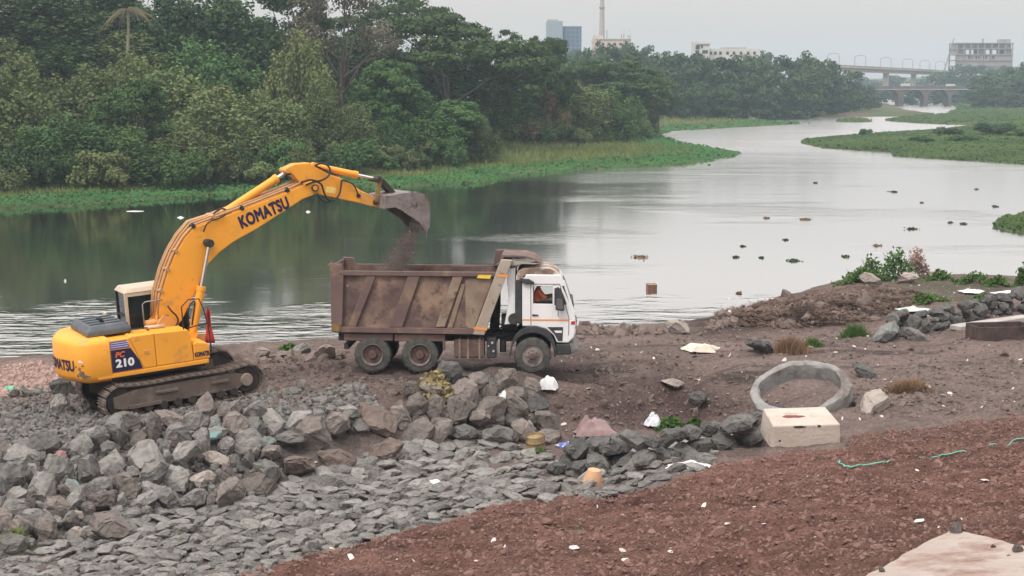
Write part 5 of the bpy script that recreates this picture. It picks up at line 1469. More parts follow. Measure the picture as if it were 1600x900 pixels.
def leaves_np(P, Nn, S, rs, asp=1.7):
    """one pointed leaf (or leaf spray) per point, facing roughly along its normal"""
    k = len(P)
    A = np.cross(Nn, rs.normal(size=(k, 3))); A /= np.linalg.norm(A, axis=1)[:, None] + 1e-9
    B = np.cross(Nn, A)
    L, W = S[:, None] * asp * .5, S[:, None] * .5
    fold = Nn * S[:, None] * .12
    V = np.stack([P - A * L, P + B * W + fold, P + A * L, P - B * W + fold], 1).reshape(-1, 3)
    F = np.arange(4 * k).reshape(k, 4)
    return V, F
def crown_np(lobes, n_leaf, size, seed, sub=(9, .38, (1, 1, .75)), droop=0.0):
    """lobes: (center, radii). Leaves gather in sub-clumps on each lobe's outside, so that gaps and shade lie between"""
    rs = np.random.default_rng(seed)
    P, Nn = [], []
    area = np.array([(r[0] * r[1] + r[1] * r[2] + r[0] * r[2]) for _, r in lobes]); area = area / area.sum()
    for (c, r), a in zip(lobes, area):
        c, r = np.array(c), np.array(r)
        m = sub[0]
        D = rs.normal(size=(m, 3)); D /= np.linalg.norm(D, axis=1)[:, None]
        D[:, 2] = np.where(D[:, 2] < -.45, -D[:, 2], D[:, 2])
        C = c + D * r * rs.uniform(.62, .98, (m, 1))
        k = int(n_leaf * a)
        w = rs.integers(m, size=k)
        q = rs.normal(size=(k, 3)); q /= np.linalg.norm(q, axis=1)[:, None]
        rad = np.cbrt(rs.random((k, 1))) * .55 + .45
        p = C[w] + q * rad * (r.mean() * sub[1]) * np.array(sub[2])
        if droop: p[:, 2] -= droop * r.mean() * rs.random(k) ** 2 * (rs.random(k) < .5)
        n = q * .75 + D[w] * .25 + rs.normal(size=(k, 3)) * .28 + np.array((0, 0, .15))
        P.append(p); Nn.append(n)
    P, Nn = np.concatenate(P), np.concatenate(Nn)
    Nn /= np.linalg.norm(Nn, axis=1)[:, None]
    return leaves_np(P, Nn, size * rs.uniform(.6, 1.4, len(P)), rs)
def trunk_mb(h, r, tips, seed, lean=.04):
    rs = random.Random(seed); m = MB()
    P = [Vector((lean * h * (i / 5) ** 2 * math.sin(seed) + .15 * math.sin(i * 1.7 + seed), lean * h * math.cos(seed) * (i / 5) ** 2, -1.0 + (h + 1) * i / 5)) for i in range(6)]
    m.tube(P, [r * (1.35 if i == 0 else 1 - .1 * i) for i in range(6)], 8)
    for t in tips:
        s = P[rs.choice((3, 4, 5))]; t = Vector(t); mid = s.lerp(t, .5) + Vector((rs.uniform(-.3, .3), rs.uniform(-.3, .3), .35))
        m.tube([s, mid, t], [r * .45, r * .3, r * .1], 6)
    return m
def make_tree_kind(kind, seed, H=12.0, W=10.0):
    """returns crown mesh, trunk mesh for a tree H high and W wide"""
    rs = np.random.default_rng(seed); lobes = []
    if kind == 'vine':            # creeper covered: rounded towers draped to the ground
        for k in range(20):
            a, rr = rs.uniform(0, 6.28), W * .5 * math.sqrt(rs.uniform(0, 1)) * .78
            top = H * (1 - .62 * (rr / (W * .5)) ** 1.7) * rs.uniform(.82, 1.0)
            r = rs.uniform(.9, 1.9)
            lobes.append(((rr * math.cos(a), rr * math.sin(a), top - r), (r, r, r * 1.15)))
            for q in range(3):
                z = top - r - (q + 1) * rs.uniform(1.4, 2.2)
                if z > .6: lobes.append(((rr * math.cos(a) * 1.12, rr * math.sin(a) * 1.12, z), (r * .85, r * .85, r * 1.5)))
        cr = crown_np(lobes, 15000, .21, seed, (10, .33, (.85, .85, 1.4)), droop=.8)
    elif kind == 'dense':
        for k in range(24):
            a, u = rs.uniform(0, 6.28), rs.uniform(-.5, 1)
            rr = W * .40 * math.sqrt(max(0, 1 - u * u)) * rs.uniform(.6, 1)
            r = rs.uniform(1.2, 2.1)
            lobes.append(((rr * math.cos(a), rr * math.sin(a), H * .60 + u * H * .32 - r * .2), (r * 1.1, r * 1.1, r * .85)))
        cr = crown_np(lobes, 13000, .22, seed, (12, .33, (1.1, 1.1, .7)))
    elif kind == 'umbrella':      # rain tree: wide, in flat layers
        for k in range(30):
            a, q = rs.uniform(0, 6.28), math.sqrt(rs.uniform(0, 1))
            rr = W * .46 * q
            z = H * (.93 - .33 * q ** 2.2) - rs.uniform(0, .20) * H
            r = rs.uniform(1.1, 2.0)
            lobes.append(((rr * math.cos(a), rr * math.sin(a), z), (r * 1.35, r * 1.35, r * .5)))
        for k in range(10):
            a = rs.uniform(0, 6.28); rr = W * .42 * rs.uniform(.7, 1); z = H * rs.uniform(.3, .6); r = rs.uniform(1, 1.6)
            lobes.append(((rr * math.cos(a), rr * math.sin(a), z), (r * 1.2, r * 1.2, r * .7)))
        cr = crown_np(lobes, 17000, .20, seed, (12, .36, (1.35, 1.35, .42)))
    elif kind == 'grey':
        for k in range(22):
            a, u = rs.uniform(0, 6.28), rs.uniform(-.3, 1)
            rr = W * .40 * math.sqrt(max(0, 1 - u * u))
            r = rs.uniform(1.0, 1.7)
            lobes.append(((rr * math.cos(a), rr * math.sin(a), H * .6 + u * H * .34), (r, r, r)))
        cr = crown_np(lobes, 6500, .16, seed, (14, .40, (.9, .9, 1.1)))
    elif kind == 'bush':
        for k in range(11):
            a, q = rs.uniform(0, 6.28), math.sqrt(rs.uniform(0, 1)); rr = W * .36 * q
            r = rs.uniform(.7, 1.2) * W / 6
            lobes.append(((rr * math.cos(a), rr * math.sin(a), max(r * .6, H * (.75 - .45 * q * q) * rs.uniform(.7, 1))), (r, r, r)))
        cr = crown_np(lobes, 4500, .17, seed, (8, .42, (.9, .9, 1.1)), droop=.4)
    else:                         # far: coarser, seen from half a kilometre
        for k in range(20):
            a, u = rs.uniform(0, 6.28), rs.uniform(-.95, 1)
            rr = W * .38 * math.sqrt(max(0, 1 - u * u)) * rs.uniform(.5, 1)
            r = rs.uniform(1.5, 2.6)
            lobes.append(((rr * math.cos(a), rr * math.sin(a), H * .47 + u * H * .42), (r * 1.1, r * 1.1, r * .9)))
        cr = crown_np(lobes, 3600, .46, seed, (8, .45, (1.1, 1.1, .8)))
    tips = [lobes[i][0] for i in rs.choice(len(lobes), min(9, len(lobes)), replace=False)]
    th = H * (.45 if kind != 'grey' else .5)
    return cr, trunk_mb(th, .26 if kind not in ('bush',) else .07, tips, seed)
KINDS = {}
for kind, m, n in (('vine', M_vine, 4), ('dense', M_leafg, 3), ('umbrella', M_leafd, 2), ('grey', M_leafgrey, 1), ('bush', M_leafg, 3), ('far', M_leaffar, 3)):
    H, W = {'vine': (12, 10), 'dense': (12, 10), 'umbrella': (12, 15), 'grey': (12, 10), 'bush': (4, 6), 'far': (12, 11)}[kind]
    KINDS[kind] = []
    for k in range(n):
        (V, F), tm = make_tree_kind(kind, 40 + 7 * k + len(kind), H, W)
        me = mesh_np('crown', V, F, m)
        tme = bpy.data.meshes.new('trunk'); tme.from_pydata(tm.v, [], tm.f); tme.materials.append(M_bark)
        KINDS[kind].append((me, tme, H, W))
def recolour(kind, m, suffix):
    KINDS[kind + suffix] = []
    for me, t, H, W in KINDS[kind]:
        c = me.copy(); c.materials.clear(); c.materials.append(m); KINDS[kind + suffix].append((c, t, H, W))
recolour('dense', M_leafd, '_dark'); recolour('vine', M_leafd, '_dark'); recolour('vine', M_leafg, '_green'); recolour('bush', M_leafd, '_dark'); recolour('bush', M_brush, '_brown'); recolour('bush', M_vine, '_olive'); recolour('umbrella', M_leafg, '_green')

_k, _g = 0, ''
rsT = np.random.default_rng(23)
def tree(px, ytop, wpx_, Y, kind, label, name='tree', cat='tree', group=None, k=None, zoff=0.0, hmin=None):
    X = at_y(px, 135, Y)[0]
    z0 = float(far_height(np.array([X]), np.array([Y]))[0]) + zoff
    ztop = at_y(px, ytop, Y)[2]
    h = max(1.5, ztop - z0); w = wpx_ * Y / FPX
    lst = KINDS[kind]; me, tme, H, W = lst[rsT.integers(len(lst)) if k is None else k % len(lst)]
    root = empty(name, (X, Y, z0), rsT.uniform(0, 6.28))
    root.scale = (w / W, w / W, h / H)
    link('crown', me, root); link('trunk', tme, root)
    tag(root, label, cat, group)
    return root
T = [
    (60, -40, 250, 176, 'vine_dark', 'dark leafy tree topmost at the left edge of the far bank'),
    (-40, 20, 200, 160, 'vine', 'creeper covered tree cut by the left picture edge'),
    (160, -50, 200, 182, 'vine_dark', 'dark tree directly behind the palm'),
    (265, -30, 170, 180, 'vine_dark', 'dark tree right of the palm on the far bank'),
    (355, -45, 210, 184, 'vine_dark', 'broad dark crown above the excavator boom on the far bank'),
    (450, -30, 150, 190, 'dense', 'green tree behind the creeper tower, cut by the top edge'),
    (535, -35, 190, 186, 'grey', 'grey half bare tree in the middle of the far wood'),
    (620, -25, 190, 212, 'umbrella', 'dark flat topped tree left behind the great spreading tree'),
    (700, 3, 310, 198, 'umbrella', 'great dark spreading tree with layered crown over the far bank'),
    (790, 32, 150, 214, 'umbrella', 'dark layered tree at the right shoulder of the spreading tree'),
    (851, 38, 92, 226, 'umbrella', 'small flat layered tree standing against the sky'),
    (560, 40, 170, 204, 'vine_dark', 'dark thicket tree behind the grey half bare tree'),
    (660, 60, 170, 206, 'vine_dark', 'dark shaded thicket inside the spreading tree on its left'),
    (745, 70, 170, 208, 'vine_dark', 'dark shaded thicket inside the spreading tree on its right'),
    (815, 85, 120, 224, 'vine_dark', 'dark thicket under the small layered tree'),
    (875, 105, 110, 262, 'vine_dark', 'dark thicket between the two woods'),
    (960, 108, 140, 278, 'vine_dark', 'dark shaded mass inside the wide dark tree'),
    (450, 60, 150, 188, 'vine_dark', 'dark thicket left behind the creeper tower'),
    (208, 66, 130, 160, 'vine', 'olive thicket hiding the foot of the palm'),
    (200, 40, 190, 176, 'vine', 'olive thicket around the palm trunk'),
    (95, 45, 170, 174, 'vine_green', 'green thicket left of the palm trunk'),
    (320, 40, 180, 174, 'vine_green', 'green thicket below the broad dark crown'),
    (30, 70, 200, 146, 'vine', 'tall creeper covered tree at the far left'),
    (140, 85, 180, 150, 'vine', 'creeper covered tree left below the palm'),
    (215, 125, 130, 142, 'dense', 'bright green round tree below the palm'),
    (95, 165, 190, 134, 'vine_green', 'wide green thicket tree low at the left of the far bank'),
    (250, 75, 190, 156, 'vine', 'olive creeper hung tree right below the palm'),
    (340, 120, 190, 148, 'vine', 'creeper hung tree above the excavator cab'),
    (200, 190, 170, 136, 'vine_green', 'low green thicket tree above the excavator hood'),
    (300, 185, 160, 140, 'vine', 'low creeper thicket straight above the boom bend'),
    (420, 130, 150, 153, 'vine', 'creeper hung tree above the boom lettering'),
    (470, 28, 135, 166, 'vine', 'tall pale green creeper tower in the far wood'),
    (505, 120, 110, 157, 'vine', 'olive thicket below the tall creeper tower'),
    (420, 195, 120, 146, 'vine', 'low olive thicket behind the arm cylinder'),
    (605, 92, 130, 172, 'dense', 'fresh green tree below the grey half bare tree'),
    (555, 150, 110, 162, 'vine', 'creeper thicket left of the bare bank behind the bucket'),
    (650, 135, 140, 172, 'vine_green', 'green drooping tree behind and above the bucket'),
    (705, 155, 120, 176, 'dense', 'mid green tree below the spreading tree'),
    (742, 180, 80, 176, 'vine', 'low olive thicket at the right end of the first wood'),
    (610, 175, 100, 166, 'vine_green', 'green thicket above the bucket cylinder'),
    (790, 130, 110, 222, 'dense_dark', 'dark tree under the right of the spreading tree'),
    (840, 118, 110, 226, 'bush_brown', 'brownish shrub tree by the bare bank'),
    (900, 118, 130, 234, 'vine', 'olive thicket tree right of the bare bank'),
    (955, 130, 120, 242, 'vine_green', 'green thicket tree below the wide dark tree'),
    (958, 80, 190, 272, 'umbrella', 'wide dark tree under the pale antenna building'),
    (905, 95, 90, 280, 'dense_dark', 'dark tree left under the blue glass tower'),
    (1012, 105, 80, 288, 'dense_dark', 'dark tree ending the second wood on the right'),
    (1030, 130, 50, 300, 'dense_dark', 'small dark tree at the water side end of the second wood'),
    (985, 160, 70, 258, 'bush_olive', 'low olive shrub at the end of the second wood'),
    (1000, 150, 60, 268, 'bush_dark', 'dark low shrub under the last tree of the second wood'),
]
for i, (px, yt, w, Y, kind, lab) in enumerate(T):
    tree(px, yt, w, Y, kind, lab, k=i)
# undergrowth along the foot of the wood
x = -40.0; i = 0
while x < 1010:
    Y = np.interp(x, (0, 250, 450, 700, 780, 900, 1010), (128, 134, 143, 168, 205, 228, 262))
    h = rsT.uniform(42, 85) * 130 / Y
    yb = 135 + (CAM_H - float(far_height(np.array([at_y(x, 135, Y)[0]]), np.array([Y]))[0])) * FPX / Y
    kd = ('bush', 'bush_olive', 'bush_dark', 'bush_olive', 'bush_brown' if (480 < x < 560 or 770 < x < 900) else 'bush')[i % 5]
    tree(x, yb - h, rsT.uniform(70, 120) * 130 / Y, Y + rsT.uniform(-3, 3), kd, nth(i) + ' low shrub from the left along the foot of the far wood', 'shrub', 'shrub', 'shrubs along the foot of the far wood', k=i)
    x += rsT.uniform(22, 40) * 140 / Y; i += 1
# ---- withered palm
def palm(px, ytop, Y):
    X = at_y(px, 135, Y)[0]; z0 = float(far_height(np.array([X]), np.array([Y]))[0]); zt = at_y(px, ytop, Y)[2] - z0
    root = empty('palm_tree', (X, Y, z0)); tag(root, 'withered palm with drooping pale fronds rising above the wood', 'palm tree')
    MB().tube([(.1 * math.sin(i), .1 * math.cos(i * 2), zt * i / 8) for i in range(9)], [.24 - .012 * i for i in range(9)], 10).build('trunk', M_barkp, root, smooth_shade=True)
    rs = np.random.default_rng(6)
    for k in range(15):
        a = k / 15 * 6.28 + rs.uniform(-.2, .2); L = rs.uniform(3.4, 4.6); up = rs.uniform(.2, 1.1)
        m = MB(); pts = []
        for j in range(9):
            t = j / 8; pts.append(Vector((math.cos(a) * L * .82 * t, math.sin(a) * L * .82 * t, zt + up * t * 2.2 - 3.6 * t * t)))
        m.tube(pts, [.045 * (1 - .8 * j / 8) for j in range(9)], 5)
        for j in range(1, 27):
            t = j / 27 * 8; i0 = min(int(t), 7); p = pts[i0].lerp(pts[i0 + 1], t - i0)
            for s in (-1, 1):
                side = Vector((-math.sin(a), math.cos(a), 0)) * s; ll = .85 * math.sin(math.pi * min(.98, .12 + j / 29))
                q = p + side * ll * .55 + Vector((math.cos(a) * .25, math.sin(a) * .25, -ll * .75)); w = Vector((math.cos(a), math.sin(a), 0)) * .035
                m.add([p - w, p + w, q], [(0, 1, 2)])
        m.build('frond', M_frond, root)
palm(203, 16, 168)
# ---- far woods around the bridges
FT = []
FARG = 'trees of the hazy wood before the bridges'
for (px, yt, w, Y) in ((905, 80, 70, 420), (955, 74, 80, 430), (1000, 78, 80, 420), (1045, 84, 80, 440), (1095, 84, 80, 450), (1140, 90, 80, 450), (1185, 88, 90, 470), (1230, 90, 80, 480), (1265, 84, 80, 500), (1300, 96, 70, 520), (1328, 112, 60, 540),
                       (1345, 130, 50, 560), (1020, 100, 80, 400), (1070, 108, 80, 410), (1120, 112, 80, 420), (1165, 112, 70, 430), (1210, 118, 80, 440), (1255, 112, 70, 460), (1290, 120, 70, 480), (1312, 132, 60, 500), (1085, 132, 50, 400), (1140, 138, 50, 410), (1360, 145, 40, 570),
                       (1190, 140, 50, 420), (1240, 140, 50, 440), (1330, 142, 50, 520)):
    FT.append((px + rsT.uniform(-6, 6), yt, w, Y))
for row, sel in (('rear', lambda q: q[1] < 100), ('middle', lambda q: 100 <= q[1] < 130), ('front', lambda q: q[1] >= 130)):
    for k, (px, yt, w, Y) in enumerate(sorted(filter(sel, FT))):
        tree(px, yt, w, Y, 'far', f'{nth(k)} hazy tree from the left in the {row} row left of the bridges', group=FARG)
for (px, yt, w, Y) in sorted(((1535, 118, 60, 650), (1570, 108, 70, 660), (1608, 100, 80, 660), (1595, 125, 60, 620), (1555, 132, 50, 610), (1640, 110, 80, 640), (1525, 140, 40, 620), (1580, 145, 50, 600), (1620, 140, 60, 600))):
    _k = _k + 1 if _g == 'hazy blue green tree right of the stone bridge' else 0; _g = 'hazy blue green tree right of the stone bridge'
    tree(px, yt, w, Y, 'far', nth(_k) + ' hazy blue green tree right of the stone bridge counted from the left', group='trees right of the stone bridge')
for (px, yt, w, Y) in sorted(((1475, 112, 50, 950), (1500, 102, 55, 940), (1530, 104, 60, 950), (1565, 104, 50, 960), (1355, 121, 50, 1150), (1395, 118, 60, 1200), (1440, 120, 60, 1250), (1340, 118, 40, 1200))):
    _k = _k + 1 if _g == 'very hazy tree far behind the railway viaduct' else 0; _g = 'very hazy tree far behind the railway viaduct'
    tree(px, yt, w, Y, 'far', nth(_k) + ' very hazy tree far behind the railway viaduct counted from the left', group='trees behind the viaduct')
for (px, yt, w, Y) in sorted(((1350, 134, 44, 780), (1378, 137, 40, 775), (1405, 136, 44, 785), (1432, 138, 40, 780), (1460, 136, 44, 785), (1488, 137, 40, 775), (1515, 134, 46, 780))):
    _k = _k + 1 if _g == 'arch' else 0; _g = 'arch'
    tree(px, yt, w, Y, 'far', nth(_k) + ' dark tree seen through the arches of the stone bridge from the left', group='trees behind the arches')
# hill town trees around the buildings
for (px, yt, w, Y) in sorted(((860, 74, 60, 520), (900, 78, 60, 560), (930, 66, 40, 560), (975, 68, 50, 560), (1010, 74, 50, 560), (1060, 84, 40, 600), (1195, 82, 40, 610), (1100, 86, 60, 590), (1160, 88, 60, 590))):
    _k = _k + 1 if _g == 'hazy tree on the rise beside the far buildings' else 0; _g = 'hazy tree on the rise beside the far buildings'
    tree(px, yt, w, Y, 'far', nth(_k) + ' hazy tree on the rise beside the far buildings counted from the left', group='trees around the far buildings')
# ---- shrubs on the green island to the right and far mats
for (px, yt, w, Y, lab) in ((1560, 188, 90, 262, 'large dark bush on the green island at the right'), (1480, 196, 60, 265, 'lower dark bush left of the large one on the green island'), (1355, 199, 26, 285, 'small upright plant on the left tip of the green island'),
                            (1600, 200, 60, 250, 'green bush at the right edge of the island'), (1510, 208, 60, 240, 'pale green bush in the middle of the island'), (1440, 214, 50, 240, 'low bush left on the green island')):
    tree(px, yt, w, Y, 'bush_dark' if 'dark' in lab else 'bush', lab, 'shrub', 'shrub')
# ---- reeds and floating leaves: uncountable
def blades(P, h, w, rs, lean=.5):
    k = len(P); a = rs.uniform(0, 6.28, k)
    d = np.stack([np.cos(a), np.sin(a), np.zeros(k)], 1); t = P + np.stack([rs.normal(0, lean, k) * h, rs.normal(0, lean, k) * h, h], 1)
    V = np.stack([P - d * w[:, None] / 2, P + d * w[:, None] / 2, t], 1).reshape(-1, 3)
    return V, np.arange(3 * k).reshape(k, 3)
rg = np.random.default_rng(77)
n = 120000
gxp = rg.uniform(-30, 1265, n); gyp = rg.uniform(181, 330, n)
D = np.stack([(gxp - 800) / FPX, _cp + (450 - gyp) / FPX * _sp, -_sp + (450 - gyp) / FPX * _cp], 1)
t = (0.25 - CAM_H) / D[:, 2]; P = CAM + D * t[:, None]
dl = sdist(L1, P[:, 0], P[:, 1])
nz = fbm(P[:, 0] * .08, P[:, 1] * .08, 33, 4)
P[:, 2] = np.maximum(far_height(P[:, 0], P[:, 1]), 0)
hy = (dl > -1.0) & (dl < 8 + 14 * nz + .01 * P[:, 1])
gr = (dl > 6 + 12 * nz) & (dl < 46)
Ph = P[hy]; Yh = Ph[:, 1]
Nn = np.stack([rg.normal(0, .5, len(Ph)), rg.normal(-.35, .5, len(Ph)), np.ones(len(Ph))], 1); Nn /= np.linalg.norm(Nn, axis=1)[:, None]
Ph[:, 2] += rg.uniform(.02, .34, len(Ph))
V, F = leaves_np(Ph, Nn, .0017 * Yh * rg.uniform(.7, 1.4, len(Ph)), rg, 1.3)
tag(link('water_hyacinth', mesh_np('water_hyacinth', V, F, M_hyac)), 'bright green floating leaves along the far water edge', 'water plants', kind='stuff')
Pg = P[gr]; Yg = Pg[:, 1]
V, F = blades(Pg, (.35 + .45 * rg.random(len(Pg))) * (1 + .8 * nz[gr]), .0012 * Yg, rg, .35)
tag(link('reed_grass', mesh_np('reed_grass', V, F, M_grass)), 'pale reed grass along the foot of the far wood', 'grass', kind='stuff')
# green island, right bank and mats
n = 60000
gxp = rg.uniform(1240, 1640, n); gyp = rg.uniform(163, 262, n)
D = np.stack([(gxp - 800) / FPX, _cp + (450 - gyp) / FPX * _sp, -_sp + (450 - gyp) / FPX * _cp], 1)
P = CAM + D * ((0.25 - CAM_H) / D[:, 2])[:, None]
ok = sdist(R1, P[:, 0], P[:, 1]) > -.6
for poly in ISL: ok |= sdist(poly, P[:, 0], P[:, 1]) > 0
P = P[ok]
e = rg.uniform(1550, 1640, 1500); f = rg.uniform(334, 366, 1500)
Q = np.array([at_z(a, b, .1) for a, b in zip(e, f)]); Q = Q[sdist(ISL[1], Q[:, 0], Q[:, 1]) > 0]
P = np.concatenate([P, Q])
P[:, 2] = np.maximum(far_height(P[:, 0], P[:, 1]), 0) + rg.uniform(0, 1.0, len(P)) * np.clip(.22 + 1.3 * fbm(P[:, 0] * .07, P[:, 1] * .05, 44, 4), .1, 1.2)
Nn = np.stack([rg.normal(0, .6, len(P)), rg.normal(-.5, .6, len(P)), np.ones(len(P))], 1); Nn /= np.linalg.norm(Nn, axis=1)[:, None]
V, F = leaves_np(P, Nn, .0019 * P[:, 1] * rg.uniform(.7, 1.4, len(P)), rg, 1.4)
M_isl = leaf_mat('island greens', (.045, .095, .030), (.110, .165, .055), .05, 0, 0, .25)
tag(link('island_plants', mesh_np('island_plants', V, F, M_isl)), 'low green plants covering the river island and mats', 'water plants', kind='stuff')
# ================================================================ FAR BUILDINGS AND BRIDGES
M_stone = mat('old bridge stone', (.10, .088, .080), .9, (.16, .14, .125), .3, bump=.3)
M_conc = mat('pale concrete', (.42, .39, .36), .85, (.34, .31, .29), .15)
M_concp = mat('pinkish concrete', (.66, .56, .49), .85, (.56, .47, .41), .15)
M_dark = mat('dark opening', (.03, .03, .035), .6)
M_bwhite = mat('white render', (.62, .61, .60), .8, (.54, .53, .52), .2)
M_blueg = mat('blue glass cladding', (.10, .15, .24), .35, (.13, .18, .27), .1)
M_paleg = mat('pale blue glass', (.28, .36, .42), .35)
M_metal = mat('grey steel', (.22, .22, .23), .6)
def X_at(px, Y): return (px - 800) / FPX * (Y * _cp + CAM_H * _sp)
def Z_at(py, Y): return at_y(800, py, Y)[2]

# --- old stone arch bridge
BY = 735.0
br = empty('arch_bridge', (X_at(1440, BY), BY, 0)); tag(br, 'old stone road bridge with round arches across the river', 'bridge')
x0, x1 = X_at(1330, BY) - br.location.x, X_at(1560, BY) - br.location.x
zd, zp = Z_at(139, BY), Z_at(134.5, BY)
cents = [X_at(p, BY) - br.location.x for p in (1346, 1385, 1424, 1462, 1498, 1534)]
half = 5.1; zs = 3.2
m = MB(); prof = [(x0, 0)]
for c in cents:
    prof += [(c - half, -1)] + [(c + half * math.cos(a), zs + half * .98 * math.sin(a)) for a in [math.pi - math.pi * k / 14 for k in range(15)]] + [(c + half, -1)]
prof += [(x1, 0), (x1, zd), (x0, zd)]
V = [(u, -4.0, w) for u, w in prof] + [(u, 4.0, w) for u, w in prof]; n = len(prof)
m.add(V, [tuple(range(n)), tuple(reversed(range(n, 2 * n)))] + [(i, (i + 1) % n, (i + 1) % n + n, i + n) for i in range(n)])
m.build('arch_wall', M_stone, br)
for y in (-4.15, 4.15): MB().box(((x0 + x1) / 2, y, (zd + zp) / 2), (x1 - x0, .35, zp - zd)).build('parapet', M_stone, br)
MB().box(((x0 + x1) / 2, -4.2, zd - .2), (x1 - x0, .5, .4)).build('string_course', M_conc, br)
for c in cents:
    MB().prism([(c - 6.1, -1), (c - 6.1, zs + 1.2), (c - 5.7, zs + 1.8), (c - 5.3, zs + 1.2), (c - 5.3, -1)], -5.4, -4.01).build('cutwater', M_stone, br)
# --- railway viaduct behind it
va, vb = np.array((X_at(1285, 770), 770.0)), np.array((X_at(1520, 1180), 1180.0))
vd = vb - va; vl = np.linalg.norm(vd); vang = math.atan2(vd[1], vd[0])
vi = empty('railway_viaduct', (va[0], va[1], 0), vang); tag(vi, 'pale concrete railway viaduct on tall piers behind the stone bridge', 'viaduct')
zt, zb_ = 20.0, 17.6
MB().prism([(0, zb_), (vl, zb_), (vl, zt - .5), (0, zt - .5)], -2.6, 2.6).build('girder', M_concp, vi)
MB().box((vl / 2, 0, zt - .25), (vl, 9.5, .5)).build('deck', M_concp, vi)
for y in (-4.6, 4.6): MB().box((vl / 2, y, zt + .45), (vl, .25, .9)).build('parapet', M_conc, vi)
def along(px):
    best = min(range(0, 2000), key=lambda i: abs(800 + FPX * (va[0] + vd[0] * i / 2000) / ((va[1] + vd[1] * i / 2000) * _cp + CAM_H * _sp) - px)); return vl * best / 2000
for px in (1329, 1383, 1426, 1455, 1478, 1500):
    s = along(px)
    p = MB().prism([(-1.3, -1), (1.3, -1), (1.3, 15.0), (2.4, 16.8), (2.4, 17.6), (-2.4, 17.6), (-2.4, 16.8), (-1.3, 15.0)], -1.4, 1.4).build('pier', M_concp, vi, loc=(s, 0, 0))
for px in (1300, 1342, 1382, 1416, 1443, 1467):
    s = along(px); P = [(s, -3.6, zt), (s, -3.6, zt + 5.6), (s, -2.9, zt + 6.6), (s, 0, zt + 7.0), (s, 2.9, zt + 6.6), (s, 3.6, zt + 5.6), (s, 3.6, zt)]
    P = [(s + q[1] * .55, q[1], q[2]) for q in P]
    MB().tube(P, .16, 6).build('mast_portal', M_metal, vi)
# --- vehicles on the bridge
def van(px, Y, L, H, label, mcol):
    root = empty('van', (X_at(px, Y), Y, zd + .02)); tag(root, label, 'van')
    MB().prism([(-L / 2, .35), (L / 2, .35), (L / 2, .35 + H * .4), (L / 2 - .5, .35 + H * .48), (L / 2 - 1.0, .35 + H * .85), (-L / 2, .35 + H * .85)], -.9, .9).build('body', mcol, root, bevel=.08)
    for u in (-L * .32, L * .32):
        for v in (-.9, .9): MB().lathe((u, v, .34), [(.05, -.1), (.34, -.1), (.34, .1), (.05, .1)], 'y', 12).build('wheel', M_tyre, root)
    MB().prism([(L / 2 - 1.5, .35 + H * .5), (L / 2 - .6, .35 + H * .5), (L / 2 - 1.02, .35 + H * .8), (L / 2 - 1.5, .35 + H * .8)], -.92, -.905).build('window', M_dark, root)
van(1416, BY - 2, 6.0, 2.6, 'white van crossing the stone bridge between two viaduct piers', M_bwhite)
van(1486, BY - 2, 5.6, 2.4, 'white van at the right part of the stone bridge', M_bwhite)
van(1440, BY - 1.5, 4.2, 1.7, 'small grey car in the middle of the stone bridge', M_metal)
lor = empty('lorry', (X_at(1530, BY), BY - 1, zd + .02)); tag(lor, 'tall white box lorry at the right end of the stone bridge', 'lorry')
MB().box((-.3, 0, 3.0), (4.0, 2.4, 4.4)).build('cargo_box', M_bwhite, lor, bevel=.1)
MB().prism([(1.75, .5), (3.0, .5), (3.0, 1.6), (2.7, 2.6), (1.75, 2.6)], -1.1, 1.1).build('cab', M_bwhite, lor, bevel=.08)
for u in (-1.4, 2.2):
    for v in (-1.1, 1.1): MB().lathe((u, v, .45), [(.05, -.12), (.45, -.12), (.45, .12), (.05, .12)], 'y', 12).build('wheel', M_tyre, lor)
# --- unfinished concrete frame
UY = 980.0
ub = empty('unfinished_building', (X_at(1529, UY), UY, Z_at(112, UY))); tag(ub, 'unfinished grey concrete frame building above the trees at right', 'building')
M_fr = mat('raw concrete', (.27, .24, .23), .9, (.33, .30, .28), .2)
W_, zr = X_at(1573, UY) - X_at(1485, UY), 0
zt_ = Z_at(68, UY) - Z_at(112, UY); fl = zt_ / 5
for k in range(6):
    MB().box((0, 0, k * fl), (W_, 18, .55)).build('floor_slab', M_fr, ub)
for k in range(5):
    for j in range(9):
        for y in (-8.4, 8.4): MB().box((-W_ / 2 + .6 + j * (W_ - 1.2) / 8, y, k * fl + fl / 2), (.7, .7, fl - .55)).build('column', M_fr, ub)
    if k in (0, 1, 2, 4): MB().box((0, -8.2 if k != 4 else 0, k * fl + fl * .5), (W_ - 1.5, .3 if k != 4 else 3, (fl - .56) * (.98 if k != 3 else .4))).build('infill_wall', M_fr, ub) if k != 4 else None
    if k == 3:
        for u, w in ((-W_ * .40, W_ * .16), (-W_ * .02, W_ * .1), (W_ * .41, W_ * .14)): MB().box((u, 0, k * fl + fl / 2), (w, 14, fl - .56)).build('infill_wall', M_fr, ub)
    if k == 4: MB().box((0, 0, k * fl + fl / 2), (W_ - 1.6, 12, fl - .56)).build('infill_wall', M_fr, ub)
MB().box((W_ * .40, 0, zt_ + 1.4), (W_ * .17, 8, 2.6)).build('stair_tower', M_fr, ub)
MB().box((W_ * .03, 0, zt_ + 1.6), (.9, .9, 3.2)).build('chimney', M_fr, ub)
for j in range(4): MB().box((-W_ * .25 + j * W_ * .13, -8.4, fl * 2.5), (W_ * .07, .2, fl * .5)).build('window', M_dark, ub)
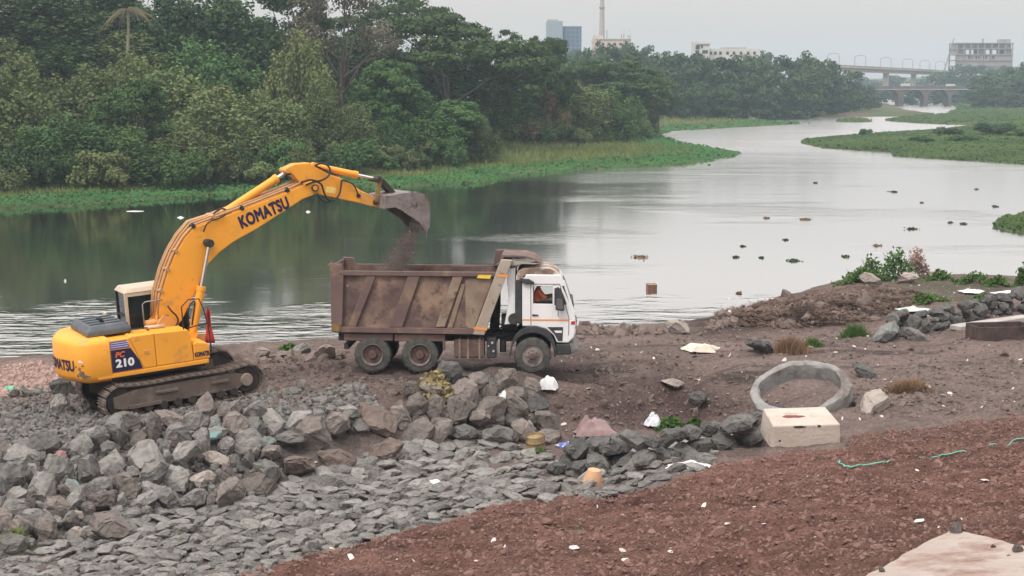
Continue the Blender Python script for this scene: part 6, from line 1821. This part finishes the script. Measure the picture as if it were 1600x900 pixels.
# --- crane boom beside it
cr = empty('crane', (X_at(1473, 960), 960, Z_at(112, 960))); tag(cr, 'thin lattice crane boom leaning right by the unfinished building', 'crane')
bx, bz = X_at(1487, 960) - X_at(1473, 960), Z_at(59, 960) - Z_at(112, 960)
bm_ = MB()
for sx, sy in ((-.35, -.35), (.35, -.35), (.35, .35), (-.35, .35)): bm_.tube([(sx, sy, 0), (bx + sx * .5, sy * .5, bz)], .09, 5)
for k in range(14):
    a, b = k / 14, (k + 1) / 14; s = .35 if k % 2 else -.35
    bm_.tube([(bx * a - s, -.33, bz * a), (bx * b + s, -.33, bz * b)], .06, 4)
bm_.build('boom', M_metal, cr)
MB().box((-.5, 0, -1.2), (4.5, 2.6, 2.4)).build('machine_house', M_metal, cr, bevel=.1)
# --- blue glass tower, mast, pale antenna house, white house on the rise
def block(name, label, px0, px1, py0, Y, depth, m, zbase=2.0, cat='building'):
    xa, xb = X_at(px0, Y), X_at(px1, Y); zt = Z_at(py0, Y)
    root = empty(name, ((xa + xb) / 2, Y, zbase)); tag(root, label, cat)
    w = MB().box((0, depth / 2, (zt - zbase) / 2), (xb - xa, depth, zt - zbase)).build('wall', m, root)
    return root, xb - xa, zt - zbase, w
r, w, h, wall = block('glass_tower', 'blue grey glass office block rising behind the wood', 868, 908, 41, 660, 20, M_blueg)
for k in range(14):
    MB().box((0, -.06, 8 + k * (h - 8) / 14), (w - .3, .1, .12)).build('floor_band', M_paleg, r)
for k in range(6): MB().box((-w / 2 + (k + .5) * w / 6, -.06, h / 2 + 4), (.12, .08, h - 9)).build('mullion', M_paleg, r)
MB().box((-w * .55, 6, (h + 2.2) / 2), (w * .62, 16, h + 2.2)).build('pale_wing', M_paleg, r)
MB().box((-w * .62, 6, h + 2.6), (w * .4, 10, .9)).build('roof_plant', M_conc, r)
my = 700.0; zb2, ztop = 2.0, 62.0
ma = empty('mast_tower', (X_at(939.5, my), my, zb2)); tag(ma, 'slender tapering concrete tower running out of the top of the picture', 'tower')
MB().tube([(0, 0, 0), (0, 0, 20), (0, 0, 34), (0, 0, ztop - zb2)], [1.6, 1.5, 1.25, .7], 14).build('shaft', M_conc, ma, smooth_shade=True, auto=True)
for z in (30, 44): MB().lathe((0, 0, z), [(1.0, -.3), (1.5, -.2), (1.5, .2), (1.0, .3)], 'z', 14).build('ring_platform', M_metal, ma)
r, w, h, wall = block('antenna_building', 'low pale pink building with roof antennas behind the wood', 926, 985, 60, 680, 14, M_concp)
MB().box((-w * .36, 4, h + .6), (w * .25, 6, 1.6)).build('roof_room', M_concp, r)
MB().box((w * .1, -.2, h - .2), (w * .8, .5, .5)).build('parapet', M_bwhite, r)
for k in range(6): MB().box((-w / 2 + (k + .7) * w / 6.5, -.05, h - 2.6), (1.2, .15, 1.2)).build('window', M_dark, r)
for px, py in ((948, 46), (971, 46), (974.5, 45), (981, 47), (984, 46)):
    u = X_at(px, 680) - r.location.x; MB().tube([(u, 3, h), (u, 3, Z_at(py, 680) - r.location.z)], .18, 6).build('antenna', M_metal, r)
    if px != 948: MB().box((u, 2.8, Z_at(py + 4, 680) - r.location.z), (.5, .4, 2.0)).build('antenna_panel', M_bwhite, r)
r, w, h, wall = block('white_building', 'long white house with dark windows above the hazy wood', 1108, 1186, 76, 640, 12, M_bwhite)
for px in (1105, 1112, 1120, 1131, 1141, 1152, 1163, 1173): MB().box((X_at(px + 4, 640) - r.location.x, -.05, Z_at(83, 640) - r.location.z), (1.1, .2, 1.3)).build('window', M_dark, r)
MB().box((-w * .02, 4, h + .3), (w * .5, 6, .6)).build('roof_room', M_conc, r)
r, w, h, wall = block('white_tower_house', 'white stair tower at the left end of the long white house', 1083, 1107, 65, 636, 10, M_bwhite)
for (px, py, ww, hh) in ((1088.5, 74, 1.7, 1.7), (1095, 73, .8, 1.3), (1100, 81, 2.4, 1.4), (1088, 81, 1.6, 1.2)): MB().box((X_at(px, 636) - r.location.x, -.05, Z_at(py, 636) - r.location.z), (ww, .2, hh)).build('window', M_dark, r)
MB().box((w * .1, -.2, h - 1.0), (w * .9, .5, .3)).build('cornice', M_conc, r)
# --- huts on the bank before the bridges
for (px0, px1, py, Y, m, lab) in ((1068, 1082, 147, 430, M_bwhite, 'small white hut at the foot of the hazy wood'), (1245, 1259, 149, 500, M_conc, 'small pale hut on the far bank before the bridges')):
    r, w, h, wall = block('hut', lab, px0, px1, py, Y, 3, m, .6, 'hut')
    MB().prism([(-w / 2 - .2, h), (w / 2 + .2, h), (0, h + .7)], -.2, 3.2).build('roof', M_concp, r)
    MB().box((w * .15, -.05, h * .4), (w * .2, .15, h * .7)).build('door', M_dark, r)
# ================================================================ SMALL THINGS ON THE BANK AND THE WATER
rsH = np.random.default_rng(99)
M_ringc = mat('weathered ring concrete', (.21, .21, .205), .9, (.31, .31, .30), 3.0, (.3, .7), bump=1.0, bump_scale=5, color3=(.135, .115, .105), scale3=1.4, thresh3=(.48, .66))
M_cream2 = mat('cream plastered concrete', (.45, .385, .33), .85, (.55, .49, .44), 1.6, (.3, .7), bump=.5, bump_scale=10, color3=(.30, .20, .16), scale3=2.0, thresh3=(.54, .74))
M_slab = mat('stained pale concrete', (.33, .27, .235), .9, (.43, .375, .34), 1.2, (.3, .7), bump=.45, bump_scale=9, color3=(.20, .11, .08), scale3=1.3, thresh3=(.50, .70))
M_plast = mat('white plastic sheet', (.78, .79, .80), .45, (.66, .67, .69), 5.0)
M_pinkcl = mat('pink stained cloth', (.23, .15, .15), .9, (.30, .235, .23), 2.2, (.35, .65), color3=(.40, .05, .08), scale3=1.6, thresh3=(.60, .70), bump=.3)
M_weed = leaf_mat('green weeds', (.055, .120, .025), (.110, .185, .050), 2.0, 0, 0, .25)
M_straw = mat('dry straw', (.36, .30, .15), .9, (.27, .22, .11), 3.0, trans=.2)
M_brgrass = mat('brown dry grass', (.20, .12, .07), .9, (.28, .19, .12), 3.0, trans=.2)
M_pinkdry = mat('pale pink dry seed heads', (.42, .30, .27), .9, (.34, .25, .21), 3.0, trans=.3)
M_tealp = mat('teal rope', (.10, .36, .27), .6, (.16, .45, .34), 8.0)

# --- concrete ring, tilted, half sunk
P = hit(1250, 640)
S_ = 78 / ppm(P)
ring = MB(); seg = 64
prof = [(S_ * .81, -.20), (S_ * .97, -.20), (S_, -.15), (S_, .20), (S_ * .97, .25), (S_ * .89, .26), (S_ * .83, .24), (S_ * .81, .18)]
for r_, h_ in prof:
    pass
V, F = [], []
for i, (r_, h_) in enumerate(prof):
    for k in range(seg):
        a = 2 * math.pi * k / seg; q = 1 + .02 * math.sin(3 * a + i) + rsH.normal(0, .009)
        V.append((r_ * q * math.cos(a), r_ * q * math.sin(a), h_ + .02 * math.sin(5 * a) + rsH.normal(0, .008)))
for i in range(len(prof)):
    for k in range(seg):
        j = (i + 1) % len(prof); F.append((i * seg + k, i * seg + (k + 1) % seg, j * seg + (k + 1) % seg, j * seg + k))
ring.add(V, F)
o = ring.build('concrete_ring', M_ringc, None, smooth_shade=True, auto=True, loc=tuple(at_y(1251, 616, P[1] + .35)), rot=(R(19), R(-13), 0))
tag(o, 'large weathered concrete ring lying tilted behind the cream block', 'concrete ring')
# --- cream block
P = hit(1261, 698)
cb = empty('concrete_block', (P[0], P[1] + .05, P[2] - .1)); cb.rotation_euler = (R(6), R(-1.5), R(3)); tag(cb, 'cream painted concrete block in front of the concrete ring', 'concrete block')
w_ = 109 / ppm(P)
MB().add([(-w_ / 2, 0, 0), (w_ / 2, 0, 0), (w_ / 2, 1.3, 0), (-w_ / 2, 1.3, 0), (-w_ * .49, .03, .60), (w_ * .485, .03, .59), (w_ * .47, 1.26, .60), (-w_ * .46, 1.26, .61)],
         [(0, 3, 2, 1), (0, 1, 5, 4), (1, 2, 6, 5), (2, 3, 7, 6), (3, 0, 4, 7), (4, 5, 6, 7)]).build('block', M_cream2, cb, bevel=.03)
for (x, y, z, a, b, m, top) in ((-.25, .62, .612, .22, .10, mat('maroon paint', (.20, .035, .035), .7), 1), (-.05, .60, .611, .16, .07, mat('maroon paint', (.20, .035, .035), .7), 1), (-.18, .022, .56, .16, .035, M_dark, 0), (.28, .022, .56, .05, .03, M_dark, 0), (-.62, .016, .24, .035, .03, M_dark, 0)):
    pts = []
    for k in range(10):
        t = k / 10 * 6.283; q = rsH.uniform(.7, 1.1)
        pts.append((x + a * q * math.cos(t), y + b * q * math.sin(t), z) if top else (x + a * q * math.cos(t), y - .006, z + b * q * math.sin(t)))
    MB().add(pts, [tuple(range(10))]).build('paint_mark' if top else 'chip', m, cb)
# --- pale slab in the corner
def rough_plate(name, corners, th, m, n=12, amp=.02, seed=0):
    """an irregular concrete plate from four corners"""
    rs = np.random.default_rng(seed); a, b, c, d = [np.array(q) for q in corners]; V = []
    for zz in (0, 1):
        for i in range(n + 1):
            for j in range(n + 1):
                s, t = i / n, j / n; p = (a * (1 - s) + b * s) * (1 - t) + (d * (1 - s) + c * s) * t
                e = (i in (0, n)) or (j in (0, n))
                p = p + rs.normal(0, amp, 3) * (np.array((1, 1, .3)) if e else np.array((.2, .2, .25)))
                p[2] += -th * (1 - zz) ; V.append(p)
    k = (n + 1) ** 2; F = []
    for i in range(n):
        for j in range(n):
            q = i * (n + 1) + j; F += [(q, q + 1, q + n + 2, q + n + 1), (k + q, k + q + n + 1, k + q + n + 2, k + q + 1)]
    ring_ = [i * (n + 1) for i in range(n)] + [n * (n + 1) + j for j in range(n)] + [(n - i) * (n + 1) + n for i in range(n)] + [n - j for j in range(n)]
    for x, y in zip(ring_, ring_[1:] + ring_[:1]): F.append((x, y, y + k, x + k))
    return MB().add(V, F).build(name, m, None, bevel=0)
def on_slope(px, py, up):
    d = ray(px, py); t = (5.27 + up - CAM_H) / (d[2] - 0.092 * d[0] + 0.134 * d[1]); return CAM + d * t
tag(rough_plate('concrete_slab', [tuple(on_slope(x, y, .20)) for x, y in ((1490, 827), (1262, 946), (1560, 1040), (1760, 890))], .34, M_slab, 18, .022, 3), 'broken pale concrete slab in the lower right corner', 'slab')
for (px, py, s) in ((1493, 832, .22), (1378, 893, .10), (1590, 862, .16), (1552, 856, .07)):
    q = on_slope(px, py, .20); o = put_rock(BOULD_BR[int(s * 100) % 14], 'stone', tuple(q), s, rnd_rot(rsH), lift=.15)
    tag(o, {1493: 'stone on the far corner of the pale slab', 1378: 'small stone on the left edge of the pale slab', 1590: 'dark stone at the right picture edge on the slab', 1552: 'tiny stone in the middle of the pale slab'}[px], 'stone')

# --- crumpled sheets and bags
def crumple(name, label, cat, px, py, wpx_, hpx, m, tall=1.0, seed=0, fold=.16, parts=9):
    rs = np.random.default_rng(seed); P = hit(px, py + hpx * .45); k = ppm(P); w, h = wpx_ / k, hpx / k
    P[2] = float(top_z(P[0], P[1]))
    n = 14; V = []
    for i in range(n + 1):
        for j in range(n + 1):
            s, t = i / n - .5, j / n - .5
            x, y = s * w * (1 + .25 * math.sin(3 * t + seed)), t * w * .7 * (1 + .2 * math.sin(4 * s))
            z = h * tall * .8 * max(0, (1 - abs(2 * s) ** 3.2)) * max(0, (1 - abs(2 * t) ** 3.2))
            f = fbm(np.array([s * 6 + seed]), np.array([t * 6]), seed, 3)[0]
            V.append((x + fold * w * fbm(np.array([s * 7]), np.array([t * 7 + seed]), seed + 5, 3)[0], y, z * (1 + 1.6 * f) + fold * w * abs(f) + .03))
    F = [(i * (n + 1) + j, (i + 1) * (n + 1) + j, (i + 1) * (n + 1) + j + 1, i * (n + 1) + j + 1) for i in range(n) for j in range(n)]
    o = MB().add(V, F).build(name, m, None, loc=tuple(P), rot=(0, 0, rs.uniform(-.4, .4)))
    sb = o.modifiers.new('soft', 'SUBSURF'); sb.levels = 1; sb.render_levels = 1
    sm = o.modifiers.new('thick', 'SOLIDIFY'); sm.thickness = .012
    tag(o, label, cat); return o
crumple('plastic_sheet', 'crumpled white plastic sheet on the slope below the truck front wheel', 'plastic sheet', 856, 601, 26, 24, M_plast, 1.0, 1, .3)
crumple('plastic_sheet', 'white plastic rag caught between the boulders below the truck', 'plastic sheet', 785, 627, 20, 24, M_plast, 1.1, 2, .3)
crumple('plastic_bag', 'small pale blue plastic scrap among the bank boulders', 'plastic bag', 700, 670, 14, 10, mat('pale blue plastic', (.38, .58, .72), .5), .8, 3)
crumple('cloth_heap', 'pink stained cloth heap at the left end of the stone wall', 'cloth heap', 926, 668, 66, 27, M_pinkcl, 1.0, 4, .05)
crumple('plastic_sheet', 'blue and white plastic scrap in front of the pink cloth heap', 'plastic sheet', 886, 695, 34, 8, mat('blue print plastic', (.06, .12, .42), .5, (.75, .76, .78), 5.0, (.45, .55)), .8, 5, .12)
crumple('rubble_sack', 'torn white sack lying beyond the dirt road', 'sack', 1096, 544, 54, 12, mat('off white sack', (.68, .64, .58), .8, (.52, .46, .38), 3.0), 1.0, 6, .12)
crumple('plastic_bag', 'white and blue plastic bag at the green weeds by the wall', 'plastic bag', 1020, 658, 22, 20, mat('white blue plastic', (.76, .78, .80), .5, (.45, .58, .75), 7.0, (.5, .6)), 1.0, 7, .3)
crumple('plastic_sheet', 'white plastic scrap on the stone apron below the drum', 'plastic sheet', 672, 755, 34, 9, M_plast, .8, 8, .2)
crumple('plastic_sheet', 'torn white plastic strip at the wall foot beside the red soil', 'plastic sheet', 1072, 728, 60, 8, M_plast, .7, 9, .2)
crumple('plastic_sheet', 'pale green plastic sheet lying on the right bank', 'plastic sheet', 1424, 482, 54, 8, mat('pale green plastic', (.50, .62, .54), .6), .4, 10, .06)
crumple('plastic_sheet', 'long white sheet beside the stone embankment', 'plastic sheet', 1462, 492, 34, 5, M_plast, .4, 11, .06)
crumple('foam_board', 'white foam slab on the weedy right bank', 'foam board', 1518, 454, 36, 8, M_plast, .6, 12, .05)
crumple('foam_board', 'white foam strip at the right picture edge above the embankment', 'foam board', 1575, 457, 42, 5, M_plast, .5, 13, .05)
crumple('plastic_bag', 'green plastic scrap in the rubble at the left picture edge', 'plastic bag', 15, 607, 14, 7, mat('green plastic', (.12, .50, .32), .5), .8, 14)
# --- drum, pot, broken pot
P = hit(838, 706); k = ppm(P)
dr = empty('oil_drum', (P[0], P[1], P[2] - .05)); dr.rotation_euler = (R(6), R(-4), 0); tag(dr, 'rusty yellowish drum standing left of the pink cloth heap', 'drum')
M_drum = mat('ochre drum', (.30, .22, .11), .6, (.12, .08, .05), 3.0, (.4, .6)); rd = 15 / k
MB().lathe((0, 0, 0), [(rd * .5, 0), (rd, 0), (rd, .14), (rd * 1.05, .16), (rd, .18), (rd, .32), (rd * 1.05, .34), (rd, .36), (rd, .50), (rd * .97, .50), (rd * .95, .44), (rd * .3, .44)], 'z', 24).build('shell', M_drum, dr, smooth_shade=True, auto=True)
P = hit(821, 680); k = ppm(P); r_ = 13 / k
V, F = [], []
for i in range(24):
    for j in range(10):
        a, b = i / 24 * 6.283, j / 10 * 6.283; V.append(((r_ * .78 + r_ * .30 * math.cos(b)) * math.cos(a), r_ * .42 * math.sin(b), (r_ * .78 + r_ * .30 * math.cos(b)) * math.sin(a)))
for i in range(24):
    for j in range(10): F.append((i * 10 + j, ((i + 1) % 24) * 10 + j, ((i + 1) % 24) * 10 + (j + 1) % 10, i * 10 + (j + 1) % 10))
o = MB().add(V, F).build('white_ring', mat('dirty white rubber', (.52, .50, .47), .7, (.34, .32, .30), 5.0), None, smooth_shade=True, loc=(P[0], P[1], P[2] + r_ * .8), rot=(R(-12), 0, R(15)))
tag(o, 'small dirty white ring upright behind the drum', 'ring')
P = hit(926, 757); k = ppm(P); r_ = 16 / k
o = MB().lathe((0, 0, 0), [(r_, 0), (r_ * .98, .05), (r_ * .72, .24), (r_ * .62, .30), (r_ * .3, .31)], 'z', 18).build('broken_pot', mat('peach terracotta', (.62, .38, .22), .8, (.50, .30, .18), 5.0), None, smooth_shade=True, auto=True, loc=(P[0], P[1], P[2] + .02), rot=(R(5), R(6), 0))
tag(o, 'peach coloured upturned pot between wall stones and red soil', 'pot')
# --- dark trough on the right, pale kerb beside it
P = hit(1570, 531); k = ppm(P)
tr_ = empty('steel_trough', (P[0], P[1], P[2] - .05), R(8)); tag(tr_, 'dark rusty open steel trough at the right picture edge', 'trough')
M_tro = mat('black rusty steel', (.035, .028, .026), .8, (.10, .065, .055), 3.0)
L_ = 92 / k
MB().box((0, 0, .24), (L_, .05, .48)).build('front_plate', M_tro, tr_, bevel=.01); MB().box((0, .85, .26), (L_, .05, .50)).build('back_plate', M_tro, tr_, bevel=.01)
for u in (-L_ / 2, L_ / 2): MB().box((u, .425, .25), (.05, .80, .50)).build('end_plate', M_tro, tr_, bevel=.01)
MB().box((0, .425, .03), (L_ - .06, .80, .04)).build('floor_plate', M_tro, tr_)
MB().tube([(L_ * .28, -.05, .30), (L_ * .30, -.08, .52), (L_ * .38, -.08, .58), (L_ * .46, -.06, .30)], .02, 6).build('handle', M_tro, tr_)
a, b = hit(1492, 517), hit(1605, 503)
o = MB().bar((a[0], a[1], a[2] + .10), (b[0], b[1], b[2] + .14), .5, .16).build('kerb_beam', mat('pale grey beam', (.44, .42, .39), .9, (.34, .32, .30), 2.0), None, bevel=.02)
tag(o, 'long pale concrete beam lying behind the steel trough', 'beam')
# --- rope across the red soil
def rope(pts, r, m):
    P = []
    for x, y in pts:
        q = hit(x, y); P.append(Vector((q[0], q[1], float(top_z(q[0], q[1])) + .03)))
    Q = []
    for i in range(len(P) - 1):
        for t in np.linspace(0, 1, 7)[:-1]:
            q = P[i].lerp(P[i + 1], t); q.z = float(top_z(q.x, q.y)) + .035; q.x += .03 * math.sin(9 * (i + t)); Q.append(q)
    return MB().tube(Q, r * .6, 6).build('rope', m, None, smooth_shade=True)
tag(rope([(1308, 729), (1318, 739), (1330, 741), (1345, 734), (1375, 734), (1400, 731)], .028, M_tealp), 'knotted end of green rope on the red soil', 'rope')
tag(rope([(1436, 723), (1470, 720), (1520, 711)], .026, M_tealp), 'straight green rope in the middle of the red soil', 'rope')
tag(rope([(1545, 706), (1580, 700), (1640, 692)], .026, M_tealp), 'green rope running out of the right picture edge', 'rope')
# --- weeds, dry grass, shrubs
def tuft(name, label, cat, px, py, wpx_, hpx, m, n=260, kind='blade', seed=0, depth=.6, lean=.35):
    rs = np.random.default_rng(seed + 500); P0 = hit(px, py); k = ppm(P0); w, h = wpx_ / k, hpx / k
    P = np.stack([rs.normal(0, w * .24, n), rs.normal(0, w * .24 * depth, n), np.zeros(n)], 1)
    P[:, 2] = gz(P[:, 0] + P0[0], P[:, 1] + P0[1]) - P0[2]
    hh = h * rs.uniform(.5, 1.1, n) * np.exp(-(P[:, 0] / (w * .5)) ** 2)
    if kind == 'blade': V, F = blades(P, hh, np.full(n, .035), rs, lean)
    else:
        Q = P.copy(); Q[:, 2] += hh * rs.random(n) ** .6
        Nn = rs.normal(size=(n, 3)) + np.array((0, -.3, .7)); Nn /= np.linalg.norm(Nn, axis=1)[:, None]
        V, F = leaves_np(Q, Nn, rs.uniform(.07, .15, n), rs, 1.8)
    root = empty(name, tuple(P0)); tag(root, label, cat)
    link('foliage', mesh_np('foliage', V, F, m), root)
    mb = MB()
    for i in range(7):
        a = rs.uniform(0, 6.28); mb.tube([(0, 0, -.05), (w * .2 * math.cos(a), w * .12 * math.sin(a), h * .45), (w * .36 * math.cos(a), w * .2 * math.sin(a), h * .85)], [.014, .010, .004], 5)
    mb.build('stems', m, root)
tuft('dry_shrub', 'straw yellow dry shrub below the middle truck wheel', 'shrub', 680, 622, 66, 36, M_straw, 900, 'leaf', 1, .7)
tuft('weed_clump', 'green weeds behind the low stone wall', 'weeds', 1050, 672, 46, 18, M_weed, 340, 'leaf', 2)
tuft('weed_clump', 'small green weed at the wall right of the larger weeds', 'weeds', 1085, 667, 16, 12, M_weed, 90, 'leaf', 3)
tuft('grass_tuft', 'bright green grass tuft left of the blue grey boulder', 'grass', 1335, 526, 46, 22, M_weed, 700, 'blade', 4)
tuft('grass_tuft', 'brown dry grass tuft beyond the road', 'grass', 1236, 552, 56, 28, M_brgrass, 800, 'blade', 5)
tuft('grass_tuft', 'green grass tuft right of the brown dry grass', 'grass', 1270, 541, 34, 16, M_weed, 300, 'blade', 6)
tuft('grass_tuft', 'low brown straw heap right of the concrete ring', 'grass', 1418, 612, 66, 20, M_brgrass, 1100, 'blade', 7, .6, .9)
tuft('weed_clump', 'green creeping mat at the left end of the point', 'weeds', 1345, 440, 66, 22, M_weed, 900, 'leaf', 8)
tuft('leafy_shrub', 'leafy green shrub on the point against the water', 'shrub', 1398, 436, 56, 50, M_leafg, 620, 'leaf', 9)
tuft('leafy_shrub', 'thin twiggy green shrub left of the leafy one on the point', 'shrub', 1360, 434, 44, 34, M_weed, 300, 'leaf', 10)
tuft('dry_plant', 'pale pink dry plant right of the leafy shrub on the point', 'plant', 1432, 434, 40, 46, M_pinkdry, 520, 'leaf', 11)
for q, (px, py, w, h, lab) in enumerate(((1470, 438, 50, 16, 'low weeds just right of the pale pink plant'), (1520, 441, 60, 16, 'low weeds in the middle of the right shore'), (1560, 444, 40, 14, 'low weeds near the right end of the shore'), (1597, 446, 22, 34, 'upright dark weed at the right picture edge'),
                                        (1450, 470, 60, 10, 'dull green weeds on the flat behind the debris heap'), (1540, 470, 50, 10, 'green weeds above the stone embankment'), (452, 548, 26, 10, 'small weeds between the shore rocks left of the truck'), (25, 848, 46, 16, 'faded green weeds at the lower left heap foot'), (840, 712, 28, 10, 'mossy green weeds at the foot of the drum'))):
    tuft('weed_clump', lab, 'weeds', px, py, w, h, M_weed if q != 7 else M_grass, 260, 'leaf', 30 + q)
# --- brush and straw covering the debris heap: uncountable
DEB = [(1100, 512), (1120, 488), (1200, 470), (1300, 455), (1330, 446), (1400, 448), (1450, 462), (1420, 480), (1370, 498), (1300, 510), (1200, 512)]
pd = hits(pix_scatter([DEB], (9000,), rsH))
n = len(pd); L_ = rsH.uniform(.08, .38, n); a = rsH.uniform(0, 6.28, n); el = rsH.normal(.02, .16, n)
d = np.stack([np.cos(a) * np.cos(el), np.sin(a) * np.cos(el), np.sin(el)], 1); w = np.stack([-np.sin(a), np.cos(a), np.zeros(n)], 1) * .018
pd[:, 2] += rsH.uniform(0, .12, n)
V = np.stack([pd - w, pd + w, pd + d * L_[:, None] + w * .4, pd + d * L_[:, None] - w * .4], 1).reshape(-1, 3)
M_deb = mat('brown brushwood', (.100, .060, .045), .95, (.24, .165, .12), 1.2, (.3, .7), color3=(.05, .035, .03), scale3=.7, thresh3=(.5, .65))
tag(link('brushwood', mesh_np('brushwood', V, np.arange(4 * n).reshape(n, 4), M_deb)), 'brown brushwood and straw covering the debris heap', 'brushwood', kind='stuff')
# --- bits of litter, mostly white: uncountable
LIT = [[(860, 520), (1620, 520), (1620, 640), (1330, 660), (900, 640)], [(1110, 460), (1600, 440), (1600, 520), (1110, 515)], [(380, 895), (600, 840), (900, 780), (1200, 710), (1600, 660), (1600, 900)], [(0, 570), (110, 570), (110, 620), (0, 640)], [(620, 600), (860, 600), (1150, 690), (860, 730), (600, 700)], [(0, 700), (560, 640), (880, 740), (300, 880), (0, 890)]]
pl_ = hits(pix_scatter(LIT, (170, 120, 60, 20, 40, 25), rsH)); n = len(pl_); s_ = rsH.gamma(1.6, .018, n) + .012
pl_[:, 2] += .02
scatter('litter', PEB, pl_, np.stack([s_ * 1.6, s_, s_ * .35], 1), mat('pale litter', (.66, .64, .62), .6, (.52, .46, .42), 2.0), 'small pale scraps of litter strewn over the bank', 'litter', rs=rsH, flat=.25)
# --- pink brick rubble at the left edge
pb_ = hits(pix_scatter([[(-20, 575), (60, 566), (110, 585), (100, 612), (-20, 622)]], (900,), rsH)); n = len(pb_); s_ = rsH.gamma(2.0, .03, n) + .03
scatter('brick_rubble', PEB, pb_, s_, mat('pink brick rubble', (.40, .27, .23), .9, (.30, .22, .19), 3.0), 'pinkish broken brick rubble on the left shore', 'rubble', rs=rsH)
# --- dark clods along the water edge behind the road
pc = hits(pix_scatter([[(885, 520), (905, 512), (990, 512), (1035, 520), (1035, 524), (885, 524)], [(1100, 512), (1130, 495), (1160, 505), (1120, 515)], [(330, 565), (540, 552), (540, 560), (330, 575)]], (160, 90, 160), rsH)); n = len(pc); s_ = rsH.gamma(3.0, .05, n) + .08
scatter('shore_clods', PEB, pc, np.stack([s_ * 1.4, s_, s_ * .8], 1), M_earthrock, 'dark earth clods along the near water edge', 'earth clods', rs=rsH)
# --- things afloat
P = at_z(1018, 452, 0.0)
bx_ = empty('floating_box', tuple(P), R(12)); tag(bx_, 'brown cardboard box floating off the near bank', 'box')
MB().box((0, 0, .10), (.46, .34, .34), Matrix.Rotation(R(6), 3, 'X')).build('carton', mat('wet cardboard', (.30, .16, .11), .8, (.20, .10, .075), 5.0), bx_, bevel=.02)
MB().box((0, -.165, .24), (.46, .05, .02), Matrix.Rotation(R(-20), 3, 'X')).build('flap', mat('dry cardboard', (.52, .38, .28), .8), bx_)
fw = [(1000, 402, 26), (1260, 343, 20), (1425, 358, 22), (1155, 459, 9), (1397, 300, 16), (1274, 286, 8), (1160, 385, 9), (1228, 375, 8), (1240, 408, 22), (1150, 402, 12), (1555, 323, 10), (1108, 258, 6), (1370, 384, 14), (1440, 317, 6), (1505, 350, 14), (1198, 341, 10), (1320, 401, 14), (1190, 403, 9), (1525, 296, 7), (1485, 348, 8)]
for i, (px, py, w) in enumerate(sorted(fw)):
    P = at_z(px, py, 0.0); k = ppm(P); w = w * .75; rs = np.random.default_rng(700 + i); n = 14 + int(w * 3.6)
    ww = w / k
    Q = np.stack([rs.normal(0, ww * .26, n), rs.normal(0, ww * .35, n), rs.uniform(.01, .05 + ww * .10, n) * rs.random(n)], 1); Nn = rs.normal(size=(n, 3)) + np.array((0, 0, .8)); Nn /= np.linalg.norm(Nn, axis=1)[:, None]
    V, F = leaves_np(Q, Nn, rs.uniform(.05, .10, n) * (1 + .004 * P[1]), rs, 1.8)
    nv = len(V); rr_ = [(ww * .55 * math.cos(t) * q, ww * .8 * math.sin(t) * q, .012) for t, q in [(j / 12 * 6.283, rs.uniform(.55, 1)) for j in range(12)]]
    V = np.concatenate([V, [(0, 0, .03)], rr_]); F = np.concatenate([F, [(nv, nv + 1 + j, nv + 1 + (j + 1) % 12, nv + 1 + (j + 2) % 12) for j in range(0, 12, 2)]])
    o = link('floating_weed', mesh_np('floating_weed', V, F, M_leafd if i % 3 else M_brgrass), None, tuple(P))
    tag(o, f'{nth(i)} clump of floating weed from the left on the open water', 'floating weed', 'weed clumps afloat on the open water')
for (px, py, w, lab) in ((282, 340, 15, 'white scrap with a stick floating behind the boom'), (210, 330, 36, 'thin pale streak of foam floating near the far left bank'), (481, 331, 10, 'small white scrap floating under the excavator arm'), (102, 439, 5, 'white speck floating left of the excavator cab'), (770, 271, 50, 'pale foam line along the floating leaves of the far bank')):
    P = at_z(px, py, 0.01); k = ppm(P); ww = w / k; m = MB(); rs = np.random.default_rng(px)
    m.add([(ww * .5 * math.cos(t) * q, ww * .35 * math.sin(t) * q, .0) for t, q in [(i / 12 * 6.283, rs.uniform(.5, 1)) for i in range(12)]] + [(0, 0, .05 + .06 * (w < 30))], [(i, (i + 1) % 12, 12) for i in range(12)])
    if w == 1500: m.tube([(-.1, 0, .05), (0.0, 0, .35)], .06, 5)
    tag(m.build('floating_scrap', M_plast, None, loc=tuple(P)), lab, 'floating scrap')
# ================================================================ HAZE: the hazy air over the river
_hm = bpy.data.materials.new('hazy air'); _hm.use_nodes = True
_hn, _hl = _hm.node_tree.nodes, _hm.node_tree.links
_hn.remove(_hn['Principled BSDF'])
_pv = _hn.new('ShaderNodeVolumePrincipled')
_pv.inputs['Color'].default_value = (.68, .85, 1.0, 1)
_pv.inputs['Density'].default_value = 0.00034
_pv.inputs['Anisotropy'].default_value = 0.2
_hl.new(_pv.outputs[0], _hn['Material Output'].inputs['Volume'])
_b = MB().box((0, 1240, 35), (3500, 2560, 76))
tag(_b.build('haze', _hm), 'thin pale haze lying over the far river', 'haze', kind='stuff')
